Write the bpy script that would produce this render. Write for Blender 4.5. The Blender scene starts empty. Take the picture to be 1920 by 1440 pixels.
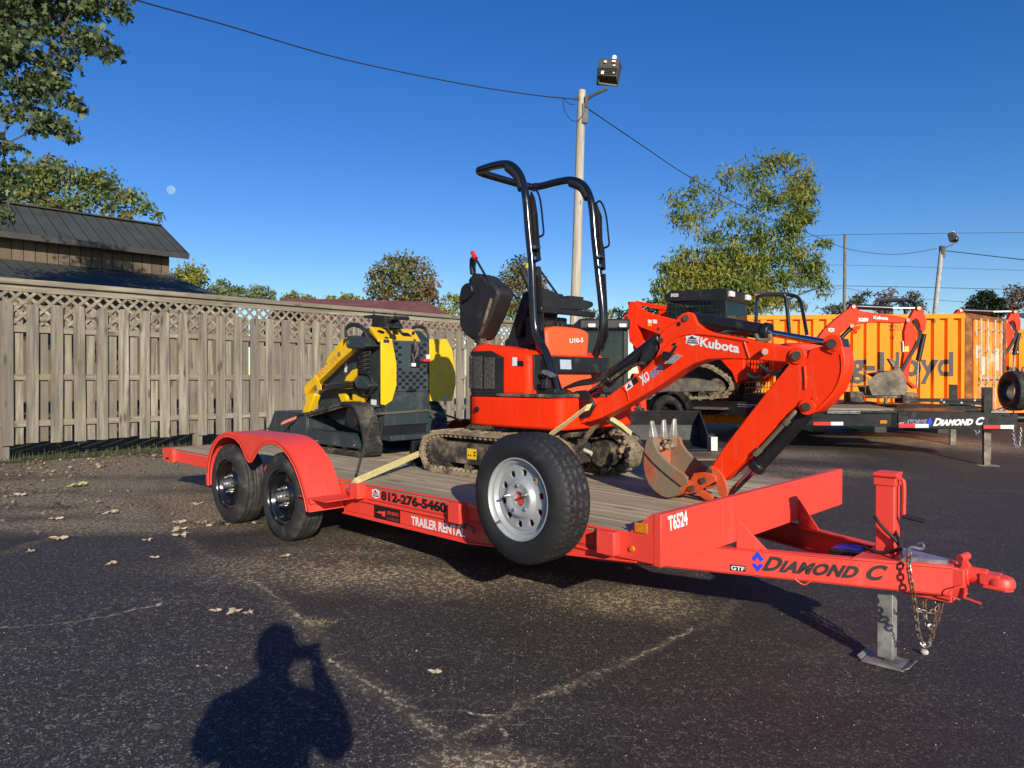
import bpy, bmesh, math, random
import numpy as np
from mathutils import Vector, Matrix, Quaternion
R = math.radians
C = bpy.context.scene.collection
rng = random.Random(7)

# ---------------------------------------------------------------- camera, sky, sun, exposure
scene = bpy.context.scene
FPX, PIT, CAMH = 1325.0, 0.0083, 1.17
cam_d = bpy.data.cameras.new('camera'); cam = bpy.data.objects.new('camera', cam_d); C.objects.link(cam)
cam_d.sensor_width = 36.0; cam_d.lens = 36.0 * FPX / 1920.0
cam_d.clip_start = 0.02; cam_d.clip_end = 6000
cam.location = (0, 0, CAMH); cam.rotation_euler = (R(90) - PIT, 0, 0)
scene.camera = cam

SUN_EL, SUN_AZ = 20.0, 163.5      # azimuth of the sun seen from the place, clockwise from +Y
w = bpy.data.worlds.new('World'); scene.world = w; w.use_nodes = True
nt = w.node_tree
sky = nt.nodes.new('ShaderNodeTexSky'); sky.sky_type = 'NISHITA'; sky.sun_disc = False
sky.sun_elevation = R(SUN_EL); sky.sun_rotation = R(SUN_AZ)
sky.altitude = 200; sky.air_density = 1.0; sky.dust_density = 0.1; sky.ozone_density = 3.5
hs = nt.nodes.new('ShaderNodeHueSaturation'); hs.inputs['Saturation'].default_value = 1.30; hs.inputs['Hue'].default_value = 0.516
bg = nt.nodes['Background']; bg.inputs[1].default_value = 0.096
nt.links.new(sky.outputs[0], hs.inputs['Color']); nt.links.new(hs.outputs[0], bg.inputs[0])
sl = bpy.data.lights.new('sun', 'SUN'); sl.energy = 4.2; sl.angle = R(0.5); sl.color = (1.0, 0.90, 0.74)
so = bpy.data.objects.new('sun', sl); C.objects.link(so)
_sd = Vector((math.sin(R(SUN_AZ)) * math.cos(R(SUN_EL)), math.cos(R(SUN_AZ)) * math.cos(R(SUN_EL)), math.sin(R(SUN_EL))))
so.rotation_euler = _sd.to_track_quat('Z', 'Y').to_euler(); so.location = (3, -6, 20)
vs = scene.view_settings
vs.view_transform = 'Standard'; vs.look = 'None'; vs.exposure = 0.45; vs.gamma = 1.0
scene.display_settings.display_device = 'sRGB'
scene.cycles.max_bounces = 6; scene.cycles.diffuse_bounces = 3; scene.cycles.transparent_max_bounces = 12

# ---------------------------------------------------------------- measuring frames
_c, _s = math.cos(PIT), math.sin(PIT)
def ray(px, py):
    a = (px - 960) / FPX; b = -(py - 720) / FPX
    return Vector((a, _c + b * _s, -_s + b * _c))
EYE = Vector((0, 0, CAMH))
class Fr:
    """a measuring frame on the ground: x along, y across, z up"""
    def __init__(f, x0, y0, phi):
        f.o = Vector((x0, y0, 0)); f.phi = phi
        f.a = Vector((math.cos(phi), -math.sin(phi), 0)); f.b = Vector((math.sin(phi), math.cos(phi), 0))
    def w(f, p): return f.o + f.a * p[0] + f.b * p[1] + Vector((0, 0, p[2]))
    def l(f, q):
        q = Vector(q) - f.o; return Vector((q.dot(f.a), q.dot(f.b), q.z))
    def _pl(f, px, py, p0, n):
        r = ray(px, py); k = (p0 - EYE).dot(n) / r.dot(n); return f.l(EYE + r * k)
    def s(f, px, py, v): return f._pl(px, py, f.w((0, v, 0)), f.b)
    def t(f, px, py, v): return f._pl(px, py, f.w((v, 0, 0)), f.a)
    def z(f, px, py, v): return f._pl(px, py, Vector((0, 0, v)), Vector((0, 0, 1)))
K = 0.831
PHI = 0.7733
T = Fr(-1.9994 * K, 6.0791 * K, PHI)      # the red trailer: origin under the front wheel, x to the tongue
Wd = Fr(0, 0, 0)
def smooth(e0, e1, x):
    x = min(1, max(0, (x - e0) / (e1 - e0))); return x * x * (3 - 2 * x)
def gz(x, y):
    """the lot falls a little towards the tongue end"""
    t = T.l((x, y, 0)).x
    return -0.235 * smooth(0.2, 3.7, t)
def ghit(px, py):
    z = 0.0
    for _ in range(30):
        p = Wd.z(px, py, z); z = gz(p.x, p.y)
    return Vector((p.x, p.y, z))

# ---------------------------------------------------------------- materials
def nodes(name):
    m = bpy.data.materials.new(name); m.use_nodes = True
    return m, m.node_tree, m.node_tree.nodes['Principled BSDF']
def nd(nt, t, **kw):
    n = nt.nodes.new(t)
    for k, v in kw.items():
        if k.startswith('i_'): n.inputs[int(k[2:])].default_value = v
        else: setattr(n, k, v)
    return n
def noise(nt, scale, detail=4, rough=0.6, coord='Object', stretch=None):
    tc = nd(nt, 'ShaderNodeTexCoord'); n = nd(nt, 'ShaderNodeTexNoise')
    n.inputs['Scale'].default_value = scale; n.inputs['Detail'].default_value = detail; n.inputs['Roughness'].default_value = rough
    if stretch:
        mp = nd(nt, 'ShaderNodeMapping'); mp.inputs['Scale'].default_value = stretch
        nt.links.new(tc.outputs[coord], mp.inputs[0]); nt.links.new(mp.outputs[0], n.inputs[0])
    else: nt.links.new(tc.outputs[coord], n.inputs[0])
    return n.outputs[0]
def ramp(nt, fac, a, b, ca=(0, 0, 0, 1), cb=(1, 1, 1, 1)):
    r = nd(nt, 'ShaderNodeValToRGB'); e = r.color_ramp.elements
    e[0].position = a; e[1].position = b; e[0].color = ca; e[1].color = cb
    nt.links.new(fac, r.inputs[0]); return r.outputs[0]
def mixc(nt, fac, a, b, mode='MIX'):
    m = nd(nt, 'ShaderNodeMix', data_type='RGBA', blend_type=mode)
    for i, v in ((0, fac), (6, a), (7, b)):
        if hasattr(v, 'links') or hasattr(v, 'is_linked'): nt.links.new(v, m.inputs[i])
        else: m.inputs[i].default_value = v if i == 0 else (tuple(v) + (1,))[:4]
    return m.outputs[2]
def mth(nt, op, a, b=0.0, c=None):
    m = nd(nt, 'ShaderNodeMath', operation=op)
    for i, v in ((0, a), (1, b)) + (((2, c),) if c is not None else ()):
        if hasattr(v, 'is_linked'): nt.links.new(v, m.inputs[i])
        else: m.inputs[i].default_value = v
    return m.outputs[0]
def bump(nt, p, h, strength, dist=0.01):
    b = nd(nt, 'ShaderNodeBump'); b.inputs['Strength'].default_value = strength; b.inputs['Distance'].default_value = dist
    nt.links.new(h, b.inputs['Height']); nt.links.new(b.outputs[0], p.inputs['Normal'])
def mat(name, col, rough=0.5, metal=0.0, var=0.12, vs_=6.0, dirt=None, da=0.0, ds=5.0, bmp=0.0, bs_=60.0, spec=0.5, coat=0.0, streak=0.0):
    """paint or plain surface: base colour, mottling, and dirt or rust of its own shape"""
    m, nt, p = nodes(name)
    n = noise(nt, vs_, 5)
    col = tuple(col)
    dark = tuple(c * (1 - var * 1.6) for c in col); lite = tuple(min(1, c * (1 + var)) for c in col)
    c = mixc(nt, ramp(nt, n, 0.3, 0.7), dark, lite)
    rr = mth(nt, 'MULTIPLY_ADD', n, 0.25, rough - 0.12)
    if dirt is not None:
        n2 = noise(nt, ds, 8, 0.68)
        th = 0.72 - da * 0.45
        k = ramp(nt, n2, th - 0.07, th + 0.10)
        c = mixc(nt, k, c, dirt); rr = mth(nt, 'MAXIMUM', rr, mth(nt, 'MULTIPLY', k, 0.85))
    if streak:      # rain-washed dust runs and fine scratches
        s1 = noise(nt, 1.0, 7, 0.75, stretch=(26, 26, 2.2)); c = mixc(nt, mth(nt, 'MULTIPLY', ramp(nt, s1, .55, .74), streak), c, (0.40, 0.27, 0.19))
        s2 = noise(nt, 1.0, 4, 0.8, stretch=(5, 60, 90)); c = mixc(nt, mth(nt, 'MULTIPLY', ramp(nt, s2, .66, .71), streak * .9), c, tuple(x * .45 for x in col))
        s3 = noise(nt, 34, 3, 0.7); c = mixc(nt, mth(nt, 'MULTIPLY', ramp(nt, s3, .70, .74), streak * 1.4), c, (0.10, 0.055, 0.035))
    nt.links.new(c, p.inputs['Base Color']); nt.links.new(rr, p.inputs['Roughness'])
    p.inputs['Metallic'].default_value = metal; p.inputs['Specular IOR Level'].default_value = spec
    p.inputs['Coat Weight'].default_value = coat
    if bmp: bump(nt, p, noise(nt, bs_, 6), bmp, 0.004)
    return m
def wood(name, col, along='z', grey=(0.35, 0.33, 0.29), plank=None, contrast=1.0, green=None, gsc=1.0):
    """weathered timber; grain runs along one axis, each board gets its own tone"""
    m, nt, p = nodes(name)
    st = {'x': (.9, 17, 17), 'y': (17, .9, 17), 'z': (17, 17, .9)}[along]
    st = tuple(v * gsc for v in st)
    g = noise(nt, 1.0, 9, 0.68, stretch=st)
    st2 = tuple(v * 6 for v in st)
    g2 = noise(nt, 1.0, 5, 0.6, stretch=st2)
    at = nd(nt, 'ShaderNodeAttribute', attribute_name='rnd')
    rn = at.outputs['Fac']
    base = mixc(nt, ramp(nt, g, 0.38, 0.62), tuple(c * (1 - 0.62 * contrast) for c in col), tuple(min(1, c * (1 + 0.42 * contrast)) for c in col))
    base = mixc(nt, mth(nt, 'MULTIPLY', ramp(nt, g2, 0.45, 0.75), .6), base, tuple(c * 0.6 for c in grey))
    base = mixc(nt, mth(nt, 'MULTIPLY', rn, 0.8), base, tuple(c * k_ for c, k_ in zip(col, (.50, .50, .54))))
    b2 = noise(nt, 1.7, 5, 0.7)
    base = mixc(nt, mth(nt, 'MULTIPLY', ramp(nt, b2, 0.5, 0.85), .6), base, grey)
    base = mixc(nt, mth(nt, 'MULTIPLY', ramp(nt, noise(nt, 1.0, 5, .65, stretch=tuple(v * .33 for v in st)), 0.5, 0.66), .55), base, tuple(c * .42 for c in col))
    if green: base = mixc(nt, mth(nt, 'MULTIPLY', ramp(nt, noise(nt, 2.6, 6, 0.7), 0.48, 0.72), 0.55), base, green)
    kn = nd(nt, 'ShaderNodeTexVoronoi'); kn.inputs['Scale'].default_value = 1.0
    tc = nd(nt, 'ShaderNodeTexCoord'); mp = nd(nt, 'ShaderNodeMapping')
    mp.inputs['Scale'].default_value = {'x': (1.8, 6.5, 6.5), 'y': (6.5, 1.8, 6.5), 'z': (6.5, 6.5, 1.8)}[along]
    nt.links.new(tc.outputs['Object'], mp.inputs[0]); nt.links.new(mp.outputs[0], kn.inputs[0])
    kk = ramp(nt, kn.outputs['Distance'], 0.09, 0.19, (1, 1, 1, 1), (0, 0, 0, 1))
    base = mixc(nt, mth(nt, 'MULTIPLY', kk, 0.8), base, tuple(c * 0.22 for c in col))
    nt.links.new(base, p.inputs['Base Color']); p.inputs['Roughness'].default_value = 0.85
    p.inputs['Specular IOR Level'].default_value = 0.25
    bump(nt, p, mth(nt, 'ADD', g, mth(nt, 'MULTIPLY', g2, 0.5)), 0.6, 0.006)
    return m
def leafmat(name, a, b, c=None, trans=0.35):
    m, nt, p = nodes(name)
    at = nd(nt, 'ShaderNodeAttribute', attribute_name='rnd')
    col = mixc(nt, at.outputs['Fac'], a, b)
    if c:
        k = ramp(nt, noise(nt, 0.55, 3), 0.5, 0.62)
        col = mixc(nt, mth(nt, 'MULTIPLY', k, 0.75), col, c)
    nt.links.new(col, p.inputs['Base Color']); p.inputs['Roughness'].default_value = 0.5
    p.inputs['Specular IOR Level'].default_value = 0.35
    tr = nd(nt, 'ShaderNodeBsdfTranslucent'); mx = nd(nt, 'ShaderNodeMixShader'); mx.inputs[0].default_value = trans
    nt.links.new(col, tr.inputs[0])
    out = nt.nodes['Material Output']
    nt.links.new(p.outputs[0], mx.inputs[1]); nt.links.new(tr.outputs[0], mx.inputs[2]); nt.links.new(mx.outputs[0], out.inputs[0])
    return m
DUST = (0.30, 0.24, 0.17)
MUD = (0.26, 0.19, 0.115)
RUST = (0.17, 0.07, 0.03)
RED = mat('faded_red_paint', (0.80, 0.060, 0.040), 0.45, var=0.05, vs_=3, dirt=(0.66, 0.075, 0.05), da=0.22, ds=3.2, bmp=0.03, streak=.22)
ORANGE = mat('orange_machine_paint', (0.95, 0.034, 0.003), 0.52, spec=.18, var=0.04, vs_=3, dirt=(0.66, 0.06, 0.012), da=0.12, ds=5, streak=.22)
ORANGE_P = mat('pale_orange_plastic', (0.95, 0.105, 0.030), 0.5, spec=.25, var=0.05, vs_=3, dirt=(0.70, 0.16, 0.06), da=0.16, ds=4, streak=.15)  # a paler orange than the machine paint, for box and column
ORANGE_D = mat('scuffed_orange_paint', (0.94, 0.042, 0.004), 0.46, spec=.25, var=0.05, vs_=5, dirt=(0.50, 0.12, 0.04), da=0.10, ds=9, streak=.26)
YELLOW = mat('yellow_machine_paint', (0.85, 0.50, 0.008), 0.36, var=0.05, dirt=(0.5, 0.33, 0.06), da=0.2, ds=7, streak=.2)
SLATE = mat('slate_grey_machine_paint', (0.030, 0.043, 0.048), 0.42, var=0.12, dirt=(0.085, 0.085, 0.08), da=0.22, ds=6, streak=.12)
BLACK = mat('satin_black_paint', (0.012, 0.012, 0.013), 0.34, var=0.2, dirt=(0.06, 0.055, 0.05), da=0.22, ds=8)
GLOSS = mat('gloss_black_paint', (0.008, 0.008, 0.009), 0.16, var=0.2, coat=0.6, dirt=(0.03, 0.03, 0.03), da=0.1)
PLASTIC = mat('black_plastic', (0.014, 0.014, 0.015), 0.62, var=0.2, bmp=0.15, bs_=180, dirt=(0.05, 0.045, 0.04), da=0.2)
RUBBER = mat('tyre_rubber', (0.020, 0.020, 0.021), 0.72, var=0.2, dirt=(0.075, 0.068, 0.058), da=0.34, ds=7, bmp=0.1)
RUBBER_N = mat('new_tyre_rubber', (0.015, 0.015, 0.016), 0.62, var=0.15, dirt=(0.04, 0.04, 0.038), da=0.2, ds=14, bmp=0.12)
TRACK_MUD = mat('muddy_rubber_track', (0.10, 0.078, 0.052), 0.9, var=0.4, vs_=18, dirt=(0.30, 0.23, 0.145), da=0.62, ds=6, bmp=0.9, bs_=40)
TRACK_BLK = mat('black_rubber_track', (0.022, 0.021, 0.020), 0.8, var=0.3, dirt=(0.11, 0.095, 0.075), da=0.36, ds=7, bmp=0.5)
MUDDY = mat('mud_caked_steel', (0.035, 0.032, 0.03), 0.8, var=0.4, dirt=MUD, da=0.42, ds=6, bmp=0.8, bs_=25)
BUCKET_OUT = mat('earth_stained_bucket', (0.42, 0.085, 0.025), 0.75, var=0.3, vs_=4, dirt=(0.20, 0.155, 0.10), da=0.62, ds=5.5, bmp=0.7, bs_=30)
BUCKET_IN = mat('worn_orange_bucket', (0.70, 0.085, 0.014), 0.6, var=0.2, vs_=8, dirt=(0.22, 0.16, 0.10), da=0.34, ds=8, bmp=0.4)
STEELW = mat('worn_bright_steel', (0.55, 0.52, 0.47), 0.42, 0.5, var=0.2, dirt=MUD, da=0.3, ds=14)
CHROME = mat('chromed_rod', (0.55, 0.55, 0.56), 0.12, 1.0, var=0.1)
ZINC = mat('galvanised_steel', (0.50, 0.51, 0.51), 0.36, 0.9, var=0.2, vs_=14, dirt=(0.16, 0.14, 0.12), da=0.25, ds=9)
ZDULL = mat('weathered_zinc', (0.36, 0.355, 0.33), .52, .45, var=.25, vs_=9, dirt=(.13, .12, .10), da=.35, ds=6)
SILVER = mat('silver_rim_paint', (0.46, 0.48, 0.49), 0.40, 0.45, var=0.06)
PIN = mat('greased_pin_steel', (0.20, 0.15, 0.12), 0.35, 0.7, var=0.3, dirt=RUST, da=0.25, ds=30)
CHAIN = mat('rusting_chain', (0.34, 0.33, 0.31), 0.42, 0.8, var=0.2, dirt=(0.22, 0.09, 0.035), da=0.48, ds=11)
WHITE = mat('white_vinyl', (0.80, 0.79, 0.77), 0.5, var=0.04, vs_=20)
INK = mat('black_vinyl', (0.010, 0.010, 0.011), 0.45, var=0.1)
CHAR = mat('charcoal_vinyl', (0.030, 0.028, 0.028), 0.45, var=0.1)
BLUEV = mat('blue_vinyl', (0.012, 0.05, 0.62), 0.4, var=0.05)
PURPV = mat('violet_grey_vinyl', (0.27, 0.24, 0.36), 0.5, var=0.1)
REDV = mat('red_vinyl', (0.62, 0.02, 0.02), 0.45, var=0.05)
YELV = mat('yellow_label', (0.78, 0.50, 0.02), 0.5, var=0.06)
AMBER = mat('amber_lens', (0.62, 0.20, 0.008), 0.2, var=0.15, vs_=90, coat=0.5)
LENS = mat('lamp_lens', (0.72, 0.72, 0.70), 0.12, var=0.1, vs_=60, coat=0.7)
LBLUE = mat('pale_label', (0.42, 0.50, 0.56), 0.35, var=0.12, vs_=70)
WEB = mat('pale_yellow_webbing', (0.66, 0.58, 0.27), 0.8, var=0.15, vs_=60)
WEBK = mat('dull_dark_webbing', (0.085, 0.075, 0.055), 0.85, var=0.2, vs_=60)
WEBR = mat('faded_red_webbing', (0.55, 0.14, 0.08), 0.8, var=0.2, vs_=60)
def glass(name, col, rough=0.05):
    m, nt, p = nodes(name)
    p.inputs['Base Color'].default_value = (*col, 1); p.inputs['Roughness'].default_value = rough
    p.inputs['Transmission Weight'].default_value = 0.0; p.inputs['Specular IOR Level'].default_value = 0.8
    tr = nd(nt, 'ShaderNodeBsdfTransparent'); tr.inputs[0].default_value = (0.50, 0.62, 0.64, 1)
    mx = nd(nt, 'ShaderNodeMixShader'); mx.inputs[0].default_value = 0.45
    out = nt.nodes['Material Output']
    nt.links.new(p.outputs[0], mx.inputs[1]); nt.links.new(tr.outputs[0], mx.inputs[2]); nt.links.new(mx.outputs[0], out.inputs[0])
    return m
GLASS = glass('cab_glass', (0.008, 0.022, 0.026))

# ---------------------------------------------------------------- shape collector
class M:
    def __init__(m):
        m.bm = bmesh.new(); m.lay = m.bm.verts.layers.float.new('rnd'); m.rnd = 0.0
    def v(m, p):
        v = m.bm.verts.new(p); v[m.lay] = m.rnd; return v
    def f(m, vs):
        try: return m.bm.faces.new(vs)
        except ValueError: return None
    def hull8(m, P):
        v = [m.v(p) for p in P]
        for q in ((3, 2, 1, 0), (4, 5, 6, 7), (0, 1, 5, 4), (1, 2, 6, 5), (2, 3, 7, 6), (3, 0, 4, 7)): m.f([v[i] for i in q])
        return m
    def box(m, x0, x1, y0, y1, z0, z1):
        return m.hull8([(x0, y0, z0), (x1, y0, z0), (x1, y1, z0), (x0, y1, z0), (x0, y0, z1), (x1, y0, z1), (x1, y1, z1), (x0, y1, z1)])
    def bar(m, a, b, w, h, up=(0, 0, 1), w2=None, h2=None):
        a, b = Vector(a), Vector(b); d = (b - a).normalized(); u = Vector(up)
        sd = d.cross(u)
        if sd.length < 1e-4: sd = d.cross(Vector((1, 0, 0)))
        sd.normalize(); u = sd.cross(d)
        w2 = w if w2 is None else w2; h2 = h if h2 is None else h2
        P = [a - sd * w / 2 - u * h / 2, a + sd * w / 2 - u * h / 2, a + sd * w / 2 + u * h / 2, a - sd * w / 2 + u * h / 2,
             b - sd * w2 / 2 - u * h2 / 2, b + sd * w2 / 2 - u * h2 / 2, b + sd * w2 / 2 + u * h2 / 2, b - sd * w2 / 2 + u * h2 / 2]
        return m.hull8(P)
    def ring(m, c, x, y, r, n, ry=None):
        ry = r if ry is None else ry
        return [m.v(c + x * (r * math.cos(2 * math.pi * i / n)) + y * (ry * math.sin(2 * math.pi * i / n))) for i in range(n)]
    def bridge(m, r0, r1, closed=True):
        n = len(r0)
        for i in range(n if closed else n - 1):
            m.f([r0[i], r0[(i + 1) % n], r1[(i + 1) % n], r1[i]])
    def cyl(m, a, b, r, r2=None, n=16, cap=True):
        a, b = Vector(a), Vector(b); d = (b - a).normalized()
        x = d.orthogonal().normalized(); y = d.cross(x); r2 = r if r2 is None else r2
        A = m.ring(a, x, y, r, n); B = m.ring(b, x, y, r2, n); m.bridge(A, B)
        if cap: m.f(A[::-1]); m.f(B)
        return m
    def tube(m, pts, r, n=8, closed=False, sub=0, taper=None, flat=1.0):
        P = [Vector(p) for p in pts]
        if sub:
            Q = []; L = len(P)
            for i in range(L if closed else L - 1):
                p0 = P[(i - 1) % L] if closed or i else P[0]; p1 = P[i]; p2 = P[(i + 1) % L]
                p3 = P[(i + 2) % L] if closed or i + 2 < L else P[-1]
                for k in range(sub):
                    u = k / sub
                    Q.append(0.5 * ((2 * p1) + (p2 - p0) * u + (2 * p0 - 5 * p1 + 4 * p2 - p3) * u * u + (3 * p1 - p0 - 3 * p2 + p3) * u ** 3))
            if not closed: Q.append(P[-1])
            P = Q
        L = len(P); rings = []; x = None
        for i in range(L):
            if closed: d = (P[(i + 1) % L] - P[i - 1])
            else: d = P[min(i + 1, L - 1)] - P[max(i - 1, 0)]
            if d.length < 1e-9: d = Vector((0, 0, 1))
            d.normalize()
            if x is None: x = d.orthogonal().normalized()
            x = (x - d * x.dot(d))
            if x.length < 1e-6: x = d.orthogonal()
            x.normalize(); y = d.cross(x)
            rr = r if taper is None else r + (taper - r) * i / max(1, L - 1)
            rings.append(m.ring(P[i], x, y, rr, n, rr * flat))
        for i in range(L - 1): m.bridge(rings[i], rings[i + 1])
        if closed: m.bridge(rings[-1], rings[0])
        else: m.f(rings[0][::-1]); m.f(rings[-1])
        return m
    def prism(m, poly, ext):
        ext = Vector(ext); A = [m.v(Vector(p)) for p in poly]; B = [m.v(Vector(p) + ext) for p in poly]
        n = len(A); m.bridge(A, B); m.f(A[::-1]); m.f(B); return m
    def lathe(m, prof, o, axis, n=32, x=None, closed=False):
        """prof: (radius, height along the axis)"""
        o = Vector(o); d = Vector(axis).normalized(); x = d.orthogonal().normalized(); y = d.cross(x)
        rings = [m.ring(o + d * h, x, y, max(r, 1e-4), n) for r, h in prof]
        for i in range(len(rings) - 1): m.bridge(rings[i], rings[i + 1])
        if closed: m.bridge(rings[-1], rings[0])
        return m
    def ribbon(m, pts, wv, th=0.003):
        """a flat strip of webbing along pts, wv = half-width vector"""
        wv = Vector(wv); P = [Vector(p) for p in pts]; rows = []
        for i, p in enumerate(P):
            d = (P[min(i + 1, len(P) - 1)] - P[max(i - 1, 0)]).normalized(); n = d.cross(wv).normalized() * th
            rows.append([m.v(p - wv - n), m.v(p + wv - n), m.v(p + wv + n), m.v(p - wv + n)])
        for i in range(len(rows) - 1): m.bridge(rows[i], rows[i + 1])
        m.f(rows[0][::-1]); m.f(rows[-1]); return m
    def sheet(m, poly, n=None):
        return m.f([m.v(Vector(p)) for p in poly])
    def rbox(m, x0, x1, y0, y1, z0, z1, r=(0.1, 0.1, 0.1, 0.1), seg=6, top=0.0):
        """a box with rounded plan corners: order x0y0, x1y0, x1y1, x0y1; top = how far the upper edge draws in"""
        pts = []
        for (cx, cy, a0, rr) in ((x0 + r[0], y0 + r[0], 180, r[0]), (x1 - r[1], y0 + r[1], 270, r[1]), (x1 - r[2], y1 - r[2], 0, r[2]), (x0 + r[3], y1 - r[3], 90, r[3])):
            for k in range(seg + 1):
                a = R(a0 + 90 * k / seg); pts.append((cx + rr * math.cos(a), cy + rr * math.sin(a)))
        cx, cy = (x0 + x1) / 2, (y0 + y1) / 2
        lev = [(z0, 1.0)]
        if top:
            for k in range(6):
                a = R(90 * k / 5); lev.append((z1 - top + top * math.sin(a), 1 - top * (1 - math.cos(a)) / (0.5 * min(x1 - x0, y1 - y0))))
        else: lev.append((z1, 1.0))
        rows = [[m.v((cx + (x - cx) * k, cy + (y - cy) * k, z)) for x, y in pts] for z, k in lev]
        for i in range(len(rows) - 1): m.bridge(rows[i], rows[i + 1])
        m.f(rows[0][::-1]); m.f(rows[-1]); return m

def make(name, m, material, base=(0, 0, 0), bevel=0.0, sharp=35, parent=None, rot=0.0):
    me = bpy.data.meshes.new(name); bm = m.bm
    bmesh.ops.translate(bm, verts=bm.verts, vec=-Vector(base))
    bmesh.ops.recalc_face_normals(bm, faces=bm.faces)
    bm.to_mesh(me); bm.free()
    me.polygons.foreach_set('use_smooth', [True] * len(me.polygons)); me.set_sharp_from_angle(angle=R(sharp))
    me.materials.append(material)
    o = bpy.data.objects.new(name, me); C.objects.link(o)
    if parent is not None: o.parent = parent
    if bevel:
        b = o.modifiers.new('bevel', 'BEVEL'); b.width = bevel; b.segments = 2; b.limit_method = 'ANGLE'; b.angle_limit = R(40); b.harden_normals = False
    return o
SPLIT = {k: (k[:-1] if k.endswith('s') else k) for k in ('foam_padding', 'corner_gusset', 'folding_pin', 'pivot_pins', 'bracket_pins', 'bucket_pins', 'lug_nuts', 'arm_fork', 'bucket_ears', 'bucket_link', 'side_cutter', 'cylinders', 'cylinder_rods', 'hose_fittings', 'control_rods', 'frame_bolts', 'arm_pins', 'pin_boss', 'door_handles', 'door_labels', 'ramp_pocket', 'yellow_bracket', 'cross_member', 'tongue_gusset', 'warning_sign', 'ramp_holes', 'label', 'badge', 'reflector_red', 'reflector_white', 'axles', 'loading_ramp', 'rail_trim')}
SPLIT['bucket_ears'] = 'bucket_ear'; SPLIT['cross_member'] = 'cross_member'; SPLIT['pin_boss'] = 'pin_boss'; SPLIT['axles'] = 'axle_part'
def islands(m):
    bm = m.bm; lay = m.lay; seen = set(); out = []
    for v0 in bm.verts:
        if v0 in seen: continue
        st = [v0]; seen.add(v0); grp = []
        while st:
            v = st.pop(); grp.append(v)
            for e in v.link_edges:
                o = e.other_vert(v)
                if o not in seen: seen.add(o); st.append(o)
        q = M(); mp = {}
        for v in grp: q.rnd = v[lay]; mp[v] = q.v(v.co)
        fs = {f for v in grp for f in v.link_faces}
        for f in fs: q.f([mp[v] for v in f.verts])
        if fs: out.append(q)
    return out
class Thing:
    def __init__(t, name, label, cat, base, fr=Wd, group=None):
        o = bpy.data.objects.new(name, None); C.objects.link(o); o.empty_display_size = 0.2
        t.fr = fr; t.base = Vector(base); o.location = fr.w(t.base); o.rotation_euler = (0, 0, -fr.phi)
        o['label'] = label; o['category'] = cat
        if group: o['group'] = group
        t.o = o
    def part(t, name, m, material, parent=None, bevel=0.0, sharp=35, label=None):
        if name in SPLIT:
            first = None
            for piece in islands(m):
                o = make(SPLIT[name], piece, material, t.base, bevel, sharp, parent if parent is not None else t.o); first = first or o
            return first
        o = make(name, m, material, t.base, bevel, sharp, parent if parent is not None else t.o)
        if label: o['label'] = label
        return o
def solo(name, label, cat, m, material, base, fr=Wd, group=None, bevel=0.0, sharp=35):
    o = make(name, m, material, base, bevel, sharp); o.location = fr.w(Vector(base)); o.rotation_euler = (0, 0, -fr.phi)
    o['label'] = label; o['category'] = cat
    if group: o['group'] = group
    return o
def struct(name, m, material, kind='structure', sharp=35):
    o = make(name, m, material, (0, 0, 0), 0, sharp); o['kind'] = kind; return o
def copy_tree(root):
    c = root.copy(); C.objects.link(c)
    for ch in list(root.children):
        d = ch.copy(); C.objects.link(d); d.parent = c
        for g in list(ch.children):
            e = g.copy(); C.objects.link(e); e.parent = d
    return c
def text_m(s, o, u, v, n, lift=0.002, bold=0.0, shear=0.0, space=1.0, small=0, m=None, caps=False):
    """lettering fitted into the parallelogram o, o+u, o+v (o lower left), lifted along n"""
    cu = bpy.data.curves.new('lettering', 'FONT'); cu.body = s; cu.offset = bold; cu.shear = shear; cu.space_character = space; cu.resolution_u = 3
    if caps:
        for i, ch in enumerate(s):
            if ch.islower(): cu.body_format[i].use_small_caps = True
        cu.small_caps_scale = 0.78
    ob = bpy.data.objects.new('lettering', cu); C.objects.link(ob)
    bpy.context.view_layer.update()
    me = bpy.data.meshes.new_from_object(ob.evaluated_get(bpy.context.evaluated_depsgraph_get()))
    bpy.data.objects.remove(ob); bpy.data.curves.remove(cu)
    X = [w.co.x for w in me.vertices]; Y = [w.co.y for w in me.vertices]
    x0, x1, y0, y1 = min(X), max(X), min(Y), max(Y)
    m = m or M(); o, u, v, n = Vector(o), Vector(u), Vector(v), Vector(n).normalized()
    vv = [m.v(o + u * ((w.co.x - x0) / (x1 - x0)) + v * ((w.co.y - y0) / (y1 - y0)) + n * lift) for w in me.vertices]
    for p in me.polygons: m.f([vv[i] for i in p.vertices])
    bpy.data.meshes.remove(me)
    return m
def quad_m(o, u, v, n, lift=0.002, m=None):
    m = m or M(); o, u, v, n = Vector(o), Vector(u), Vector(v), Vector(n).normalized() * lift
    m.sheet([o + n, o + u + n, o + u + v + n, o + v + n]); return m
def poly_m(pts2, o, u, v, n, lift=0.002, m=None):
    m = m or M(); o, u, v, n = Vector(o), Vector(u), Vector(v), Vector(n).normalized() * lift
    m.sheet([o + u * a + v * b + n for a, b in pts2]); return m
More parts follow.
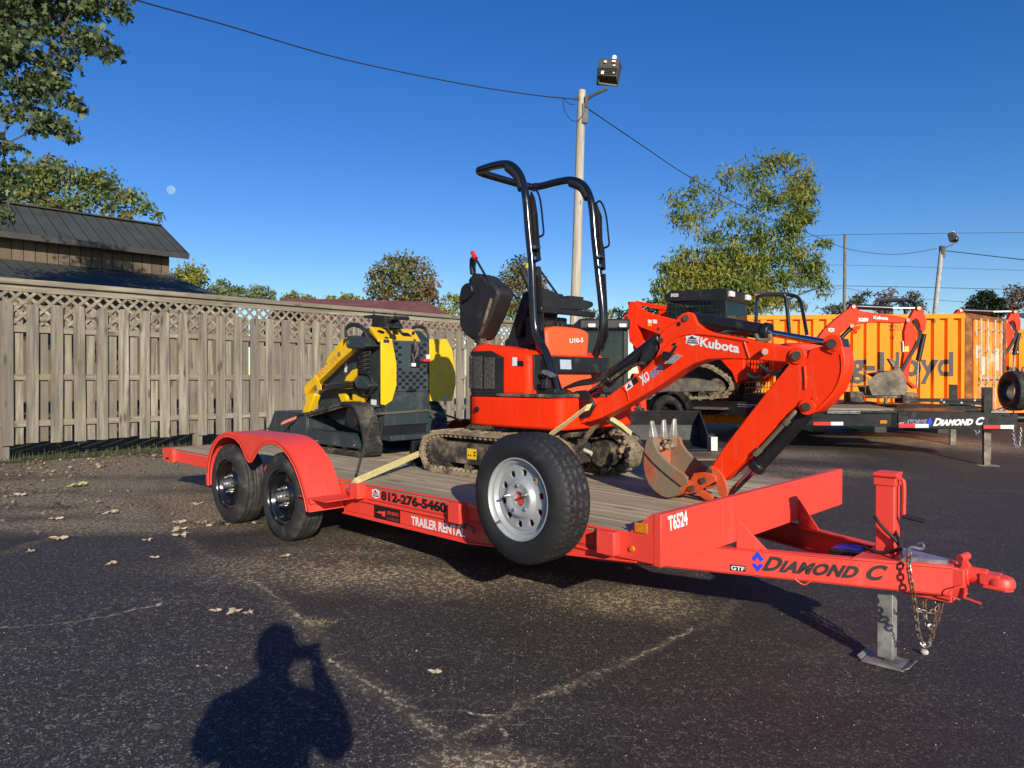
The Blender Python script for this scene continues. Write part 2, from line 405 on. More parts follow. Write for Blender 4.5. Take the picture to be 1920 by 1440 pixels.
def emblem(th, parent, o, u, v, n, lift=0.002):
    """the white shield badge with a machine, a word and a dark band"""
    hexp = [(0.5, 1), (0.72, 0.9), (1, 0.86), (0.94, 0.5), (1, 0.2), (0.72, 0.12), (0.5, 0), (0.28, 0.12), (0, 0.2), (0.06, 0.5), (0, 0.86), (0.28, 0.9)]
    th.part('badge', poly_m(hexp, o, u, v, n, lift), WHITE, parent)
    o, u, v = Vector(o), Vector(u), Vector(v)
    k = poly_m([(0.22, 0.62), (0.78, 0.62), (0.78, 0.72), (0.6, 0.72), (0.52, 0.86), (0.36, 0.86), (0.36, 0.74), (0.22, 0.74)], o, u, v, n, lift + 0.001)
    k = poly_m([(0.1, 0.22), (0.9, 0.22), (0.9, 0.33), (0.1, 0.33)], o, u, v, n, lift + 0.001, k)
    k = text_m('SPEED', o + u * 0.14 + v * 0.38, u * 0.72, v * 0.18, n, lift + 0.001, 0.03, m=k)
    th.part('badge_print', k, INK, parent)

# ================================================================ THE SETTING
# ---- the lot: one sheet, fine near the camera
def polyline(pts): return [ghit(*p).xy for p in pts]
SEAMS = [([(0, 1040), (60, 1018), (130, 1002), (230, 988), (320, 988), (345, 1012), (390, 1045), (440, 1068), (480, 1095), (510, 1120), (545, 1150), (585, 1180), (620, 1240), (665, 1270), (730, 1305), (760, 1330), (830, 1385), (890, 1425), (950, 1475)], 0.042),
         ([(320, 988), (300, 950), (255, 930), (180, 930)], 0.10),
         ([(860, 1384), (940, 1345), (1000, 1310), (1060, 1290), (1130, 1260), (1220, 1220), (1300, 1180), (1350, 1165), (1378, 1128)], 0.022)]
CRACKS = [[(390, 1043), (440, 1067), (470, 1090), (500, 1105), (530, 1130), (548, 1147), (575, 1165)],
          [(612, 1236), (640, 1254), (680, 1272), (720, 1300), (760, 1324), (800, 1333), (850, 1330), (900, 1338), (950, 1342)],
          [(0, 1178), (80, 1172), (150, 1165), (240, 1147), (300, 1133)],
          [(938, 1360), (949, 1384), (940, 1402), (955, 1422), (968, 1440)],
          [(860, 1383), (940, 1343), (1000, 1311), (1060, 1289), (1130, 1259), (1220, 1221), (1300, 1180)],
          [(760, 1330), (830, 1383), (890, 1425), (950, 1478)]]
def graded(bands):
    out = []
    for a, b, st in bands: out += list(np.arange(a, b - 1e-6, st))
    return out + [bands[-1][1]]
gx = graded([(-900, -60, 120), (-60, -12, 6), (-12, -7, 0.25), (-7, 5, 0.055), (5, 14, 0.3), (14, 60, 4), (60, 900, 120)])
gy = graded([(-300, -20, 40), (-20, 0, 2), (0, 1.6, 0.2), (1.6, 8, 0.055), (8, 16, 0.2), (16, 60, 4), (60, 300, 40), (300, 2600, 250)])
GX, GY = np.meshgrid(np.array(gx), np.array(gy))
tt = (GX - T.o.x) * T.a.x + (GY - T.o.y) * T.a.y
uu = np.clip((tt - 0.2) / 3.5, 0, 1); GZ = -0.235 * uu * uu * (3 - 2 * uu)
def segdist(pts, signed=False):
    best = np.full(GX.shape, 9.0); 
    for a, b in zip(pts[:-1], pts[1:]):
        d = np.array(b) - np.array(a); L = np.hypot(*d); d = d / L
        rx, ry = GX - a[0], GY - a[1]; al = rx * d[0] + ry * d[1]; ac = rx * d[1] - ry * d[0]
        k = np.clip(al, 0, L); dist = np.hypot(rx - k * d[0], ry - k * d[1])
        if signed:
            dist = np.where((al < -0.02) | (al > L + 0.02), np.abs(dist) + 0.02, np.sign(ac + 1e-9) * np.abs(ac))
        upd = np.abs(dist) < np.abs(best); best = np.where(upd, dist, best)
    return best
seam = np.zeros(GX.shape)
for pts, wd in SEAMS:
    d = segdist(polyline(pts)); seam = np.maximum(seam, np.clip(1.25 - d / (wd * 1.9), 0, 1))
# earth washed over the lot towards the fence
dirt = np.zeros(GX.shape)
for (px, py, rx, ry, st) in [(250, 875, 1.9, 0.9, 1.0), (200, 985, 1.2, .3, .75), (330, 965, .7, .35, 1.0), (120, 910, 2.0, .6, .7), (120, 860, 1.6, 0.5, .8), (290, 950, 0.8, 0.5, .9), (380, 880, 1.2, .5, .9), (180, 935, 1.6, .45, .8), (1010, 1085, 0.4, 0.14, .4), (1180, 1130, .5, .25, .5), (20, 850, 1.5, .8, .8), (60, 960, .9, .3, .5), (640, 1035, .8, .2, .35), (925, 1436, .22, .09, .8), (680, 1075, 1.1, .32, .5), (500, 1060, .5, .3, .45), (740, 1010, .9, .3, .4), (1760, 830, 2.5, .9, .5), (1430, 850, 1.2, .7, .7), (1350, 890, 1.2, .5, .6), (1500, 880, 1.4, .3, .4)]:
    c = ghit(px, py); dirt = np.maximum(dirt, st * np.exp(-(((GX - c.x) / rx) ** 2 + ((GY - c.y) / ry) ** 2)))
gm = bpy.data.meshes.new('asphalt_lot')
ny, nx = GX.shape
idx = np.arange(nx * ny).reshape(ny, nx)
faces = np.stack([idx[:-1, :-1], idx[:-1, 1:], idx[1:, 1:], idx[1:, :-1]], -1).reshape(-1, 4)
gm.from_pydata(np.stack([GX, GY, GZ], -1).reshape(-1, 3).tolist(), [], faces.tolist())
def attr(me, name, arr):
    a = me.attributes.new(name, 'FLOAT', 'POINT'); a.data.foreach_set('value', np.ascontiguousarray(arr, dtype=np.float32).ravel())
attr(gm, 'seam', seam); attr(gm, 'dirt', dirt)
# the older, greyer slab of paving on the near left side of the long seam
PLY = polyline([(0, 1046)] + SEAMS[0][0][1:]) ; PLY = [(-9., PLY[0][1] + .6)] + [tuple(q) for q in PLY] + [(0.3, .2), (-9., .2)]
ins = np.zeros(GX.shape, bool)
for (x0_, y0_), (x1_, y1_) in zip(PLY, PLY[1:] + PLY[:1]):
    cr_ = ((y0_ > GY) != (y1_ > GY)); ins ^= cr_ & (GX < (x1_ - x0_) * (GY - y0_) / (y1_ - y0_ + 1e-12) + x0_)
attr(gm, 'old_slab', ins.astype(float))
for i, ck in enumerate(CRACKS): attr(gm, 'ck%d' % i, segdist(polyline(ck), True))
gm.polygons.foreach_set('use_smooth', [True] * len(gm.polygons))
m, nt, p = nodes('weathered_asphalt')
A = lambda n: nd(nt, 'ShaderNodeAttribute', attribute_name=n).outputs['Fac']
big = noise(nt, 0.55, 6, 0.62); mid = noise(nt, 2.4, 7, 0.7); fine = noise(nt, 95, 4, 0.7); wob = noise(nt, 9, 5, 0.7)
col = mixc(nt, ramp(nt, big, 0.35, 0.68), (0.108, 0.100, 0.092), (0.124, 0.098, 0.082))
col = mixc(nt, A('old_slab'), col, (0.185, 0.176, 0.168))
col = mixc(nt, ramp(nt, mid, 0.42, 0.72), col, (0.19, 0.165, 0.140))
vor = nd(nt, 'ShaderNodeTexVoronoi'); vor.inputs['Scale'].default_value = 150
tc = nd(nt, 'ShaderNodeTexCoord'); nt.links.new(tc.outputs['Object'], vor.inputs[0])
stone = mixc(nt, 0.5, vor.outputs['Color'], (0.5, 0.5, 0.5))
bw = nd(nt, 'ShaderNodeRGBToBW'); nt.links.new(vor.outputs['Color'], bw.inputs[0])
col = mixc(nt, mth(nt, 'MULTIPLY', ramp(nt, bw.outputs[0], 0.58, 0.72), 0.85), col, (0.40, 0.35, 0.29))
col = mixc(nt, mth(nt, 'MULTIPLY', ramp(nt, bw.outputs[0], 0.46, 0.28), 0.9), col, (0.012, 0.011, 0.011))
# long worn scuffs running with the traffic
sc = noise(nt, 1.0, 6, 0.75, stretch=(0.7, 3.2, 1))
col = mixc(nt, mth(nt, 'MULTIPLY', ramp(nt, sc, 0.54, 0.74), 0.55), col, (0.24, 0.205, 0.165))
# earth
dm = mth(nt, 'MULTIPLY', A('dirt'), mth(nt, 'MULTIPLY_ADD', noise(nt, 3.2, 8, 0.72), 2.6, -0.35))
col = mixc(nt, ramp(nt, dm, 0.06, 0.55), col, (0.60, 0.47, 0.29))
sm = mth(nt, 'MULTIPLY', A('seam'), mth(nt, 'MULTIPLY_ADD', noise(nt, 6, 8, 0.75), 2.3, -0.45))
col = mixc(nt, mth(nt, 'MULTIPLY', ramp(nt, sm, 0.18, 0.9), 0.75), col, (0.36, 0.29, 0.18))
ckm = None
for i in range(len(CRACKS)):
    d = mth(nt, 'ABSOLUTE', mth(nt, 'ADD', A('ck%d' % i), mth(nt, 'MULTIPLY_ADD', wob, 0.09, -0.045)))
    k = ramp(nt, mth(nt, 'DIVIDE', d, mth(nt, 'MULTIPLY_ADD', noise(nt, 3, 3), 0.020, 0.003)), 0.55, 1.0, (1, 1, 1, 1), (0, 0, 0, 1))
    ckm = k if ckm is None else mth(nt, 'MAXIMUM', ckm, k)
ckm = mth(nt, 'MULTIPLY', ckm, ramp(nt, noise(nt, 5.5, 4), 0.36, 0.52))
col = mixc(nt, ckm, col, (0.52, 0.44, 0.31))
# faint crazing all over
vc = nd(nt, 'ShaderNodeTexVoronoi', feature='DISTANCE_TO_EDGE'); vc.inputs['Scale'].default_value = 1.3
wv = nd(nt, 'ShaderNodeVectorMath', operation='ADD'); nt.links.new(tc.outputs['Object'], wv.inputs[0])
nn = nd(nt, 'ShaderNodeTexNoise'); nn.inputs['Scale'].default_value = 2.2; nn.inputs['Detail'].default_value = 6; nt.links.new(tc.outputs['Object'], nn.inputs[0]); nt.links.new(nn.outputs['Color'], wv.inputs[1])
nt.links.new(wv.outputs[0], vc.inputs[0])
cz = mth(nt, 'MULTIPLY', ramp(nt, vc.outputs['Distance'], 0.002, 0.012, (1, 1, 1, 1), (0, 0, 0, 1)), ramp(nt, mid, 0.52, 0.66))
gr2 = noise(nt, 38, 6, 0.8)
col = mixc(nt, mth(nt, 'MULTIPLY', ramp(nt, gr2, .54, .66), .7), col, (0.33, 0.29, 0.235))
col = mixc(nt, mth(nt, 'MULTIPLY', ramp(nt, gr2, .46, .34), .8), col, (0.022, 0.020, 0.020))
nt.links.new(col, p.inputs['Base Color'])
nt.links.new(mth(nt, 'MULTIPLY_ADD', mid, 0.3, 0.55), p.inputs['Roughness']); p.inputs['Specular IOR Level'].default_value = 0.35
h = mth(nt, 'ADD', mth(nt, 'MULTIPLY', bw.outputs[0], 0.7), fine)
h = mth(nt, 'ADD', h, mth(nt, 'MULTIPLY', mid, 2.0)); h = mth(nt, 'SUBTRACT', h, mth(nt, 'MULTIPLY', ckm, 0.8))
bump(nt, p, h, 0.5, 0.005)
gm.materials.append(m)
go = bpy.data.objects.new('asphalt_lot', gm); C.objects.link(go); go['kind'] = 'structure'

# ---- lawn behind the fence
m, nt, p = nodes('lawn_ground')
nt.links.new(mixc(nt, ramp(nt, noise(nt, 3, 6), .35, .7), (0.03, 0.045, 0.015), (0.10, 0.085, 0.04)), p.inputs['Base Color']); p.inputs['Roughness'].default_value = 0.95
lm = M(); L0 = [T.w((-60, -40, .006)), T.w((-7.0, -40, .006)), T.w((-7.0, 16, .006)), T.w((-9, 18, .006)), T.w((-9, 60, .006)), T.w((-60, 60, .006))]
lm.sheet(L0); struct('lawn', lm, m)
# grass tufts along the foot of the fence
GRASS = leafmat('fence_grass', (0.04, 0.07, 0.016), (0.15, 0.15, 0.055), (0.24, 0.20, 0.10), 0.25)
gm_ = M()
for _ in range(3600):
    s = rng.uniform(-2.2, 9.5); t = -7.05 + abs(rng.gauss(0, 0.22)) - 0.25
    if rng.random() < 0.25: t = rng.uniform(-8.6, -7.1)
    hgt = rng.uniform(0.04, 0.15) * (1.0 if t < -7.2 else 0.5); a = rng.uniform(0, 6.28); b = rng.uniform(0, .09)
    q = T.w((t, s, 0.0)); wd = 0.006
    gm_.rnd = rng.random()
    dx, dy = math.cos(a) * wd, math.sin(a) * wd
    gm_.f([gm_.v((q.x - dx, q.y - dy, 0)), gm_.v((q.x + dx, q.y + dy, 0)), gm_.v((q.x - dy / wd * b, q.y + dx / wd * b, hgt))])
struct('grass', gm_, GRASS, 'stuff')

# ---- weathered board fence (in the trailer's frame it runs across, at x = -7.3)
FT = -7.3
FW = wood('weathered_fence_board', (0.30, 0.262, 0.205), 'z', (0.26, 0.24, 0.21), contrast=1.15, green=(0.21, 0.21, 0.11))
FWH = wood('weathered_fence_rail', (0.315, 0.275, 0.21), 'y', (0.28, 0.255, 0.21), contrast=.9, green=(0.22, 0.21, 0.10))
fe = Thing('board_fence', 'weathered grey shadowbox board fence with lattice top along the lot', 'fence', (FT, 3.0, 0), T)
fb = M(); bb = M(); r2 = random.Random(3)
S0, S1 = -3.05, 12.2
s = S0
while s < S1:
    fb.rnd = r2.random(); wv_ = 0.152 + r2.uniform(-.006, .006); top = 2.235 + r2.uniform(-.012, .012); bot = 0.225 + r2.uniform(-.022, .022)
    x0, x1 = FT + r2.uniform(0, .004), FT + .019; j = r2.uniform(-.013, .013); c = 0.03
    P = [(s - wv_ / 2, bot), (s + wv_ / 2, bot), (s + wv_ / 2 + j, top - c), (s + wv_ / 2 - c + j, top), (s - wv_ / 2 + c + j, top), (s - wv_ / 2 + j, top - c)]
    fb.prism([(x0, a, b) for a, b in P], (.019, 0, 0))
    bb.rnd = r2.random(); sb = s + 0.15 + r2.uniform(-.012, .012); wb = 0.126
    P = [(sb - wb / 2, bot + .01), (sb + wb / 2, bot + .01), (sb + wb / 2, top - c), (sb + wb / 2 - c, top), (sb - wb / 2 + c, top), (sb - wb / 2, top - c)]
    bb.prism([(FT - .062, a, b) for a, b in P], (.019, 0, 0))
    s += 0.302 + r2.uniform(-.006, .006)
fe.part('front_boards', fb, FW); fe.part('back_boards', bb, FW)
rl = M()
for z in (1.87, 1.185, 0.52):
    s = S0 - .1
    while s < S1:
        rl.rnd = r2.random(); e = min(S1 + .1, s + 2.68); rl.box(FT - .042, FT - .0015, s, e - .004, z - .043, z + .043); s = e
fe.part('rails', rl, FWH, bevel=.003)
cp = M(); s = S0 - .15
while s < S1:
    e = min(S1 + .15, s + 2.68); cp.rnd = r2.random()
    cp.box(FT - .03, FT + .0, s, e - .004, 2.40, 2.50); cp.rnd = r2.random(); cp.box(FT - .085, FT + .055, s, e - .004, 2.502, 2.578); s = e
fe.part('cap_rail', cp, FWH, bevel=.004)
la = M(); z0, z1 = 1.90, 2.40; hh = z1 - z0; pit = 0.172
for sg in (1, -1):
    s = S0 - hh
    while s < S1 + hh:
        la.rnd = r2.random(); a = (s, z0); b = (s + sg * hh, z1)
        lo, hi = S0, S1
        def cl(pt, o):
            x, z = pt
            if x < lo: z += (lo - x) * (o[1] - z) / (o[0] - x); x = lo
            if x > hi: z += (hi - x) * (o[1] - z) / (o[0] - x); x = hi
            return x, z
        if max(a[0], b[0]) > lo and min(a[0], b[0]) < hi:
            a2, b2 = cl(a, b), cl(b, a); xx = FT - .012 if sg > 0 else FT - .022
            la.bar((xx, a2[0], a2[1]), (xx, b2[0], b2[1]), 0.042, 0.008, up=(1, 0, 0))
        s += pit
fe.part('lattice', la, FWH)
s = -3.01
while s < S1:
    pm = M(); pm.rnd = r2.random(); pm.box(FT - .155, FT - .064, s - .05, s + .05, -.05, 2.40); pm.box(FT - .05, FT + .018, s - .048, s + .048, -.05, .20) if s > -1 else None
    fe.part('post', pm, FW, bevel=.004); s += 2.68

# ---- dark barn behind the fence
ROOFM = None
def ribbed(name, col, axis, pitch, dirt=(0.10, 0.10, 0.10), rough=0.45):
    m, nt, p = nodes(name)
    tc = nd(nt, 'ShaderNodeTexCoord'); sp = nd(nt, 'ShaderNodeSeparateXYZ'); nt.links.new(tc.outputs['Object'], sp.inputs[0])
    fr = mth(nt, 'FRACT', mth(nt, 'DIVIDE', sp.outputs[axis], pitch)); k = mth(nt, 'ABSOLUTE', mth(nt, 'SUBTRACT', fr, 0.5))
    c = mixc(nt, ramp(nt, noise(nt, 1.3, 6), .3, .75), tuple(x * .8 for x in col), tuple(x * 1.25 for x in col))
    c = mixc(nt, mth(nt, 'MULTIPLY', ramp(nt, noise(nt, 7, 6), .55, .8), .4), c, dirt)
    nt.links.new(c, p.inputs['Base Color']); p.inputs['Roughness'].default_value = rough
    bump(nt, p, ramp(nt, k, 0.40, 0.47), 1.0, 0.03); return m
BROOF = ribbed('dark_ribbed_metal_roof', (0.046, 0.052, 0.046), 1, 0.30, rough=.75)
BWALL = None
m, nt, p = nodes('brown_panel_wall')
tc = nd(nt, 'ShaderNodeTexCoord'); sp = nd(nt, 'ShaderNodeSeparateXYZ'); nt.links.new(tc.outputs['Object'], sp.inputs[0])
fr = mth(nt, 'FRACT', mth(nt, 'DIVIDE', sp.outputs[1], 0.235)); k = ramp(nt, mth(nt, 'ABSOLUTE', mth(nt, 'SUBTRACT', fr, 0.5)), .455, .475)
wn = nd(nt, 'ShaderNodeTexWhiteNoise', noise_dimensions='1D'); nt.links.new(mth(nt, 'FLOOR', mth(nt, 'DIVIDE', sp.outputs[1], 0.235)), wn.inputs['W'])
c = mixc(nt, wn.outputs[0], (0.115, 0.080, 0.050), (0.165, 0.12, 0.078))
c = mixc(nt, ramp(nt, noise(nt, 1, 6, .7, stretch=(9, 9, .8)), .4, .8), c, (0.09, 0.066, 0.046))
nt.links.new(mixc(nt, k, c, (0.03, 0.022, 0.016)), p.inputs['Base Color']); p.inputs['Roughness'].default_value = .7; bump(nt, p, mth(nt, 'SUBTRACT', 1.0, k), .8, .02)
BWALL = m
BT = -15.0
ba = Thing('barn', 'dark barn with ribbed metal roofs and brown board wall beyond the fence', 'barn', (BT, 0, 0), T)
rr_ = T.t(313, 425, -16.6); er = T.t(338, 477, -14.62); zr = rr_.z; ze = er.z + .02; sr = (rr_.y + er.y) / 2
SL = -14
w_ = M(); w_.box(BT - 3.2, BT, SL, sr - .33, 0, 3.86 + .66)
# gable fill
w_.prism([(BT - 3.2, sr - .34, 4.5), (BT, sr - .34, 4.5), (BT - 1.6, sr - .34, zr - .12)], (0, -0.1, 0))
ba.part('wall', w_, BWALL)
r_ = M(); dz = ze; rt = -16.6
r_.prism([(rt, SL, zr), (-14.62, SL, ze), (-14.62, SL, ze - .05), (rt, SL, zr - .06)], (0, sr - SL, 0))
r_.prism([(rt, SL, zr), (-18.6, SL, ze), (-18.6, SL, ze - .05), (rt, SL, zr - .06)], (0, sr - SL, 0))
ro = ba.part('roof', r_, BROOF)
tr_ = M(); tr_.box(-14.63, -14.56, SL, sr + .02, ze - .12, ze + .012); tr_.bar((-14.6, sr + .02, ze - .05), (rt, sr + .02, zr - .05), .035, .13)
tr_.bar((rt - .13, SL, zr + .01), (rt + .13, SL, zr + .01), .01, .01)
tr_.box(rt - .14, rt + .14, SL, sr, zr - .01, zr + .025)
ba.part('roof_trim', tr_, mat('dark_trim', (0.045, 0.040, 0.036), .5), ro)
l0 = T.t(318, 516, BT + .01); l1 = T.t(402, 549, -12.9)
lo_ = M(); zw = l0.z; slope = (l1.z - zw) / (-12.9 - BT)
zend = zw + slope * (-11.6 - BT); send = l0.y + (l1.y - l0.y) * (-11.6 - BT) / (-12.9 - BT)
lo_.hull8([(BT, SL, zw - .06), (-11.6, SL, zend - .06), (-11.6, send, zend - .06), (BT, l0.y, zw - .06), (BT, SL, zw), (-11.6, SL, zend), (-11.6, send, zend), (BT, l0.y, zw)])
ba.part('lean_to_roof', lo_, BROOF)
lw = M(); lw.box(-14.9, -11.9, SL, l0.y + .4, 0, zend - .02); ba.part('lean_to_wall', lw, BWALL)

# ---- long low building with a maroon roof
m, nt, p = nodes('maroon_shingles')
br = nd(nt, 'ShaderNodeTexBrick'); br.inputs['Scale'].default_value = 1.0; br.inputs['Brick Width'].default_value = .3; br.inputs['Row Height'].default_value = .14; br.inputs['Mortar Size'].default_value = .006
br.inputs['Color1'].default_value = (0.13, 0.045, 0.045, 1); br.inputs['Color2'].default_value = (0.19, 0.068, 0.065, 1); br.inputs['Mortar'].default_value = (0.05, 0.02, 0.02, 1)
tc = nd(nt, 'ShaderNodeTexCoord'); mp = nd(nt, 'ShaderNodeMapping'); mp.inputs['Rotation'].default_value = (0, 0, R(90)); nt.links.new(tc.outputs['Object'], mp.inputs[0]); nt.links.new(mp.outputs[0], br.inputs[0])
nt.links.new(br.outputs[0], p.inputs['Base Color']); p.inputs['Roughness'].default_value = .9
MT = -14.5
mb = Thing('low_shed', 'low shed with a maroon shingle roof just showing over the fence', 'shed', (MT, 10, 0), T)
a0 = T.t(545, 560, MT); a1 = T.t(797, 565, MT); zr2 = a1.z; zl2 = a0.z; ezl = zl2 - (zr2 - 2.55)
e1 = 10.9 if False else None
mr = M(); ez = 2.55; et = MT + 2.6
mr.hull8([(MT, a0.y - .2, zl2 - .08), (et, a0.y - .2, ezl - .08), (et, a1.y + .5, ez - .08), (MT, a1.y, zr2 - .08), (MT, a0.y - .2, zl2), (et, a0.y - .2, ezl), (et, a1.y + .5, ez), (MT, a1.y, zr2)])
mr.hull8([(MT - 2.6, a0.y - .2, ezl - .08), (MT - .004, a0.y - .2, zl2 - .08), (MT - .004, a1.y, zr2 - .08), (MT - 2.6, a1.y + .5, ez - .08), (MT - 2.6, a0.y - .2, ezl), (MT - .004, a0.y - .2, zl2), (MT - .004, a1.y, zr2), (MT - 2.6, a1.y + .5, ez)])
mb.part('roof', mr, m)
mw = M(); mw.box(MT - 2.2, MT + 2.2, a0.y + .1, a1.y - .1, 0, min(ez, ezl) - .1); mb.part('wall', mw, mat('cream_siding', (0.42, 0.36, 0.28), .7))
mg = M(); mg.sheet([(MT + 2.4, a1.y + .3, ez), (MT, a1.y - .15, zr2 - .1), (MT - 2.4, a1.y + .3, ez)]); mb.part('gable', mg, mat('dark_gable', (0.05, 0.04, 0.035), .8))

# ================================================================ TREES
nr = np.random.default_rng(11)
KITE = np.array([(0, 0), (.27, .42), (0, 1.0), (-.27, .42)])
LANCE = np.array([(0, 0), (.14, .35), (.10, .7), (0, 1.0), (-.10, .7), (-.14, .35)])
MAPLE = np.array([(0, 0), (.12, .12), (.46, .05), (.34, .25), (.58, .48), (.30, .50), (.20, .62), (.0, 1.02), (-.20, .62), (-.30, .50), (-.58, .48), (-.34, .25), (-.46, .05), (-.12, .12)])
def leaf_mesh(name, P, size, shape, material, parent, base, droop=0.35, fold=0.25, rnd=None, flat=None):
    n = len(P); k = len(shape)
    d = nr.normal(size=(n, 3)); d[:, 2] -= droop * 2.0
    if flat: d[:, 2] *= flat
    d /= np.linalg.norm(d, axis=1)[:, None] + 1e-9
    q = nr.normal(size=(n, 3)); q[:, 2] += 0.6 if not flat else 4.0; x = np.cross(d, q); x /= np.linalg.norm(x, axis=1)[:, None] + 1e-9
    z = np.cross(x, d)
    sz = size * nr.uniform(0.6, 1.25, n)
    V = P[:, None, :] + sz[:, None, None] * (shape[None, :, 0, None] * x[:, None, :] + shape[None, :, 1, None] * d[:, None, :] + (fold * np.abs(shape[None, :, 0, None]) - 0.18 * shape[None, :, 1, None] ** 2) * z[:, None, :])
    me = bpy.data.meshes.new(name); me.vertices.add(n * k); me.vertices.foreach_set('co', (V - np.array(base)).reshape(-1).astype(np.float32))
    me.loops.add(n * k); me.loops.foreach_set('vertex_index', np.arange(n * k)); me.polygons.add(n)
    me.polygons.foreach_set('loop_start', np.arange(n) * k); me.polygons.foreach_set('loop_total', np.full(n, k))
    a = me.attributes.new('rnd', 'FLOAT', 'POINT'); rv = nr.uniform(0, 1, n) if rnd is None else rnd
    a.data.foreach_set('value', np.repeat(rv, k).astype(np.float32))
    me.update(); me.validate(); me.materials.append(material)
    o = bpy.data.objects.new(name, me); C.objects.link(o); o.parent = parent; return o
BARK = mat('grey_brown_bark', (0.085, 0.066, 0.050), .9, var=.35, vs_=6, bmp=.8, bs_=14)
def tree(name, label, Y, clumps, foot, leaf, shape, material, dens=1.0, trunk=0.16, group=None, sub=14, spread=0.33, droop=.35, cat='tree', bark=None, limbs=True, seed=1, dscale=0.8):
    """clumps: (px, py, rx, ry[, weight]) seen at distance Y; each becomes a rounded mass of leaves"""
    rg = np.random.default_rng(seed)
    f = Y / FPX
    b = Wd.s(foot, 709, Y); b = Vector((b.x, Y, gz(b.x, Y)))
    th = Thing(name, label, cat, b, Wd, group)
    P = []; wood_ = M(); fork = None; subs = []
    cs = []
    for c in clumps:
        q = Wd.s(c[0], c[1], Y); rx, rz = c[2] * f, c[3] * f; ry = dscale * (rx + rz) / 2
        q = Vector((q.x, Y + rg.uniform(-.5, .5) * ry, q.z)); cs.append((q, rx, ry, rz, c[4] if len(c) > 4 else 1.0))
    lowest = min(q.z - rz for q, rx, ry, rz, w in cs); top = max(q.z + rz for q, rx, ry, rz, w in cs)
    fork = Vector((b.x, b.y, max(b.z + .4, lowest + .18 * (top - lowest))))
    if limbs: wood_.tube([b, (b + fork) / 2 + Vector((.03, 0, 0)), fork], trunk, 9, taper=trunk * .7)
    for q, rx, ry, rz, wgt in cs:
        n = int(dens * wgt * 1500 * (rx * rz + rx * ry + ry * rz) / 3 / (leaf * leaf * 18))
        ns = max(4, int(sub * (0.6 + wgt)))
        u = rg.normal(size=(ns, 3)); u /= np.linalg.norm(u, axis=1)[:, None]; u *= rg.uniform(.35, 1.0, ns)[:, None] ** 0.5
        sc = np.array([q.x, q.y, q.z]) + u * np.array([rx, ry, rz]) * 0.86
        w = rg.dirichlet(np.full(ns, 2.2)); k = rg.choice(ns, size=max(n, 8), p=w)
        g = rg.normal(size=(len(k), 3)) * np.array([rx, ry, rz * .8]) * spread
        P.append(sc[k] + g)
        subs.append([Vector(s_) for s_ in sc[:max(4, ns // 2)]])
    if limbs:
        order = sorted(range(len(cs)), key=lambda i: (cs[i][0] - fork).length); done = [(fork, trunk * .62)]
        for i in order:
            q, rx, ry, rz, wgt = cs[i]
            pr_, rp_ = min(done, key=lambda e: (e[0] - q).length + .9 * max(0, e[0].z - q.z) + .22 * (e[0] - fork).length)
            r0 = max(.012, rp_ * .66)
            m_ = (pr_ + q) / 2 + Vector((rg.uniform(-.12, .12) * rx, rg.uniform(-.12, .12) * ry, .10 * rz))
            wood_.tube([pr_, m_, q], r0, 6, sub=3, taper=r0 * .7); done.append((q, r0 * .8))
            for s_ in subs[i]:
                wood_.tube([q, (q + s_) / 2 + Vector((rg.uniform(-.1, .1) * rx, 0, .12 * rz)), s_], max(.006, r0 * .3), 4, sub=2, taper=.004)
    P = np.concatenate(P); P[:, 2] = np.maximum(P[:, 2], b.z + .05)
    if limbs: th.part('trunk', wood_, bark or BARK)
    leaf_mesh('crown', P, leaf, shape, material, th.o, tuple(b), droop)
    return th
LF_MAPLE = leafmat('silver_maple_leaf', (0.028, 0.060, 0.018), (0.17, 0.20, 0.085), None, .30)
LF_LINDEN = leafmat('turning_green_leaf', (0.075, 0.135, 0.032), (0.25, 0.28, 0.085), (0.30, 0.25, 0.08), .34)
LF_OLIVE = leafmat('olive_green_leaf', (0.075, 0.14, 0.028), (0.29, 0.33, 0.065), (0.36, 0.32, 0.06), .38)
LF_HEDGE = leafmat('grey_green_leaf', (0.11, 0.18, 0.07), (0.27, 0.32, 0.14), None, .3)
LF_RED = leafmat('russet_leaf', (0.09, 0.13, 0.035), (0.27, 0.24, 0.11), (0.27, 0.15, 0.075), .34)
LF_LITE = leafmat('yellow_green_leaf', (0.15, 0.20, 0.04), (0.42, 0.38, 0.08), None, .38)
LF_DARK = leafmat('dark_evergreen_leaf', (0.008, 0.020, 0.008), (0.03, 0.055, 0.02), None, .15)
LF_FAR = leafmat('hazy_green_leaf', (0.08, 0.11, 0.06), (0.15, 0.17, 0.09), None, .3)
LF_FARR = leafmat('hazy_russet_leaf', (0.12, 0.10, 0.065), (0.22, 0.13, 0.09), None, .3)

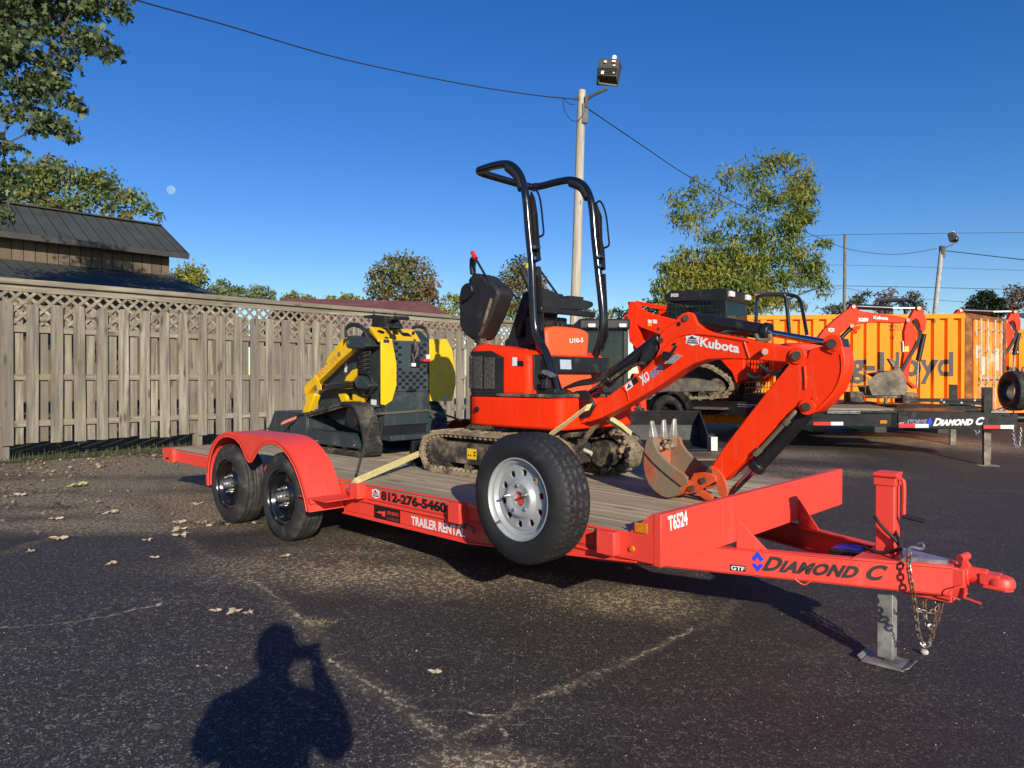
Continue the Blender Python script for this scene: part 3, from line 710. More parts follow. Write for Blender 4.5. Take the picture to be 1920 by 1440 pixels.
# near maple whose branches hang into the top left corner; its trunk stands left of the view
tree('maple_tree', 'big dark leaved maple hanging its branches into the top left corner', 9.6,
     [(20, 20, 60, 40), (85, 30, 65, 42), (150, 10, 50, 26), (205, 10, 34, 20), (232, 28, 26, 15), (120, 70, 48, 28), (175, 75, 36, 24), (205, 100, 30, 16), (30, 100, 55, 40), (85, 125, 42, 28), (120, 105, 28, 20), (40, 160, 46, 28), (95, 170, 34, 26), (125, 185, 22, 16), (15, 205, 24, 18), (60, 200, 30, 18), (140, 200, 22, 17), (88, 225, 36, 20), (120, 240, 26, 16), (135, 260, 16, 9), (70, 240, 26, 14), (8, 275, 36, 16), (12, 320, 34, 26), (-10, 360, 40, 20), (8, 405, 16, 22), (-60, 60, 90, 80), (-80, 200, 80, 90), (-150, 100, 120, 120), (-60, -80, 140, 80), (100, -70, 110, 60), (-120, 330, 80, 60)],
     -260, 0.082, MAPLE, LF_MAPLE, dens=.34, trunk=.22, sub=9, spread=.30, droop=.45, seed=5)
tree('linden_tree', 'olive tree spreading behind the dark barn roof', 24.0,
     [(10, 370, 60, 45), (60, 325, 50, 30), (110, 320, 45, 25), (70, 365, 70, 38), (150, 345, 48, 34), (190, 340, 34, 24), (140, 390, 60, 26), (215, 365, 34, 28), (245, 370, 26, 20), (225, 400, 36, 18), (275, 392, 22, 15), (297, 404, 13, 10), (-40, 350, 60, 60)],
     110, 0.17, KITE, LF_LINDEN, dens=.42, trunk=.3, sub=16, spread=.24, seed=8)
tree('locust_tree', 'tall airy green tree with sparse top right of the light pole', 31.0,
     [(1420, 310, 42, 26, .34), (1465, 318, 40, 30, .40), (1385, 330, 38, 30, .28), (1500, 340, 30, 34, .55), (1515, 350, 22, 16, .7), (1280, 368, 34, 20, .30), (1310, 350, 30, 24, .24), (1275, 400, 26, 24, .34), (1340, 380, 40, 30, .22), (1425, 370, 46, 40, .34), (1480, 390, 44, 40, .5), (1510, 390, 26, 26, .8), (1500, 425, 28, 24, .7), (1390, 430, 46, 36, .42), (1450, 440, 46, 34, .5), (1320, 430, 44, 30, .28), (1290, 410, 34, 26, .22),
      (1350, 475, 42, 28, .8), (1300, 490, 44, 30, .9), (1265, 510, 34, 26, .9), (1340, 515, 48, 34, 1.2), (1400, 505, 50, 36, 1.2), (1445, 480, 36, 26, .6), (1250, 540, 28, 22, 1), (1300, 545, 50, 30, 1.3), (1380, 550, 56, 30, 1.3), (1440, 535, 40, 30, 1.0), (1510, 480, 34, 22, .8), (1530, 510, 30, 24, .8), (1490, 520, 34, 26, .6), (1545, 455, 18, 8, .8), (1535, 540, 22, 18, .5), (1470, 565, 50, 20, .4), (1330, 575, 90, 24, 1.2)],
     1395, 0.24, LANCE, LF_OLIVE, dens=1.45, trunk=.32, sub=13, spread=.27, droop=.5, seed=21)
tree('russet_tree', 'bushy red brown tree rising over the maroon roof', 27.0,
     [(755, 492, 38, 22), (730, 515, 36, 24), (780, 512, 36, 26), (755, 540, 55, 30), (715, 545, 30, 22), (800, 545, 26, 26), (765, 572, 62, 20), (700, 560, 16, 12)],
     757, 0.17, KITE, LF_RED, dens=.55, trunk=.14, sub=15, spread=.26, seed=31)
tree('maple_sapling', 'thin russet tree standing behind the black seats of the small excavator', 25.0,
     [(975, 495, 26, 16), (960, 520, 28, 22), (990, 525, 30, 22), (1010, 545, 24, 22), (960, 550, 30, 24), (990, 570, 40, 20), (1030, 560, 14, 18)],
     975, 0.16, KITE, LF_RED, dens=.5, trunk=.12, sub=13, spread=.26, seed=37)
tree('ash_tree', 'round green tree close to the right end of the barn', 29.0,
     [(350, 512, 26, 20), (335, 520, 20, 22), (372, 520, 18, 18), (350, 535, 36, 18)], 350, 0.17, KITE, LF_LITE, dens=.7, trunk=.12, seed=41)
HG = 'shrubs along the skyline beyond the fence'
for i, (cl, foot, mt_, sd, lab) in enumerate([
    ([(420, 535, 22, 14), (405, 545, 18, 12), (440, 548, 22, 12), (420, 555, 30, 16)], 420, LF_HEDGE, 51, 'taller grey green shrub beside the barn lean-to roof'),
    ([(480, 545, 24, 11), (500, 552, 20, 10), (480, 560, 34, 14)], 482, LF_HEDGE, 52, 'low rounded grey green shrub right of the taller one'),
    ([(555, 553, 14, 10), (540, 558, 14, 8), (575, 560, 16, 8), (555, 568, 34, 12)], 555, LF_LITE, 53, 'ragged yellow green shrub left of the maroon roof'),
    ([(620, 560, 16, 7), (650, 558, 18, 8), (672, 560, 12, 7), (645, 570, 40, 10)], 645, LF_LITE, 54, 'thin yellow green shrub showing over the maroon ridge'),
    ([(845, 562, 18, 14), (862, 575, 18, 16), (835, 582, 26, 14)], 848, LF_LITE, 55, 'yellow green bush at the right end of the maroon roof'),
    ([(905, 588, 26, 14), (930, 578, 22, 14), (950, 590, 30, 14)], 925, LF_LITE, 56, 'olive bush behind the raised black control console'),
    ([(1155, 588, 16, 12), (1175, 598, 16, 12), (1130, 598, 20, 12), (1100, 590, 22, 12)], 1150, LF_LITE, 57, 'bright bush between the roll bar and the loader arm'),
    ([(1200, 585, 20, 14), (1225, 575, 20, 18), (1215, 600, 26, 14)], 1215, LF_OLIVE, 58, 'dark olive bush behind the loader arm')]):
    tree('shrub', lab, 33.0 + 2 * i % 5, cl, foot, 0.19, KITE, mt_, dens=.6, trunk=.05, group=HG, seed=sd, sub=10, spread=.25, cat='shrub')
FG = 'far trees beyond the containers'
for i, (cl, foot, mt_, Y, sd, lab, lf) in enumerate([
    ([(1600, 565, 20, 12), (1620, 555, 14, 12), (1590, 578, 30, 12), (1560, 580, 24, 12)], 1600, LF_FAR, 60, 61, 'hazy green tree beside the bare wooden pole', .30),
    ([(1655, 560, 14, 16), (1672, 552, 14, 14), (1660, 575, 20, 14), (1690, 565, 10, 12)], 1662, LF_FARR, 62, 62, 'russet tree between two hazy green trees beyond the containers', .30),
    ([(1712, 560, 14, 16), (1728, 570, 14, 12), (1712, 580, 20, 12)], 1714, LF_FAR, 64, 63, 'hazy green tree just left of the grey light pole', .30),
    ([(1848, 565, 26, 18), (1835, 575, 22, 14), (1862, 575, 22, 14), (1848, 552, 16, 8), (1848, 588, 36, 16)], 1848, LF_DARK, 52, 64, 'dense black green evergreen above the container doors', .22),
    ([(1900, 545, 18, 12), (1890, 562, 16, 16), (1912, 565, 20, 20), (1900, 582, 24, 12)], 1902, LF_FARR, 58, 65, 'thin brownish tree at the right edge behind the containers', .28)]):
    tree('distant_tree', lab, Y, cl, foot, lf, KITE, mt_, dens=(1.6 if mt_ is LF_DARK else .42), trunk=.16, group=FG, seed=sd, sub=14, spread=.24)

# ================================================================ POLES, WIRES, MOON
POLEM = wood('pale_weathered_pole', (0.46, 0.41, 0.33), 'z', (0.50, 0.47, 0.42), contrast=.5)
POLEG = mat('grey_pole', (0.42, 0.41, 0.39), .7, var=.15, dirt=(0.2, .19, .17), da=.3)
LAMPB = mat('bronze_lamp_housing', (0.065, 0.060, 0.045), .55, var=.2)
def pole(name, label, px0, py0, px1, py1, Y, r0, r1, mt_):
    a, b = Wd.s(px0, py0, Y), Wd.s(px1, py1, Y); d = (b - a) / (b.z - a.z); g = a - d * (a.z + .1)
    g.z = -.3
    th = Thing(name, label, 'pole', (g.x, g.y, 0), Wd)
    m = M(); n = 8
    for i in range(n): pass
    m.tube([g, g + (b - g) * .3, g + (b - g) * .7, b], r0, 12, taper=r1); th.part('post', m, mt_); return th, b
def flood(th, top, sc, yaw, sign=1):
    """a boxy flood light on a bent arm"""
    up = Vector((0, 0, 1)); rt = Vector((1, 0, 0))
    arm = M(); p0 = top + Vector((.05, -.06, -.42)) * sc
    arm.tube([p0, p0 + Vector((.05, -.02, .18)) * sc, p0 + Vector((.22, -.05, .30)) * sc, p0 + Vector((.48, -.08, .40)) * sc], .034 * sc, 8, sub=4)
    arm.box(*(lambda c: (c.x - .05 * sc, c.x + .07 * sc, c.y - .05 * sc, c.y + .02 * sc, c.z - .32 * sc, c.z + .1 * sc))(p0 + Vector((0, -.02, 0)) * sc))
    a_ = th.part('lamp_arm', arm, LAMPB)
    c = p0 + Vector((.50, -.08, .44)) * sc
    yk = M(); L = .20 * sc
    for s_ in (-1, 1):
        yk.bar(c + Vector((s_ * L, 0, .08 * sc)), c + Vector((s_ * (L + .015 * sc), -.02 * sc, .42 * sc)), .03 * sc, .03 * sc)
    yk.bar(c + Vector((-L, 0, .08 * sc)), c + Vector((L, 0, .03 * sc)), .04 * sc, .03 * sc)
    th.part('yoke', yk, LAMPB, a_)
    hb = M(); o = c + Vector((.02, .02, .36)) * sc
    Q = Quaternion((0, 0, 1), yaw) @ Quaternion((0, 1, 0), R(8)) @ Quaternion((1, 0, 0), R(-14))
    def hx(x, y, z): return o + Q @ Vector((x * sc, y * sc, z * sc))
    hb.hull8([hx(-.21, -.14, -.22), hx(.21, -.14, -.22), hx(.24, .16, -.26), hx(-.24, .16, -.26), hx(-.21, -.12, .22), hx(.21, -.12, .22), hx(.25, .18, .25), hx(-.25, .18, .25)])
    h_ = th.part('lamp_head', hb, LAMPB, bevel=.015 * sc)
    fn = M()
    for k in range(5): fn.hull8([hx(-.20 + i, y, -.05 - k * .035 + z) for y, z, i in ((-.165, 0, 0), (-.165, 0, .40), (-.13, 0, .40), (-.13, 0, 0), (-.165, .012, 0), (-.165, .012, .40), (-.13, .012, .40), (-.13, .012, 0))])
    th.part('fins', fn, LAMPB, h_)
    lb = M()
    for (x, z, wx, wz) in ((-.08, .10, .05, .05), (.10, .12, .08, .04), (.12, .02, .05, .03), (-.10, -.17, .06, .08), (.14, -.16, .03, .03)):
        lb.sheet([hx(x - wx / 2, -.170, z - wz / 2), hx(x + wx / 2, -.170, z - wz / 2), hx(x + wx / 2, -.170, z + wz / 2), hx(x - wx / 2, -.170, z + wz / 2)])
    th.part('label', lb, WHITE, h_)
    gl = M(); gl.sheet([hx(-.2, .19, -.2), hx(.2, .19, -.2), hx(.21, .2, .21), hx(-.21, .2, .21)]); th.part('lens', gl, LENS, h_)
    ey = M(); ey.cyl(hx(.07, .0, .22), hx(.07, .0, .36), .055 * sc, n=12); th.part('photocell', ey, mat('white_sensor', (.7, .71, .72), .4), h_)
PY = 17.4
th, ptop = pole('utility_pole', 'tall pale wooden pole with a flood light behind the small excavator', 1077.5, 600, 1091, 170, PY, .135, .10, POLEM)
flood(th, ptop, 1.12, R(-12))
hw = M(); a = Wd.s(1078, 186, PY - .12)
hw.tube([Wd.s(1055, 182, PY - .3), Wd.s(1058, 205, PY - .2), Wd.s(1070, 224, PY - .18), Wd.s(1082, 227, PY - .15), Wd.s(1092, 216, PY - .14), Wd.s(1097, 206, PY - .14)], .009, 6, sub=6)
hw.tube([Wd.s(1056, 183, PY - .3), Wd.s(1066, 194, PY - .2), Wd.s(1078, 196, PY - .15)], .009, 6, sub=6)
hw.bar(Wd.s(1074, 186, PY - .1), Wd.s(1086, 184, PY - .12), .03, .06); hw.box(*(lambda c: (c.x - .02, c.x + .05, c.y - .05, c.y + .03, c.z - .14, c.z + .16))(Wd.s(1098, 192, PY - .12)))
th.part('drop_cable', hw, mat('cable_black', (.02, .02, .022), .6))
th, p2 = pole('light_pole', 'grey light pole with a flood light above the orange containers', 1754, 575, 1766, 462, 38.0, .14, .115, POLEG)
flood(th, p2 + Vector((0, 0, .1)), .98, R(35))
cm = M(); cm.cyl(p2 + Vector((0, 0, -.45)), p2 + Vector((0, 0, .02)), .14, n=10); th.part('pole_cap', cm, LAMPB)
th, p3 = pole('telegraph_pole', 'bare brown wooden pole with no lamp between the trees', 1583, 585, 1584.5, 439, 52.0, .13, .10, wood('brown_pole', (.20, .17, .12), 'z', (.24, .22, .18)))
CABLE = mat('power_cable', (.012, .012, .014), .6)
def wire(label, pts, r=.008, group='overhead wires'):
    m = M(); P = [Wd.s(x, y, Y) for x, y, Y in pts]; m.tube(P, r, 6, sub=5)
    solo('overhead_wire', label, 'wire', m, CABLE, P[0], Wd, group, sharp=80)
wire('black cable sagging from the top left to the tall wooden pole', [(130, -42, 11), (255, 0, 11.8), (420, 46, 13), (640, 110, 14.6), (860, 156, 16), (1000, 178, 16.9), (1078, 186, PY)], .014)
wire('black cable running down from the tall wooden pole towards the grey light pole', [(1101, 203, PY), (1200, 270, 21), (1290, 330, 25), (1400, 391, 29), (1530, 443, 33), (1595, 468, 35), (1680, 477, 37), (1757, 466, 38)], .014)
wire('cable leaving the grey light pole to the right edge', [(1772, 470, 38), (1920, 487, 34), (2100, 505, 30)], .02)
wire('thin top line from the bare brown pole to the right', [(1430, 452, 54), (1500, 445, 53), (1584, 440, 52), (1920, 436, 52), (2100, 436, 52)], .016)
wire('faint middle line on the bare brown pole', [(1430, 500, 54), (1584, 497, 52), (1920, 507, 52), (2100, 512, 52)], .012)
wire('thick lower line on the bare brown pole', [(1500, 548, 53), (1540, 540, 52.5), (1584, 536, 52), (1920, 543, 52), (2100, 546, 52)], .022)
wire('lowest slack line leaving the bare brown pole', [(1530, 545, 52.5), (1560, 546, 52.3), (1584, 540, 52), (1640, 551, 52), (1740, 561, 52), (1920, 574, 52), (2100, 582, 52)], .014)
m, nt, p = nodes('pale_moon')
em = nd(nt, 'ShaderNodeEmission'); tr = nd(nt, 'ShaderNodeBsdfTransparent'); mx = nd(nt, 'ShaderNodeMixShader')
em.inputs[0].default_value = (0.52, 0.66, 0.86, 1); em.inputs[1].default_value = .8
nt.links.new(ramp(nt, noise(nt, 0.07, 4, .6), .3, .7, (.25, .25, .25, 1), (.75, .75, .75, 1)), mx.inputs[0])
nt.links.new(tr.outputs[0], mx.inputs[1]); nt.links.new(em.outputs[0], mx.inputs[2]); nt.links.new(mx.outputs[0], nt.nodes['Material Output'].inputs[0])
mo = M(); mc = Wd.s(321.5, 356.5, 4000)
prof = [(24.5 * math.sin(R(a)), -24.5 * math.cos(R(a))) for a in range(0, 181, 12)]
mo.lathe([(r_, h_) for r_, h_ in prof if h_ < 1], mc, (0, 1, 0), 32)
solo('moon', 'pale daytime moon low in the blue sky over the fence', 'moon', mo, m, mc)

# ================================================================ LITTER ON THE LOT
LITTER = leafmat('dry_fallen_leaf', (0.20, 0.13, 0.075), (0.46, 0.36, 0.26), None, .15)
pts = []
def leaf_patch(n, px, py, sx, sy):
    c = ghit(px, py)
    for _ in range(n):
        x, y = c.x + nr.normal() * sx, c.y + nr.normal() * sy; pts.append((x, y, gz(x, y) + .012))
leaf_patch(150, 60, 885, .9, .35); leaf_patch(120, 130, 870, .9, .3); leaf_patch(90, 60, 925, .5, .25); leaf_patch(70, 300, 855, .8, .3); leaf_patch(50, 40, 950, .5, .12); leaf_patch(40, 20, 900, .5, .3)
leaf_patch(34, 400, 984, .18, .035); leaf_patch(40, 330, 850, 1.2, .4); leaf_patch(40, 180, 960, .9, .4)
for _ in range(260):
    q = T.w((rng.uniform(-7.0, -6.2), rng.uniform(-1.5, 4.5), 0)); pts.append((q.x, q.y, .012))
root = bpy.data.objects.new('fallen_leaves', None); C.objects.link(root); root['kind'] = 'stuff'
o = leaf_mesh('fallen_leaf_litter', np.array(pts), .040, MAPLE[[0, 2, 4, 5, 7, 9, 10, 12]], LITTER, None, (0, 0, 0), droop=0.0, fold=.45, flat=.3)
bpy.data.objects.remove(root); o.name = 'fallen_leaves'; o['kind'] = 'stuff'
def flat_leaf(px, py, size, ang, material, label, group=None, name='fallen_leaf'):
    c = ghit(px, py); m = M(); rot = Matrix.Rotation(ang, 3, 'Z'); vs_l = []
    ctr = m.v(Vector((0, 0, size * .16)))
    for k, (x, y) in enumerate(MAPLE):
        q = rot @ Vector(((x) * size, (y - .45) * size, 0)); q.z = .004 + size * (.32 * abs(x) + .25 * (k % 3 == 0) * .5); vs_l.append(m.v(q))
    for i in range(len(vs_l)): m.f([ctr, vs_l[i], vs_l[(i + 1) % len(vs_l)]])
    for v in m.bm.verts: v.co += c
    solo(name, label, 'leaf', m, material, c, Wd, group)
DRY = mat('pale_dry_leaf', (.50, .40, .29), .75, var=.25, vs_=40)
GRN = mat('yellow_green_fallen_leaf', (.50, .50, .16), .7, var=.2, vs_=40)
flat_leaf(145, 913, .20, 1.9, GRN, 'large yellow green leaf fallen on the lot left of the trailer')
LG = 'pale dry leaves scattered on the lot'
for px, py, sz, an in [(40, 930, .13, .3), (208, 964, .13, 2), (105, 975, .1, 1), (277, 1015, .07, 4), (210, 1059, .07, 2.2), (291, 1047, .06, .4), (60, 1037, .08, 5), (334, 982, .11, 1.2), (335, 996, .11, 2.6), (340, 1007, .12, 4), (112, 1012, .12, .6), (370, 947, .09, 3)]:
    flat_leaf(px, py, sz, an, DRY, 'pale dry leaf lying on the lot left of the trailer wheels', LG)
for px, py, sz, an in [(405, 1147, .075, .5), (438, 1150, .095, 2.5), (467, 1152, .075, 4.2), (534, 1045, .08, 1.5), (816, 1262, .08, .2)]:
    flat_leaf(px, py, sz * .8, an, DRY, 'small curled pale leaf lying on the dark lot in front of the trailer', 'small pale leaves in front of the trailer')
PEB = mat('pale_pebble', (.50, .47, .42), .7, var=.2, vs_=60)
pm = M(); c = ghit(1733, 1226); pm.lathe([(.0, 0), (.018, .002), (.021, .012), (.014, .022), (0, .025)], c, (0, 0, 1), 10); solo('pebble', 'pale pebble lying under the hanging tongue chains', 'pebble', pm, PEB, c)
gr_ = M()
for _ in range(900):
    if rng.random() < .6: px, py = rng.uniform(0, 1920), rng.uniform(880, 1440)
    else: px, py = rng.gauss(1130, 90), rng.gauss(1120, 28)
    if py < 850: continue
    q = ghit(px, py); s_ = rng.uniform(.0012, .0042) * (1.0 if rng.random() < .96 else 1.8); gr_.rnd = rng.random()
    x = Vector((rng.gauss(0, 1), rng.gauss(0, 1), 0)).normalized()
    v0 = [gr_.v(q + Vector((math.cos(a) * s_, math.sin(a) * s_ * .7, 0))) for a in (0.3, 1.9, 3.4, 4.9)]; tp = gr_.v(q + Vector((0, 0, s_ * .9)))
    for i in range(4): gr_.f([v0[i], v0[(i + 1) % 4], tp])
struct('grit', gr_, mat('pale_grit', (.36, .31, .23), .8, var=.4, vs_=300), 'stuff')
# a tuft of dead grass in the seam
tf = M(); c = ghit(588, 1168)
for _ in range(150):
    a = rng.uniform(0, 6.28); L = rng.uniform(.025, .08); e = rng.uniform(.02, .3); q = c + Vector((rng.gauss(0, .05), rng.gauss(0, .035), 0)); w_2 = .0018
    d = Vector((math.cos(a) * math.cos(e), math.sin(a) * math.cos(e), math.sin(e))) * L; sd = Vector((-math.sin(a), math.cos(a), 0)) * w_2
    tf.f([tf.v(q - sd), tf.v(q + sd), tf.v(q + d)])
solo('dead_grass_tuft', 'straw coloured tuft of dead grass growing in the seam of the lot', 'grass tuft', tf, mat('straw', (.48, .39, .22), .8, var=.25, vs_=50), c)

# ================================================================ THE RED TRAILER
MID = 1.33
tr = Thing('equipment_trailer', 'long red flatbed trailer with wooden deck and a silver spare wheel on its near side', 'trailer', (0, MID, 0), T)
SN, SF, ZT, ZM, ZL = 0.233, 2.427, 0.464, 0.341, 0.229
def side(s): return 2 * MID - s
DECKW = wood('grey_deck_plank', (0.56, 0.46, 0.30), 'x', (0.49, 0.415, 0.295), contrast=.75, gsc=1.0)
def rail_mesh(sg):
    k = (lambda s: s) if sg < 0 else side
    m = M()
    def bx(t0, t1, a, b, z0, z1): m.box(t0, t1, min(k(a), k(b)), max(k(a), k(b)), z0, z1)
    bx(-2.80, 2.965, .247, .259, ZM + .001, ZT - .001)
    bx(-2.80, 2.965, SN, .300, ZT - .010, ZT); bx(-2.80, 2.965, SN, .300, ZM, ZM + .009)
    # the deeper middle of the beam, tapering out towards the front
    for a, b in ((.249, .258),):
        m.prism([(.44, k(a), ZM - .0005), (.44, k(a), ZL + .006), (1.757, k(a), ZL + .006), (2.90, k(a), ZM - .004), (2.90, k(a), ZM - .0005)], (0, k(b) - k(a), 0))
    m.prism([(.44, k(SN), ZL), (1.757, k(SN), ZL), (2.88, k(SN), ZM - .012), (2.88, k(SN), ZM - .004), (1.757, k(SN), ZL + .009), (.44, k(SN), ZL + .009)], (0, k(.30) - k(SN), 0))
    return m
rail = tr.part('side_rail', rail_mesh(-1), RED, bevel=.002); tr.part('side_rail', rail_mesh(1), RED, bevel=.002)
cm = M()
for t in np.arange(-2.6, 2.9, .42): cm.box(t - .025, t + .025, .262, SF - .03, ZM + .01, ZT - .026)
cm.box(-2.83, -2.77, SN - .01, SF + .01, .335, ZT - .002)
tr.part('cross_member', cm, RED)
dk = M(); n = 13; wd = (SF - SN - .014) / n; r3 = random.Random(9)
for i in range(n):
    s0 = SN + .007 + i * wd; t0 = -2.76
    for t1 in (sorted([r3.uniform(-.8, .8)]) + [2.972]):
        dk.rnd = r3.random(); dz_ = r3.uniform(-.002, .002); dk.box(t0 + .002, t1 - .002, s0 + .003, s0 + wd - .003, ZT - .024, ZT + .002 + dz_); t0 = t1
tr.part('deck', dk, DECKW, bevel=.003)
# pinstripes and lettering on the near rail
ps = M()
def strip(t0, t1, z, h=.0022): quad_m((t0, .247, z), (t1 - t0, 0, 0), (0, 0, h), (0, -1, 0), .0015, ps)
for t0, t1 in ((.50, .60), (.73, 1.60), (1.75, 2.66)):
    strip(t0, t1, .4475); strip(t0, t1, .4405); strip(t0, t1, .3565); strip(t0, t1, .363)
quad_m((.46, .249, .249), (1.32, 0, 0), (0, 0, .0022), (0, -1, 0), .0015, ps)
tr.part('pinstripe', ps, INK, rail)
N_ = (0, -1, 0); fs = .247
tr.part('lettering', text_m('812-276-5460', (.887, fs, .374), (.658, 0, 0), (0, 0, .063), N_, .002, bold=.052, space=.98), INK, rail)
tr.part('lettering', text_m('TRAILER RENTAL', (1.205, .249, .258), (.500, 0, 0), (0, 0, .056), N_, .002, bold=.028, space=.98), WHITE, rail)
emblem(tr, rail, (.786, fs, .375), (.086, 0, 0), (0, 0, .066), N_)
tr.part('label', quad_m((.806, .249, .248), (.285, 0, 0), (0, 0, .083), N_, .002), INK, rail)
lb = text_m('SPEED SERVICES', (.955, .249, .290), (.12, 0, 0), (0, 0, .022), N_, .0035, .02)
lb = text_m('& LEASING', (.955, .249, .258), (.12, 0, 0), (0, 0, .018), N_, .0035, .0, space=1.5, m=lb)
lb = poly_m([(0, .5), (.3, .55), (.34, .75), (.7, .75), (1, .95), (1, .45), (.95, .1), (.7, .1), (.66, .4), (.3, .42)], (.82, .249, .266), (.115, 0, 0), (0, 0, .045), N_, .0035, lb)
tr.part('lettering', lb, RED, rail)
lb = text_m('SPEED', (1.835, .249, .272), (.16, 0, 0), (0, 0, .030), N_, .002, .03, shear=.2)
lb = text_m('LEASING', (1.83, .249, .252), (.17, 0, 0), (0, 0, .015), N_, .002, .02, m=lb)
tr.part('lettering', lb, mat('orange_vinyl', (.55, .17, .04), .5), rail)
for t, z0 in ((.665, .365), (1.68, .345), (2.745, .352)):
    m = M(); h = .045; m.box(t - .05, t + .05, SN - .052, .2465, z0, ZT - .004); tr.part('stake_pocket', m, RED, bevel=.004)
for t in (-.3, 1.2, 2.6):
    m = M(); m.box(t - .05, t + .05, side(.2465), side(SN - .05), .355, ZT - .004); tr.part('stake_pocket', m, RED, bevel=.004)
lt = M(); lt.box(1.655, 1.735, SN - .012, .2468, .316, .3405); lt.tube([(1.735, SN - .008, .334), (1.78, SN - .012, .325), (1.81, SN - .008, .306)], .009, 6, sub=4); tr.part('latch', lt, MUDDY)
# rear pockets
rp = M(); rp.box(-2.86, -2.60, SN - .022, SN + .06, .330, ZT - .006); rp.box(-2.86, -2.60, side(SN + .06), side(SN - .022), .330, ZT - .006); tr.part('ramp_pocket', rp, RED, bevel=.004)
rq = M(); rq.box(-2.78, -2.70, SN - .024, SN - .021, .352, .372); rq.box(-2.862, -2.858, SN - .012, SN + .05, .345, .44); tr.part('pocket_opening', rq, INK)

# fenders
def arc(cx, cz, r, a0, a1, n): return [(cx + r * math.cos(R(a0 + (a1 - a0) * k / n)), cz + r * math.sin(R(a0 + (a1 - a0) * k / n))) for k in range(n + 1)]
RW, AX = .32, -.889
OUT = [(-1.215, .28), (-1.225, .38)] + arc(AX + .02, .40, .365, 170, 100, 8) + [(-.80, .768), (-.10, .768)] + arc(-.03, .40, .368, 82, 10, 9) + [(.452, .37), (.470, .28)]
OUT = [(-1.205, .28), (-1.205, .38), (-1.185, .48), (-1.14, .57), (-1.07, .645), (-.98, .70), (-.87, .735), (-.75, .748), (-.14, .748), (-.02, .738), (.09, .710), (.20, .655), (.29, .585), (.36, .50), (.41, .41), (.445, .34), (.465, .275)]
INN = [(-1.195, .28), (-1.193, .38), (-1.172, .478), (-1.128, .566), (-1.06, .64), (-.974, .693), (-.868, .7275), (-.75, .7405), (-.14, .7405), (-.022, .7305), (.086, .703), (.194, .649), (.283, .580), (.352, .496), (.401, .407), (.436, .337), (.456, .275)]
ARC = [(-1.165, .28), (-1.165, .38), (-1.145, .47), (-1.105, .55), (-1.04, .62), (-.96, .67), (-.87, .70), (-.77, .71), (-.66, .70), (-.575, .665), (-.51, .61), (-.46, .557), (-.419, .535), (-.375, .545), (-.33, .585), (-.27, .64), (-.19, .68), (-.10, .70), (0, .70), (.09, .675), (.18, .625), (.26, .560), (.325, .48), (.372, .40), (.405, .335), (.425, .275)]
def fender(sg):
    k = (lambda s: s) if sg < 0 else side
    m = M(); a, b = -.03, .236
    m.prism([(t, k(a), z) for t, z in OUT] + [(t, k(a), z) for t, z in INN[::-1]], (0, k(b) - k(a), 0))
    m2 = M(); m2.prism([(t, k(a - .001), z) for t, z in INN] + [(t, k(a - .001), z) for t, z in ARC[::-1]], (0, k(a + .006) - k(a), 0))
    m2.tube([(t, k(a + .002), z) for t, z in ARC], .0065, 6)
    f = tr.part('fender', m, RED); tr.part('fender_skirt', m2, RED, f)
    st = M(); x0 = .36
    st.box(.44, .475, min(k(-.03), k(.232)), max(k(-.03), k(.232)), .330, .362); st.box(.30, .66, min(k(-.028), k(.232)), max(k(-.028), k(.232)), .3625, .368)
    tr.part('fender_bracket', st, RED, f, bevel=.002)
    if sg < 0:
        l = M(); c = T.t(601, 936, .4755); l.cyl(c, c + Vector((.008, 0, 0)), .010, n=12); tr.part('marker_lamp', l, AMBER, f)
        # pinstripe round the arches
        p_ = M(); P2 = [(t, z + .018) for t, z in ARC[2:-2]]
        P2 = []
        for i, (t, z) in enumerate(ARC):
            q0 = Vector(ARC[max(0, i - 1)]); q1 = Vector(ARC[min(len(ARC) - 1, i + 1)]); d = (q1 - q0).normalized(); P2.append((t - d.y * .016, z + d.x * .016))
        p_.ribbon([(t, a - .0025, z) for t, z in P2[1:-1]], (0, 0, .0001), .0012); p_.tube([(t, a - .001, z) for t, z in P2[1:-1]], .0014, 4); tr.part('pinstripe', p_, INK, f)
    return f
fender(-1); fender(1)

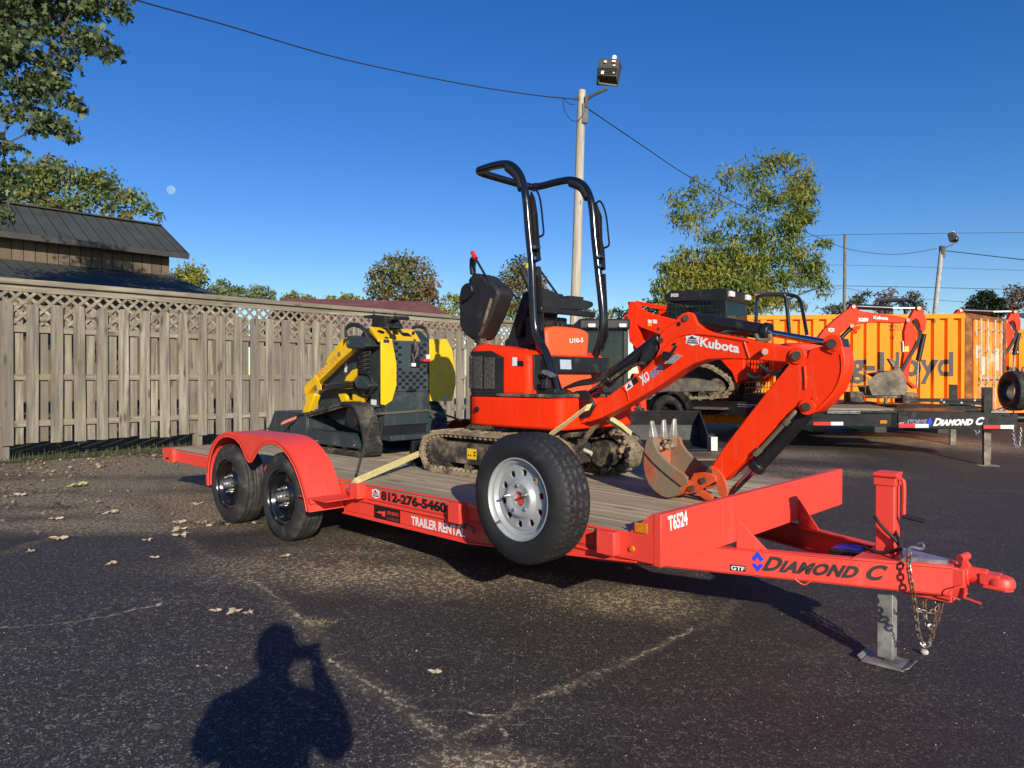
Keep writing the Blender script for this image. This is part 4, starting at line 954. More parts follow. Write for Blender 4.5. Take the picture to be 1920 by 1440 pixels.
# wheels
def tyre_m(c, ax, Rr, w, rr, n=72, blocks=False):
    c = Vector(c); ax = Vector(ax).normalized(); x = ax.orthogonal().normalized(); x = Vector((1, 0, 0)); y = ax.cross(x)
    k = Rr / .32
    prof = [(rr - .012, w * .35), (rr - .004, .012), (rr + .010, .004), (rr + .030 * k, -.004), (rr + .055 * k, -.006), (rr + .075 * k, 0.0), (rr + .092 * k, .008), (Rr - .016 * k, .016), (Rr - .006 * k, .024)]
    nt_ = 14; tread = [(Rr - .0035 * abs(2 * j / nt_ - 1) ** 3, .028 + (w - .056) * j / nt_) for j in range(nt_ + 1)]
    prof2 = prof + tread + [(r_, w - h_) for r_, h_ in prof[::-1]]
    m = M(); rows = []; L0, L1 = len(prof), len(prof) + nt_
    for j, (r_, h_) in enumerate(prof2):
        row = []
        for i in range(n):
            rad = r_
            if L0 <= j <= L1:
                q = j - L0
                if blocks:
                    if q in (3, 7, 11): rad -= .007 * (1 if (i // 2 + q) % 4 else .2)
                    elif q in (1, 2, 12, 13): rad -= .007 if (i + q) % 5 == 0 else 0
                    elif (i + (q * 2)) % 5 == 0: rad -= .005
                elif q in (2, 3, 6, 8, 11, 12) and q % 2 == 0: rad -= .006
            elif blocks and L0 - 2 <= j < L0 and i % 5 == 0: rad -= .004
            a = 2 * math.pi * i / n
            row.append(m.v(c + ax * h_ + x * (rad * math.cos(a)) + y * (rad * math.sin(a))))
        rows.append(row)
    for j in range(len(rows) - 1): m.bridge(rows[j], rows[j + 1])
    m.bridge(rows[-1], rows[0])
    return m
def rim_m(c, ax, rr, nh, hr, hole=(.016, .012), dish=.03, boss=.012, bore=.036, rot0=0.0):
    """a steel wheel: stepped lip, a disc pierced by a ring of holes, a raised centre with a bore"""
    c = Vector(c); ax = Vector(ax).normalized(); x = Vector((1, 0, 0)); y = ax.cross(x)
    m = M(); k = rr / .2
    def P(r_, a, h_): return c + ax * h_ + x * (r_ * math.cos(a)) + y * (r_ * math.sin(a))
    n = nh * 8
    def ring(r_, h_): return [m.v(P(r_, 2 * math.pi * i / n + rot0, h_)) for i in range(n)]
    prof = [(.199, .10), (.199, .012), (.206, .004), (.206, -.003), (.200, -.004), (.196, .002), (.193, .014), (.180, .018), (.176, .026), (.170, .040), (.160, dish + .006)]
    rs = [ring(r_ * k, h_) for r_, h_ in prof]
    for a, b in zip(rs[:-1], rs[1:]): m.bridge(a, b)
    ro, ri = hr + .027 * k, hr - .027 * k
    O = ring(ro, dish); m.bridge(rs[-1], O); I = ring(ri, dish - .002)
    for s_ in range(nh):
        am = 2 * math.pi * (s_ + .5) / nh + rot0
        outer = [O[(s_ * 8 + i) % n] for i in range(9)]; inner = [I[(s_ * 8 + i) % n] for i in range(9)][::-1]
        loop = outer + inner; ctr = P(hr, am, dish)
        er = (math.cos(am) * x + math.sin(am) * y); et = (-math.sin(am) * x + math.cos(am) * y)
        H, H2 = [], []
        for v in loop:
            d = v.co - ctr; a = math.atan2(d.dot(et) / hole[0], d.dot(er) / hole[1])
            q = ctr + er * (hole[1] * math.cos(a)) + et * (hole[0] * math.sin(a))
            H.append(m.v(q)); H2.append(m.v(q + ax * .012))
        L = len(loop)
        for i in range(L):
            m.f([loop[i], loop[(i + 1) % L], H[(i + 1) % L], H[i]]); m.f([H[i], H[(i + 1) % L], H2[(i + 1) % L], H2[i]])
    b = [ring(r_ * k, h_) for r_, h_ in ((.098, dish - .004), (.090, dish - .016 - boss * .5), (.080, dish - .018 - boss), (.062, dish - .018 - boss), (.052, dish - .012 - boss))] + [ring(bore, dish - .012 - boss), ring(bore, dish + .02)]
    m.bridge(I, b[0])
    for a, bb_ in zip(b[:-1], b[1:]): m.bridge(a, bb_)
    return m
def road_wheel(t, s0, sg):
    """sg = +1: outer face looks to -y (near side)"""
    c = Vector((t, s0, RW)); ax = (0, sg, 0); A = Vector(ax)
    wh = tr.part('wheel', tyre_m(c, ax, RW, .20, .2), RUBBER)
    tr.part('rim', rim_m(c + A * .008, ax, .2, 8, .128, (.017, .014), .052, .010, .03), GLOSS, wh)
    bk = M(); bk.cyl(c + A * .085, c + A * .10, .19, n=32); tr.part('brake_drum', bk, INK, wh)
    hb = M(); hb.cyl(c + A * .045, c + A * -.012, .041, .036, 16); hb.cyl(c + A * -.012, c + A * -.03, .030, .027, 14); tr.part('hub', hb, ZINC, wh, bevel=.003)
    ln = M()
    for q in range(6):
        a = 2 * math.pi * q / 6 + .3; p = c + Vector((.066 * math.cos(a), 0, .066 * math.sin(a))); ln.cyl(p + A * .03, p + A * .004, .0115, .0095, 6)
    tr.part('lug_nuts', ln, ZINC, wh)
for t in (0, AX):
    road_wheel(t, 0.0, 1); road_wheel(t, side(0.0), -1)
ax_ = M()
for t in (0, AX): ax_.cyl((t, .12, RW), (t, side(.12), RW), .038, n=12)
for s_ in (.30, side(.30)):
    ax_.bar((AX - .38, s_, .34), (AX, s_, .27), .05, .04); ax_.bar((AX, s_, .27), (-.445, s_, .34), .05, .04); ax_.bar((-.445, s_, .34), (0, s_, .27), .05, .04); ax_.bar((0, s_, .27), (.40, s_, .34), .05, .04)
tr.part('axles', ax_, BLACK)

# spare wheel on the near side
SC = Vector((2.335, .012, .580)); SAX = (0, 1, 0)
sw = tr.part('spare_wheel', tyre_m(SC, SAX, .322, .205, .198, 240, True), RUBBER_N, sharp=24)
tr.part('rim', rim_m(SC + Vector((0, .010, 0)), SAX, 0.198, 10, .128, (.0205, .0175), .034, .010, .036, rot0=.12), SILVER, sw)
sm_ = M(); sm_.cyl(SC + Vector((0, .045, 0)), SC + Vector((0, .06, 0)), .075, n=24); sm_.bar(SC + Vector((-.01, .035, -.01)), SC + Vector((.028, .03, -.012)), .006, .03); tr.part('spare_mount', sm_, RED, sw)
st_ = M()
for q in range(5):
    a = R(72 * q + 98); p = SC + Vector((.064 * math.cos(a), 0, .064 * math.sin(a)))
    st_.cyl(p + Vector((0, .02, 0)), p + Vector((0, -.004 if q in (1, 4) else .012, 0)), .0095, n=8)
    if q in (1, 4): st_.cyl(p + Vector((0, .002, 0)), p + Vector((0, -.022, 0)), .006, n=8)
tr.part('lug_nuts', st_, ZINC, sw)
vl = M(); vl.tube([SC + Vector((-.125, .02, -.125)), SC + Vector((-.138, -.002, -.138))], .006, 6); tr.part('valve', vl, INK, sw)
mp_ = M(); mp_.box(SC.x - .05, SC.x + .05, .205, .262, .36, .60); tr.part('spare_bracket', mp_, RED)

# headboard across the front of the deck
hb_ = M(); hb_.box(2.975, 3.015, SN - .002, SF + .002, .332, .567); hbp = tr.part('headboard', hb_, RED, bevel=.004)
gs = M()
for k in ((lambda s: s), side):
    gs.prism([(2.842, k(SN - .001), ZT - .004), (2.966, k(SN - .001), .5655), (2.9735, k(SN - .001), .5655), (2.9735, k(SN - .001), .342), (2.78, k(SN - .001), .342), (2.80, k(SN - .001), ZT - .004)], (0, (k(SN + .006) - k(SN)), 0))
tr.part('corner_gusset', gs, RED)
o = T.s(1193, 1000, SN - .0015); rf = M(); rf.box(2.878, 2.945, SN - .008, SN - .0012, .472, .516); tr.part('reflector', rf, AMBER, bevel=.002)
ml = M(); ml.cyl((2.865, SN - .001, .392), (2.865, SN - .014, .392), .014, .010, 14); tr.part('marker_lamp', ml, AMBER)
sp_ = M(); sp_.box(2.66, 2.974, SN - .0025, .2465, .3425, ZT - .006); tr.part('corner_plate', sp_, RED)
o = T.t(1253, 997, 3.015); tr.part('lettering', text_m('T6524', o, T.t(1289, 984, 3.015) - o, T.t(1251, 967.5, 3.015) - o, (1, 0, 0), .0025, bold=.035, space=.95), WHITE, hbp)

# tongue: two channels under the frame meeting at the coupler
ZB, ZU = .168, .300
A0 = Vector((2.30, .628, 0)); A1 = Vector((3.93, 1.282, 0))
dirn = (A1 - A0).normalized(); nrm = Vector((dirn.y, -dirn.x, 0))    # outward, near side
def chan(mir):
    m = M()
    def q(p, z):
        y = side(p.y) if mir else p.y; return (p.x, y, z)
    def blk(off0, off1, z0, z1, L0=0.0, L1=1.0):
        a, b = A0 + (A1 - A0) * L0, A0 + (A1 - A0) * L1
        P = [a - nrm * off1, b - nrm * off1, b - nrm * off0, a - nrm * off0]
        m.hull8([q(p, z0) for p in P] + [q(p, z1) for p in P])
    blk(0, .008, ZB + .0005, ZU - .0005); blk(0, .055, ZU - .010, ZU); blk(0, .055, ZB, ZB + .010); return m
beam = tr.part('tongue_beam', chan(False), RED, bevel=.002); tr.part('tongue_beam', chan(True), RED, bevel=.002)
def onbeam(px, py): return T._pl(px, py, T.w(A0), (T.a * nrm.x + T.b * nrm.y))
def blet(s, a, b, c, material, **k):
    o = onbeam(*a); return tr.part('lettering', text_m(s, o, onbeam(*b) - o, onbeam(*c) - o, nrm, .002, **k), material, beam)
blet('Diamond C', (1428, 1070), (1655, 1090), (1438, 1042), CHAR, bold=.042, shear=.2, space=1.06, caps=True)
o = onbeam(1369, 1069); gt = quad_m(o, onbeam(1398, 1072) - o, onbeam(1369, 1058) - o, nrm, .002); tr.part('label', gt, INK, beam)
o = onbeam(1371, 1068); tr.part('lettering', text_m('GTF', o, onbeam(1396, 1071) - o, onbeam(1371, 1060) - o, nrm, .0035, .02), WHITE, beam)
o = onbeam(1409, 1072); u_ = onbeam(1432, 1074) - o; v_ = onbeam(1409, 1032) - o
dm_ = M()
for pl in ([(.5, 1), (1, .62), (.72, .5), (.5, .70), (.28, .5), (0, .62)], [(.5, 0), (1, .5 - .12), (.68, .42), (.5, .28), (.32, .42), (0, .38)]): poly_m(pl, o, u_, v_, nrm, .002, dm_)
tr.part('emblem', dm_, BLUEV, beam)
for k in ((lambda s: s), side):
    g = M(); s_ = A0.y + (A1.y - A0.y) * (3.02 - A0.x) / (A1.x - A0.x) + .02; e = .05
    y0, y1 = k(s_), k(s_ + .13 * dirn.y / dirn.x * .5)
    g.prism([(3.0155, k(s_), .455), (3.0155, k(s_), ZU + .0005), (3.155, k(s_ + .05), ZU + .0005)], (0, .010 if k(0) == 0 else -.010, 0))
    tr.part('tongue_gusset', g, RED, bevel=.0015)
J = lambda px, py, s=MID: T.s(px, py, s)
pl_ = M(); pl_.hull8([(3.52, 1.12, ZU + .0005), (3.90, 1.27, ZU + .0005), (3.90, 1.39, ZU + .0005), (3.52, 1.54, ZU + .0005), (3.52, 1.12, ZU + .007), (3.90, 1.27, ZU + .007), (3.90, 1.39, ZU + .007), (3.52, 1.54, ZU + .007)]); tr.part('tongue_plate', pl_, RED)
zp = M(); zp.prism([(3.70, 1.215, ZU + .0075), (3.88, 1.285, ZU + .0075), (3.88, 1.33, ZU + .0075), (3.66, 1.42, ZU + .0075)], (0, 0, .018)); tr.part('chain_tray', zp, ZINC)
bt_ = M(); bt_.box(3.32, 3.50, 1.36, 1.56, .19, .275); tr.part('battery_box', bt_, BLACK, bevel=.006)
bl_ = M(); bl_.sheet([(3.33, 1.39, .2775), (3.46, 1.39, .2775), (3.46, 1.53, .2775), (3.33, 1.53, .2775)]); tr.part('battery_label', bl_, BLUEV)
# jack
JT = 3.612
jk = M(); jk.box(JT - .044, JT + .044, MID - .044, MID + .044, ZU - .15, .682); jack = tr.part('jack', jk, RED, bevel=.005)
jt = M(); jt.box(JT - .050, JT + .050, MID - .050, MID + .050, .645, .690); jt.box(JT - .047, JT + .055, MID - .047, MID + .047, .694, .710); jt.cyl((JT - .05, MID - .052, .697), (JT + .062, MID - .052, .697), .011, n=10); tr.part('jack_cap', jt, RED, jack, bevel=.003)
jl = M(); jl.box(JT - .036, JT + .036, MID - .036, MID + .036, -.205, ZU - .02); tr.part('jack_leg', jl, ZDULL, jack, bevel=.004)
gf = gz(*T.w((JT, MID, 0)).xy)
jf = M(); jf.box(JT - .095, JT + .095, MID - .085, MID + .085, gf + .002, gf + .012); jf.prism([(JT - .095, MID - .085, gf + .011), (JT - .095, MID + .085, gf + .011), (JT - .118, MID + .07, gf + .020), (JT - .118, MID - .07, gf + .020)], (0, 0, .006)); jf.prism([(JT + .095, MID - .085, gf + .011), (JT + .095, MID + .085, gf + .011), (JT + .118, MID + .07, gf + .020), (JT + .118, MID - .07, gf + .020)], (0, 0, .006)); tr.part('jack_foot', jf, ZDULL, jack, bevel=.003)
cr = M(); s_ = MID - .02; cr.tube([(JT + .045, s_, .682), (JT + .062, s_, .680), (JT + .078, s_, .66), (JT + .078, s_, .54), (JT + .078, s_, .505)], .0095, 8, sub=4); tr.part('jack_crank', cr, RED, jack)
ch_ = M(); ch_.cyl((JT + .074, s_, .504), (JT + .165, s_ + .005, .490), .0125, n=10); tr.part('crank_grip', ch_, PLASTIC, jack)
# coupler
cp_ = M(); cp_.box(3.74, 3.95, MID - .058, MID + .058, ZB + .002, ZU - .002); cp_.box(3.70, 3.90, MID - .05, MID + .05, ZB - .035, ZB + .0015)
coup = tr.part('coupler', cp_, RED, bevel=.004)
cn = M(); cn.cyl((3.945, MID, .268), (4.03, MID, .268), .038, n=18); cn.cyl((3.948, MID, .268), (3.962, MID, .268), .050, n=18); tr.part('coupler_neck', cn, RED, coup, bevel=.003)
hd = M(); hd.lathe([(0, .050), (.03, .049), (.048, .042), (.056, .028), (.058, .004), (.052, .0), (.05, -.012)], (4.078, MID, .238), (0, 0, 1), 24); hd.box(4.005, 4.08, MID - .044, MID + .044, .244, .290); hd.box(4.02, 4.11, MID - .058, MID + .058, .231, .247); tr.part('coupler_socket', hd, RED, coup, bevel=.004)
hl = M(); hl.box(3.935, 3.952, MID - .05, MID + .05, .22, .312); hl.bar((3.955, MID - .02, .30), (3.94, MID - .02, .345), .03, .022); hl.cyl((3.93, MID - .045, .345), (3.95, MID + .01, .352), .017, n=10); hl.tube([(3.96, MID - .066, .22), (3.955, MID - .07, .175), (4.02, MID - .08, .165)], .006, 6); hl.tube([(3.955, MID - .068, .23), (3.91, MID - .09, .21), (3.90, MID - .09, .18), (3.94, MID - .08, .165)], .0035, 6, sub=5); tr.part('coupler_latch', hl, RED, coup)
# safety chains
def chain_m(pts, link=.036, r=.0042):
    P = [Vector(p) for p in pts]; Q = []
    for i in range(len(P) - 1):
        for k in range(12): Q.append(P[i].lerp(P[i + 1], k / 12))
    Q.append(P[-1]); m = M(); acc = 0; last = Q[0]; step = link * .70; tog = 0; pos = [Q[0]]
    for q in Q[1:]:
        while (q - last).length >= step: last = last + (q - last).normalized() * step; pos.append(last)
    for i in range(len(pos) - 1):
        d = (pos[i + 1] - pos[i]).normalized(); c = (pos[i] + pos[i + 1]) / 2
        x = d.cross(Vector((.3, .8, .1))).normalized(); y = d.cross(x); s_ = x if i % 2 else y
        hl_, hw_ = link / 2 - r, link * .30
        pt = []
        for k in range(12):
            a = 2 * math.pi * k / 12; ca, sa = math.cos(a), math.sin(a); pt.append(c + d * (hl_ - hw_ * .6) * (1 if ca > 0.01 else (-1 if ca < -.01 else 0)) + d * ca * hw_ * .6 * 1.3 + s_ * sa * hw_ * .9)
        m.tube(pt, r, 6, closed=True)
    return m
c1 = [J(1706, 1036, 1.20), J(1703, 1050, 1.17), J(1705, 1075, 1.165), J(1712, 1115, 1.175), J(1717, 1150, 1.19), J(1720, 1180, 1.22), J(1727, 1206, 1.26), J(1737, 1214, 1.27), J(1746, 1200, 1.28), J(1751, 1170, 1.29), J(1762, 1140, 1.30), J(1770, 1108, 1.31)]
c2 = [J(1731, 1108, 1.30), J(1733, 1140, 1.30), J(1736, 1172, 1.31), J(1746, 1182, 1.33), J(1756, 1165, 1.34), J(1764, 1135, 1.34), J(1766, 1108, 1.34)]
c3 = [J(1718, 1142, 1.24), J(1730, 1147, 1.26), J(1745, 1148, 1.27), J(1758, 1143, 1.29), J(1752, 1112, 1.33)]
tr.part('safety_chain', chain_m(c1), CHAIN); tr.part('safety_chain', chain_m(c2), CHAIN); tr.part('safety_chain', chain_m(c3, .03, .0036), CHAIN)
hk = M(); hk.tube([J(1704, 1046, 1.185), J(1702, 1034, 1.20), J(1708, 1026, 1.24), J(1725, 1029, 1.28), J(1731, 1027, 1.30), J(1729, 1019, 1.31), J(1721, 1020, 1.31)], .0075, 8, sub=4); tr.part('chain_hook', hk, ZINC)
cb = M(); cb.tube([J(1640, 968, 1.28), J(1646, 978, 1.262), J(1662, 996, 1.26), J(1680, 1014, 1.262), J(1692, 1036, 1.26), J(1697, 1060, 1.245)], .0085, 7, sub=4); cb.tube([J(1618, 1024, 1.36), J(1632, 1032, 1.27), J(1655, 1036, 1.262), J(1676, 1033, 1.262), J(1688, 1024, 1.25), J(1684, 1010, 1.27), J(1678, 996, 1.30)], .0085, 7, sub=4); tr.part('light_cable', cb, PLASTIC)
dl = M(); dl.tube([onbeam(1490, 1084) + Vector((0, 0, .002)), onbeam(1495, 1088) - Vector((0, 0, .004)), onbeam(1508, 1094) - Vector((0, 0, .006)), onbeam(1518, 1089) - Vector((0, 0, .004)), onbeam(1523, 1087) + Vector((0, 0, .002))], .0035, 6, sub=4); tr.part('tie_loop', dl, RED)

# ================================================================ STRAPS OVER THE LOAD
SG = 'ratchet straps holding the machines down'
def strap(label, pts, hw, material, th=.0018):
    m = M(); m.ribbon(pts, hw, th); solo('ratchet_strap', label, 'strap', m, material, pts[0], T, SG, sharp=60)

# ================================================================ helpers for machines
def px_poly(fr, pts, v, ox=0, oy=0, k=1.0, axis='s'):
    """points read off an enlarged crop (origin ox,oy, factor k) laid on the plane s=v or t=v"""
    g = fr.s if axis == 's' else fr.t
    return [g(ox + x / k, oy + y / k, v) for x, y in pts]
def slab(fr, pts, v0, v1, ox=0, oy=0, k=1.0, m=None):
    """side outline measured on plane s=v0, given the real width v0..v1"""
    m = m or M(); P = px_poly(fr, pts, v0, ox, oy, k); m.prism(P, (0, v1 - v0, 0)); return m
def pin(m, c, r, l, n=14):
    c = Vector(c); m.cyl(c + Vector((0, -l, 0)), c + Vector((0, .004, 0)), r, n=n); return m
def resample(P, step):
    P = [Vector(p) for p in P]; P.append(P[0]); out = []; d = [0]
    for a, b in zip(P[:-1], P[1:]): d.append(d[-1] + (b - a).length)
    n = max(8, int(d[-1] / step)); j = 0
    for i in range(n):
        x = d[-1] * i / n
        while d[j + 1] < x: j += 1
        out.append(P[j].lerp(P[j + 1], (x - d[j]) / (d[j + 1] - d[j] + 1e-12)))
    return out
def rounded(P, r, seg=5):
    """round the corners of a closed 2D outline"""
    P = [Vector(p) for p in P]; out = []; n = len(P)
    rr = r if isinstance(r, (list, tuple)) else [r] * n
    for i in range(n):
        a, b, c = P[i - 1], P[i], P[(i + 1) % n]; u = (a - b); v = (c - b); k = min(rr[i], u.length * .49, v.length * .49)
        p0 = b + u.normalized() * k; p1 = b + v.normalized() * k
        for q in range(seg + 1):
            s_ = q / seg; out.append((1 - s_) ** 2 * p0 + 2 * s_ * (1 - s_) * b + s_ * s_ * p1)
    return out
def track_m(outline, s0, s1, th=.028, pitch=.045, lug=.012, jit=0.0, inner=True):
    """rubber track round a closed (t,z) outline, clockwise or not; lugs outside, drive blocks inside"""
    P = resample([(x, z) for x, z in outline], pitch / 2); n = len(P)
    if n % 2: P = P[:-1]; n -= 1
    area = sum(P[i].x * P[(i + 1) % n].y - P[(i + 1) % n].x * P[i].y for i in range(n)); sg = 1 if area > 0 else -1
    N = []
    for i in range(n):
        d = (P[(i + 1) % n] - P[i - 1]).normalized(); N.append(Vector((d.y, -d.x)) * sg)
    m = M(); rg = random.Random(4)
    rows = []
    for i in range(n):
        a = P[i]; b = P[i] - N[i] * th
        rows.append([m.v((a.x, s0, a.y)), m.v((a.x, s1, a.y)), m.v((b.x, s1, b.y)), m.v((b.x, s0, b.y))])
    for i in range(n): m.bridge(rows[i], rows[(i + 1) % n])
    for i in range(0, n, 2):
        d = Vector((-N[i].y, N[i].x)); w_ = pitch * .30; h = lug * (1 + jit * rg.uniform(-.8, .8)); c = P[i]
        q = [c - d * w_, c + d * w_, c + d * w_ * .7 + N[i] * h, c - d * w_ * .7 + N[i] * h]
        off = .25 * (s1 - s0) if (i // 2) % 2 else 0
        a0, a1 = (s0 - .002, s0 + .62 * (s1 - s0)) if (i // 2) % 2 == 0 else (s0 + .38 * (s1 - s0), s1 + .002)
        m.hull8([(q[0].x, a0, q[0].y), (q[1].x, a0, q[1].y), (q[1].x, a1, q[1].y), (q[0].x, a1, q[0].y), (q[3].x, a0, q[3].y), (q[2].x, a0, q[2].y), (q[2].x, a1, q[2].y), (q[3].x, a1, q[3].y)])
        if inner:
            c = P[i] - N[i] * th; q = [c - d * w_ * .8, c + d * w_ * .8, c + d * w_ * .4 - N[i] * .02, c - d * w_ * .4 - N[i] * .02]; a0, a1 = s0 + .05 * (s1 - s0), s0 + .30 * (s1 - s0)
            m.hull8([(q[0].x, a0, q[0].y), (q[1].x, a0, q[1].y), (q[1].x, a1, q[1].y), (q[0].x, a1, q[0].y), (q[3].x, a0, q[3].y), (q[2].x, a0, q[2].y), (q[2].x, a1, q[2].y), (q[3].x, a1, q[3].y)])
    return m

# ================================================================ THE SMALL ORANGE EXCAVATOR
ex = Thing('mini_excavator', 'small orange excavator with black roll bar standing on the red trailer deck', 'excavator', (1.3, 1.41, ZT), T)
E = T.s
DK = ZT + .004
# tracks: near 0.93..1.11, far 1.73..1.91
TO = rounded([(.44, DK + .06), (.52, DK + .0), (1.62, DK + .0), (1.78, DK + .05), (1.80, DK + .24), (1.70, DK + .315), (.62, DK + .315), (.42, DK + .24)], [.06, .1, .1, .12, .12, .12, .16, .14])
for s0, s1 in ((.93, 1.11), (1.73, 1.91)):
    tk = ex.part('track', track_m(TO, s0, s1, .026, .052, .010, .6), TRACK_MUD)
    ro = M()
    for t in (.72, .95, 1.18, 1.40): ro.cyl((t, s0 + .02, DK + .062), (t, s1 - .02, DK + .062), .034, n=16)
    ro.cyl((.60, s0 + .015, DK + .155), (.60, s1 - .015, DK + .155), .115, n=22)
    ex.part('track_rollers', ro, MUDDY, tk)
    sp = M(); sp.cyl((1.655, s0 + .03, DK + .165), (1.655, s1 - .03, DK + .165), .118, n=20)
    for q in range(11):
        a = 2 * math.pi * q / 11; sp.box(1.655 + .118 * math.cos(a) - .014, 1.655 + .118 * math.cos(a) + .014, s0 + .06, s1 - .06, DK + .165 + .118 * math.sin(a) - .014, DK + .165 + .118 * math.sin(a) + .014)
    ex.part('sprocket', sp, MUDDY, tk)
    fm = M(); fm.prism([(x, s0 + .012 if s0 < 1.3 else s0 + .03, z) for x, z in rounded([(.56, DK + .085), (.56, DK + .235), (1.52, DK + .235), (1.52, DK + .085)], .06)], (0, .13, 0)); ex.part('track_frame', fm, MUDDY, tk, bevel=.004)
    if s0 < 1.3:
        o = E(885, 846, s0 + .0115); ex.part('label', quad_m((.955, s0 + .0115, DK + .125), (.10, 0, 0), (0, 0, .075), (0, -1, 0), .002), YELV, tk)
        tx = text_m('- -  =', (.965, s0 + .0115, DK + .145), (.08, 0, 0), (0, 0, .035), (0, -1, 0), .0035, .02); ex.part('label_print', tx, INK, tk)
mo_ = M(); mo_.cyl((1.645, 1.60, DK + .17), (1.645, 1.735, DK + .17), .105, n=20); mo_.box(1.52, 1.66, 1.62, 1.70, DK + .08, DK + .26); ex.part('travel_motor', mo_, MUDDY, bevel=.008)
mo_ = M(); mo_.cyl((1.645, 1.105, DK + .17), (1.645, 1.24, DK + .17), .105, n=20); ex.part('travel_motor', mo_, MUDDY, bevel=.008)
# muck packed round the far sprocket
rr2 = random.Random(12); mk = M()
for _ in range(46):
    a = rr2.uniform(0, 6.28); r_ = rr2.uniform(.10, .17); c = Vector((1.66 + r_ * math.cos(a) * 1.1, 1.70 + rr2.uniform(-.06, .03), DK + .18 + r_ * math.sin(a))); k_ = rr2.uniform(.012, .034)
    mk.lathe([(0, -k_), (k_ * .8, -k_ * .5), (k_, .1 * k_), (k_ * .6, k_ * .8), (0, k_)], c, (rr2.uniform(-1, 1), rr2.uniform(-1, 1), 1), 6)
ex.part('packed_mud', mk, TRACK_MUD)
ub = M(); ub.box(.72, 1.55, 1.10, 1.74, DK + .09, DK + .30); ub.cyl((1.30, 1.41, DK + .29), (1.30, 1.41, .835), .30, n=32); ub.box(.80, 1.5, 1.0, 1.82, DK + .29, DK + .35) if False else None
ex.part('undercarriage', ub, MUDDY, bevel=.01)
bl = M(); b0 = E(778, 832, .98); 
bl.prism([(.20, 1.02, DK + .0), (.17, 1.02, DK + .08), (.20, 1.02, DK + .20), (.235, 1.02, DK + .20), (.21, 1.02, DK + .08), (.24, 1.02, DK + .0)], (0, .80, 0)); bl.bar((.22, 1.20, DK + .1), (.8, 1.25, DK + .17), .05, .06); bl.bar((.22, 1.62, DK + .1), (.8, 1.57, DK + .17), .05, .06); bl.bar((.24, 1.41, DK + .16), (.75, 1.41, DK + .26), .06, .06)
ex.part('dozer_blade', bl, BLACK, bevel=.004)
# upper body
bs_m = M(); bs_m.rbox(.80, 1.795, .98, 1.845, .832, 1.042, (.24, .06, .12, .24), 8)
skirt = ex.part('counterweight', bs_m, ORANGE, bevel=.018)
bt2 = M(); pin(bt2, (1.02, .978, .948), .019, .012); ex.part('cover_plug', bt2, INK, skirt)
tl = M()
# dark tail plate on the rear corner
for (z0, z1, e) in ((.86, 1.04, .004),):
    path = [(.80, 1.50), (.80, 1.22)] + [(1.04 + .24 * math.cos(R(a)), 1.22 + .24 * math.sin(R(a))) for a in range(180, 241, 10)]
    lo_r = []; hi_r = []
    for i, (x, y) in enumerate(path):
        n_ = Vector((x - 1.04, y - 1.22)); n_ = n_.normalized() if i > 1 else Vector((-1, 0)); k_ = max(0, (i - 2)) / 6
        hi_r.append(tl.v((x + n_.x * e, y + n_.y * e, z1))); lo_r.append(tl.v((x + n_.x * e, y + n_.y * e, z0 + k_ * .0 + .17 * (k_ ** 2) * 0)))
    tl.bridge(lo_r, hi_r, False)
ex.part('tail_plate', tl, PLASTIC, skirt)
cv = M(); cv.rbox(.815, 1.515, .985, 1.84, 1.06, 1.415, (.23, .05, .05, .23), 8, top=.055)
for v in cv.bm.verts:
    x = v.co.x
    if v.co.z > 1.2: v.co.z -= .06 * smooth(1.15, 1.5, x)
    if x > 1.4: v.co.x -= .0 if v.co.z > 1.25 else .0
cover = ex.part('engine_cover', cv, ORANGE, bevel=.012)
# air grille wrapped round the rear corner
gp = [(.815, 1.42), (.815, 1.22)] + [(1.045 + .23 * math.cos(R(a)), 1.215 + .23 * math.sin(R(a))) for a in range(180, 271, 10)] + [(1.16, .985), (1.285, .985)]
def wall_strip(path, z0, z1, e, m, cut=0.0):
    lo_r, hi_r, lo2, hi2 = [], [], [], []
    L = len(path)
    for i, (x, y) in enumerate(path):
        a = Vector(path[max(0, i - 1)]); b = Vector(path[min(L - 1, i + 1)]); d = (b - a).normalized(); n_ = Vector((-d.y, d.x)); n_ = n_ if (n_.x * (x - 1.3) + n_.y * (y - 1.41)) > 0 else -n_
        top = z1 - (cut if i == L - 1 else 0)
        lo_r.append(m.v((x + n_.x * e, y + n_.y * e, z0))); hi_r.append(m.v((x + n_.x * e, y + n_.y * e, top)))
        lo2.append(m.v((x, y, z0))); hi2.append(m.v((x, y, top)))
    m.bridge(lo_r, hi_r, False); m.bridge(lo_r, lo2, False); m.bridge(hi_r, hi2, False); m.f([lo_r[0], hi_r[0], hi2[0], lo2[0]]); m.f([lo_r[-1], hi_r[-1], hi2[-1], lo2[-1]])
g1 = M(); wall_strip(gp, 1.066, 1.362, .010, g1, .05); grille = ex.part('air_grille', g1, PLASTIC, cover)
MESH_ = M_ = None
m_, nt, p = nodes('grille_mesh')
vb = nd(nt, 'ShaderNodeTexVoronoi'); vb.inputs['Scale'].default_value = 95; tc = nd(nt, 'ShaderNodeTexCoord'); nt.links.new(tc.outputs['Object'], vb.inputs[0])
nt.links.new(ramp(nt, vb.outputs['Distance'], .25, .55, (.005, .005, .005, 1), (.085, .08, .07, 1)), p.inputs['Base Color']); p.inputs['Roughness'].default_value = .7; bump(nt, p, vb.outputs['Distance'], .6, .004)
GM = m_
ga = lambda a: (1.045 + .23 * math.cos(R(a)), 1.215 + .23 * math.sin(R(a)))
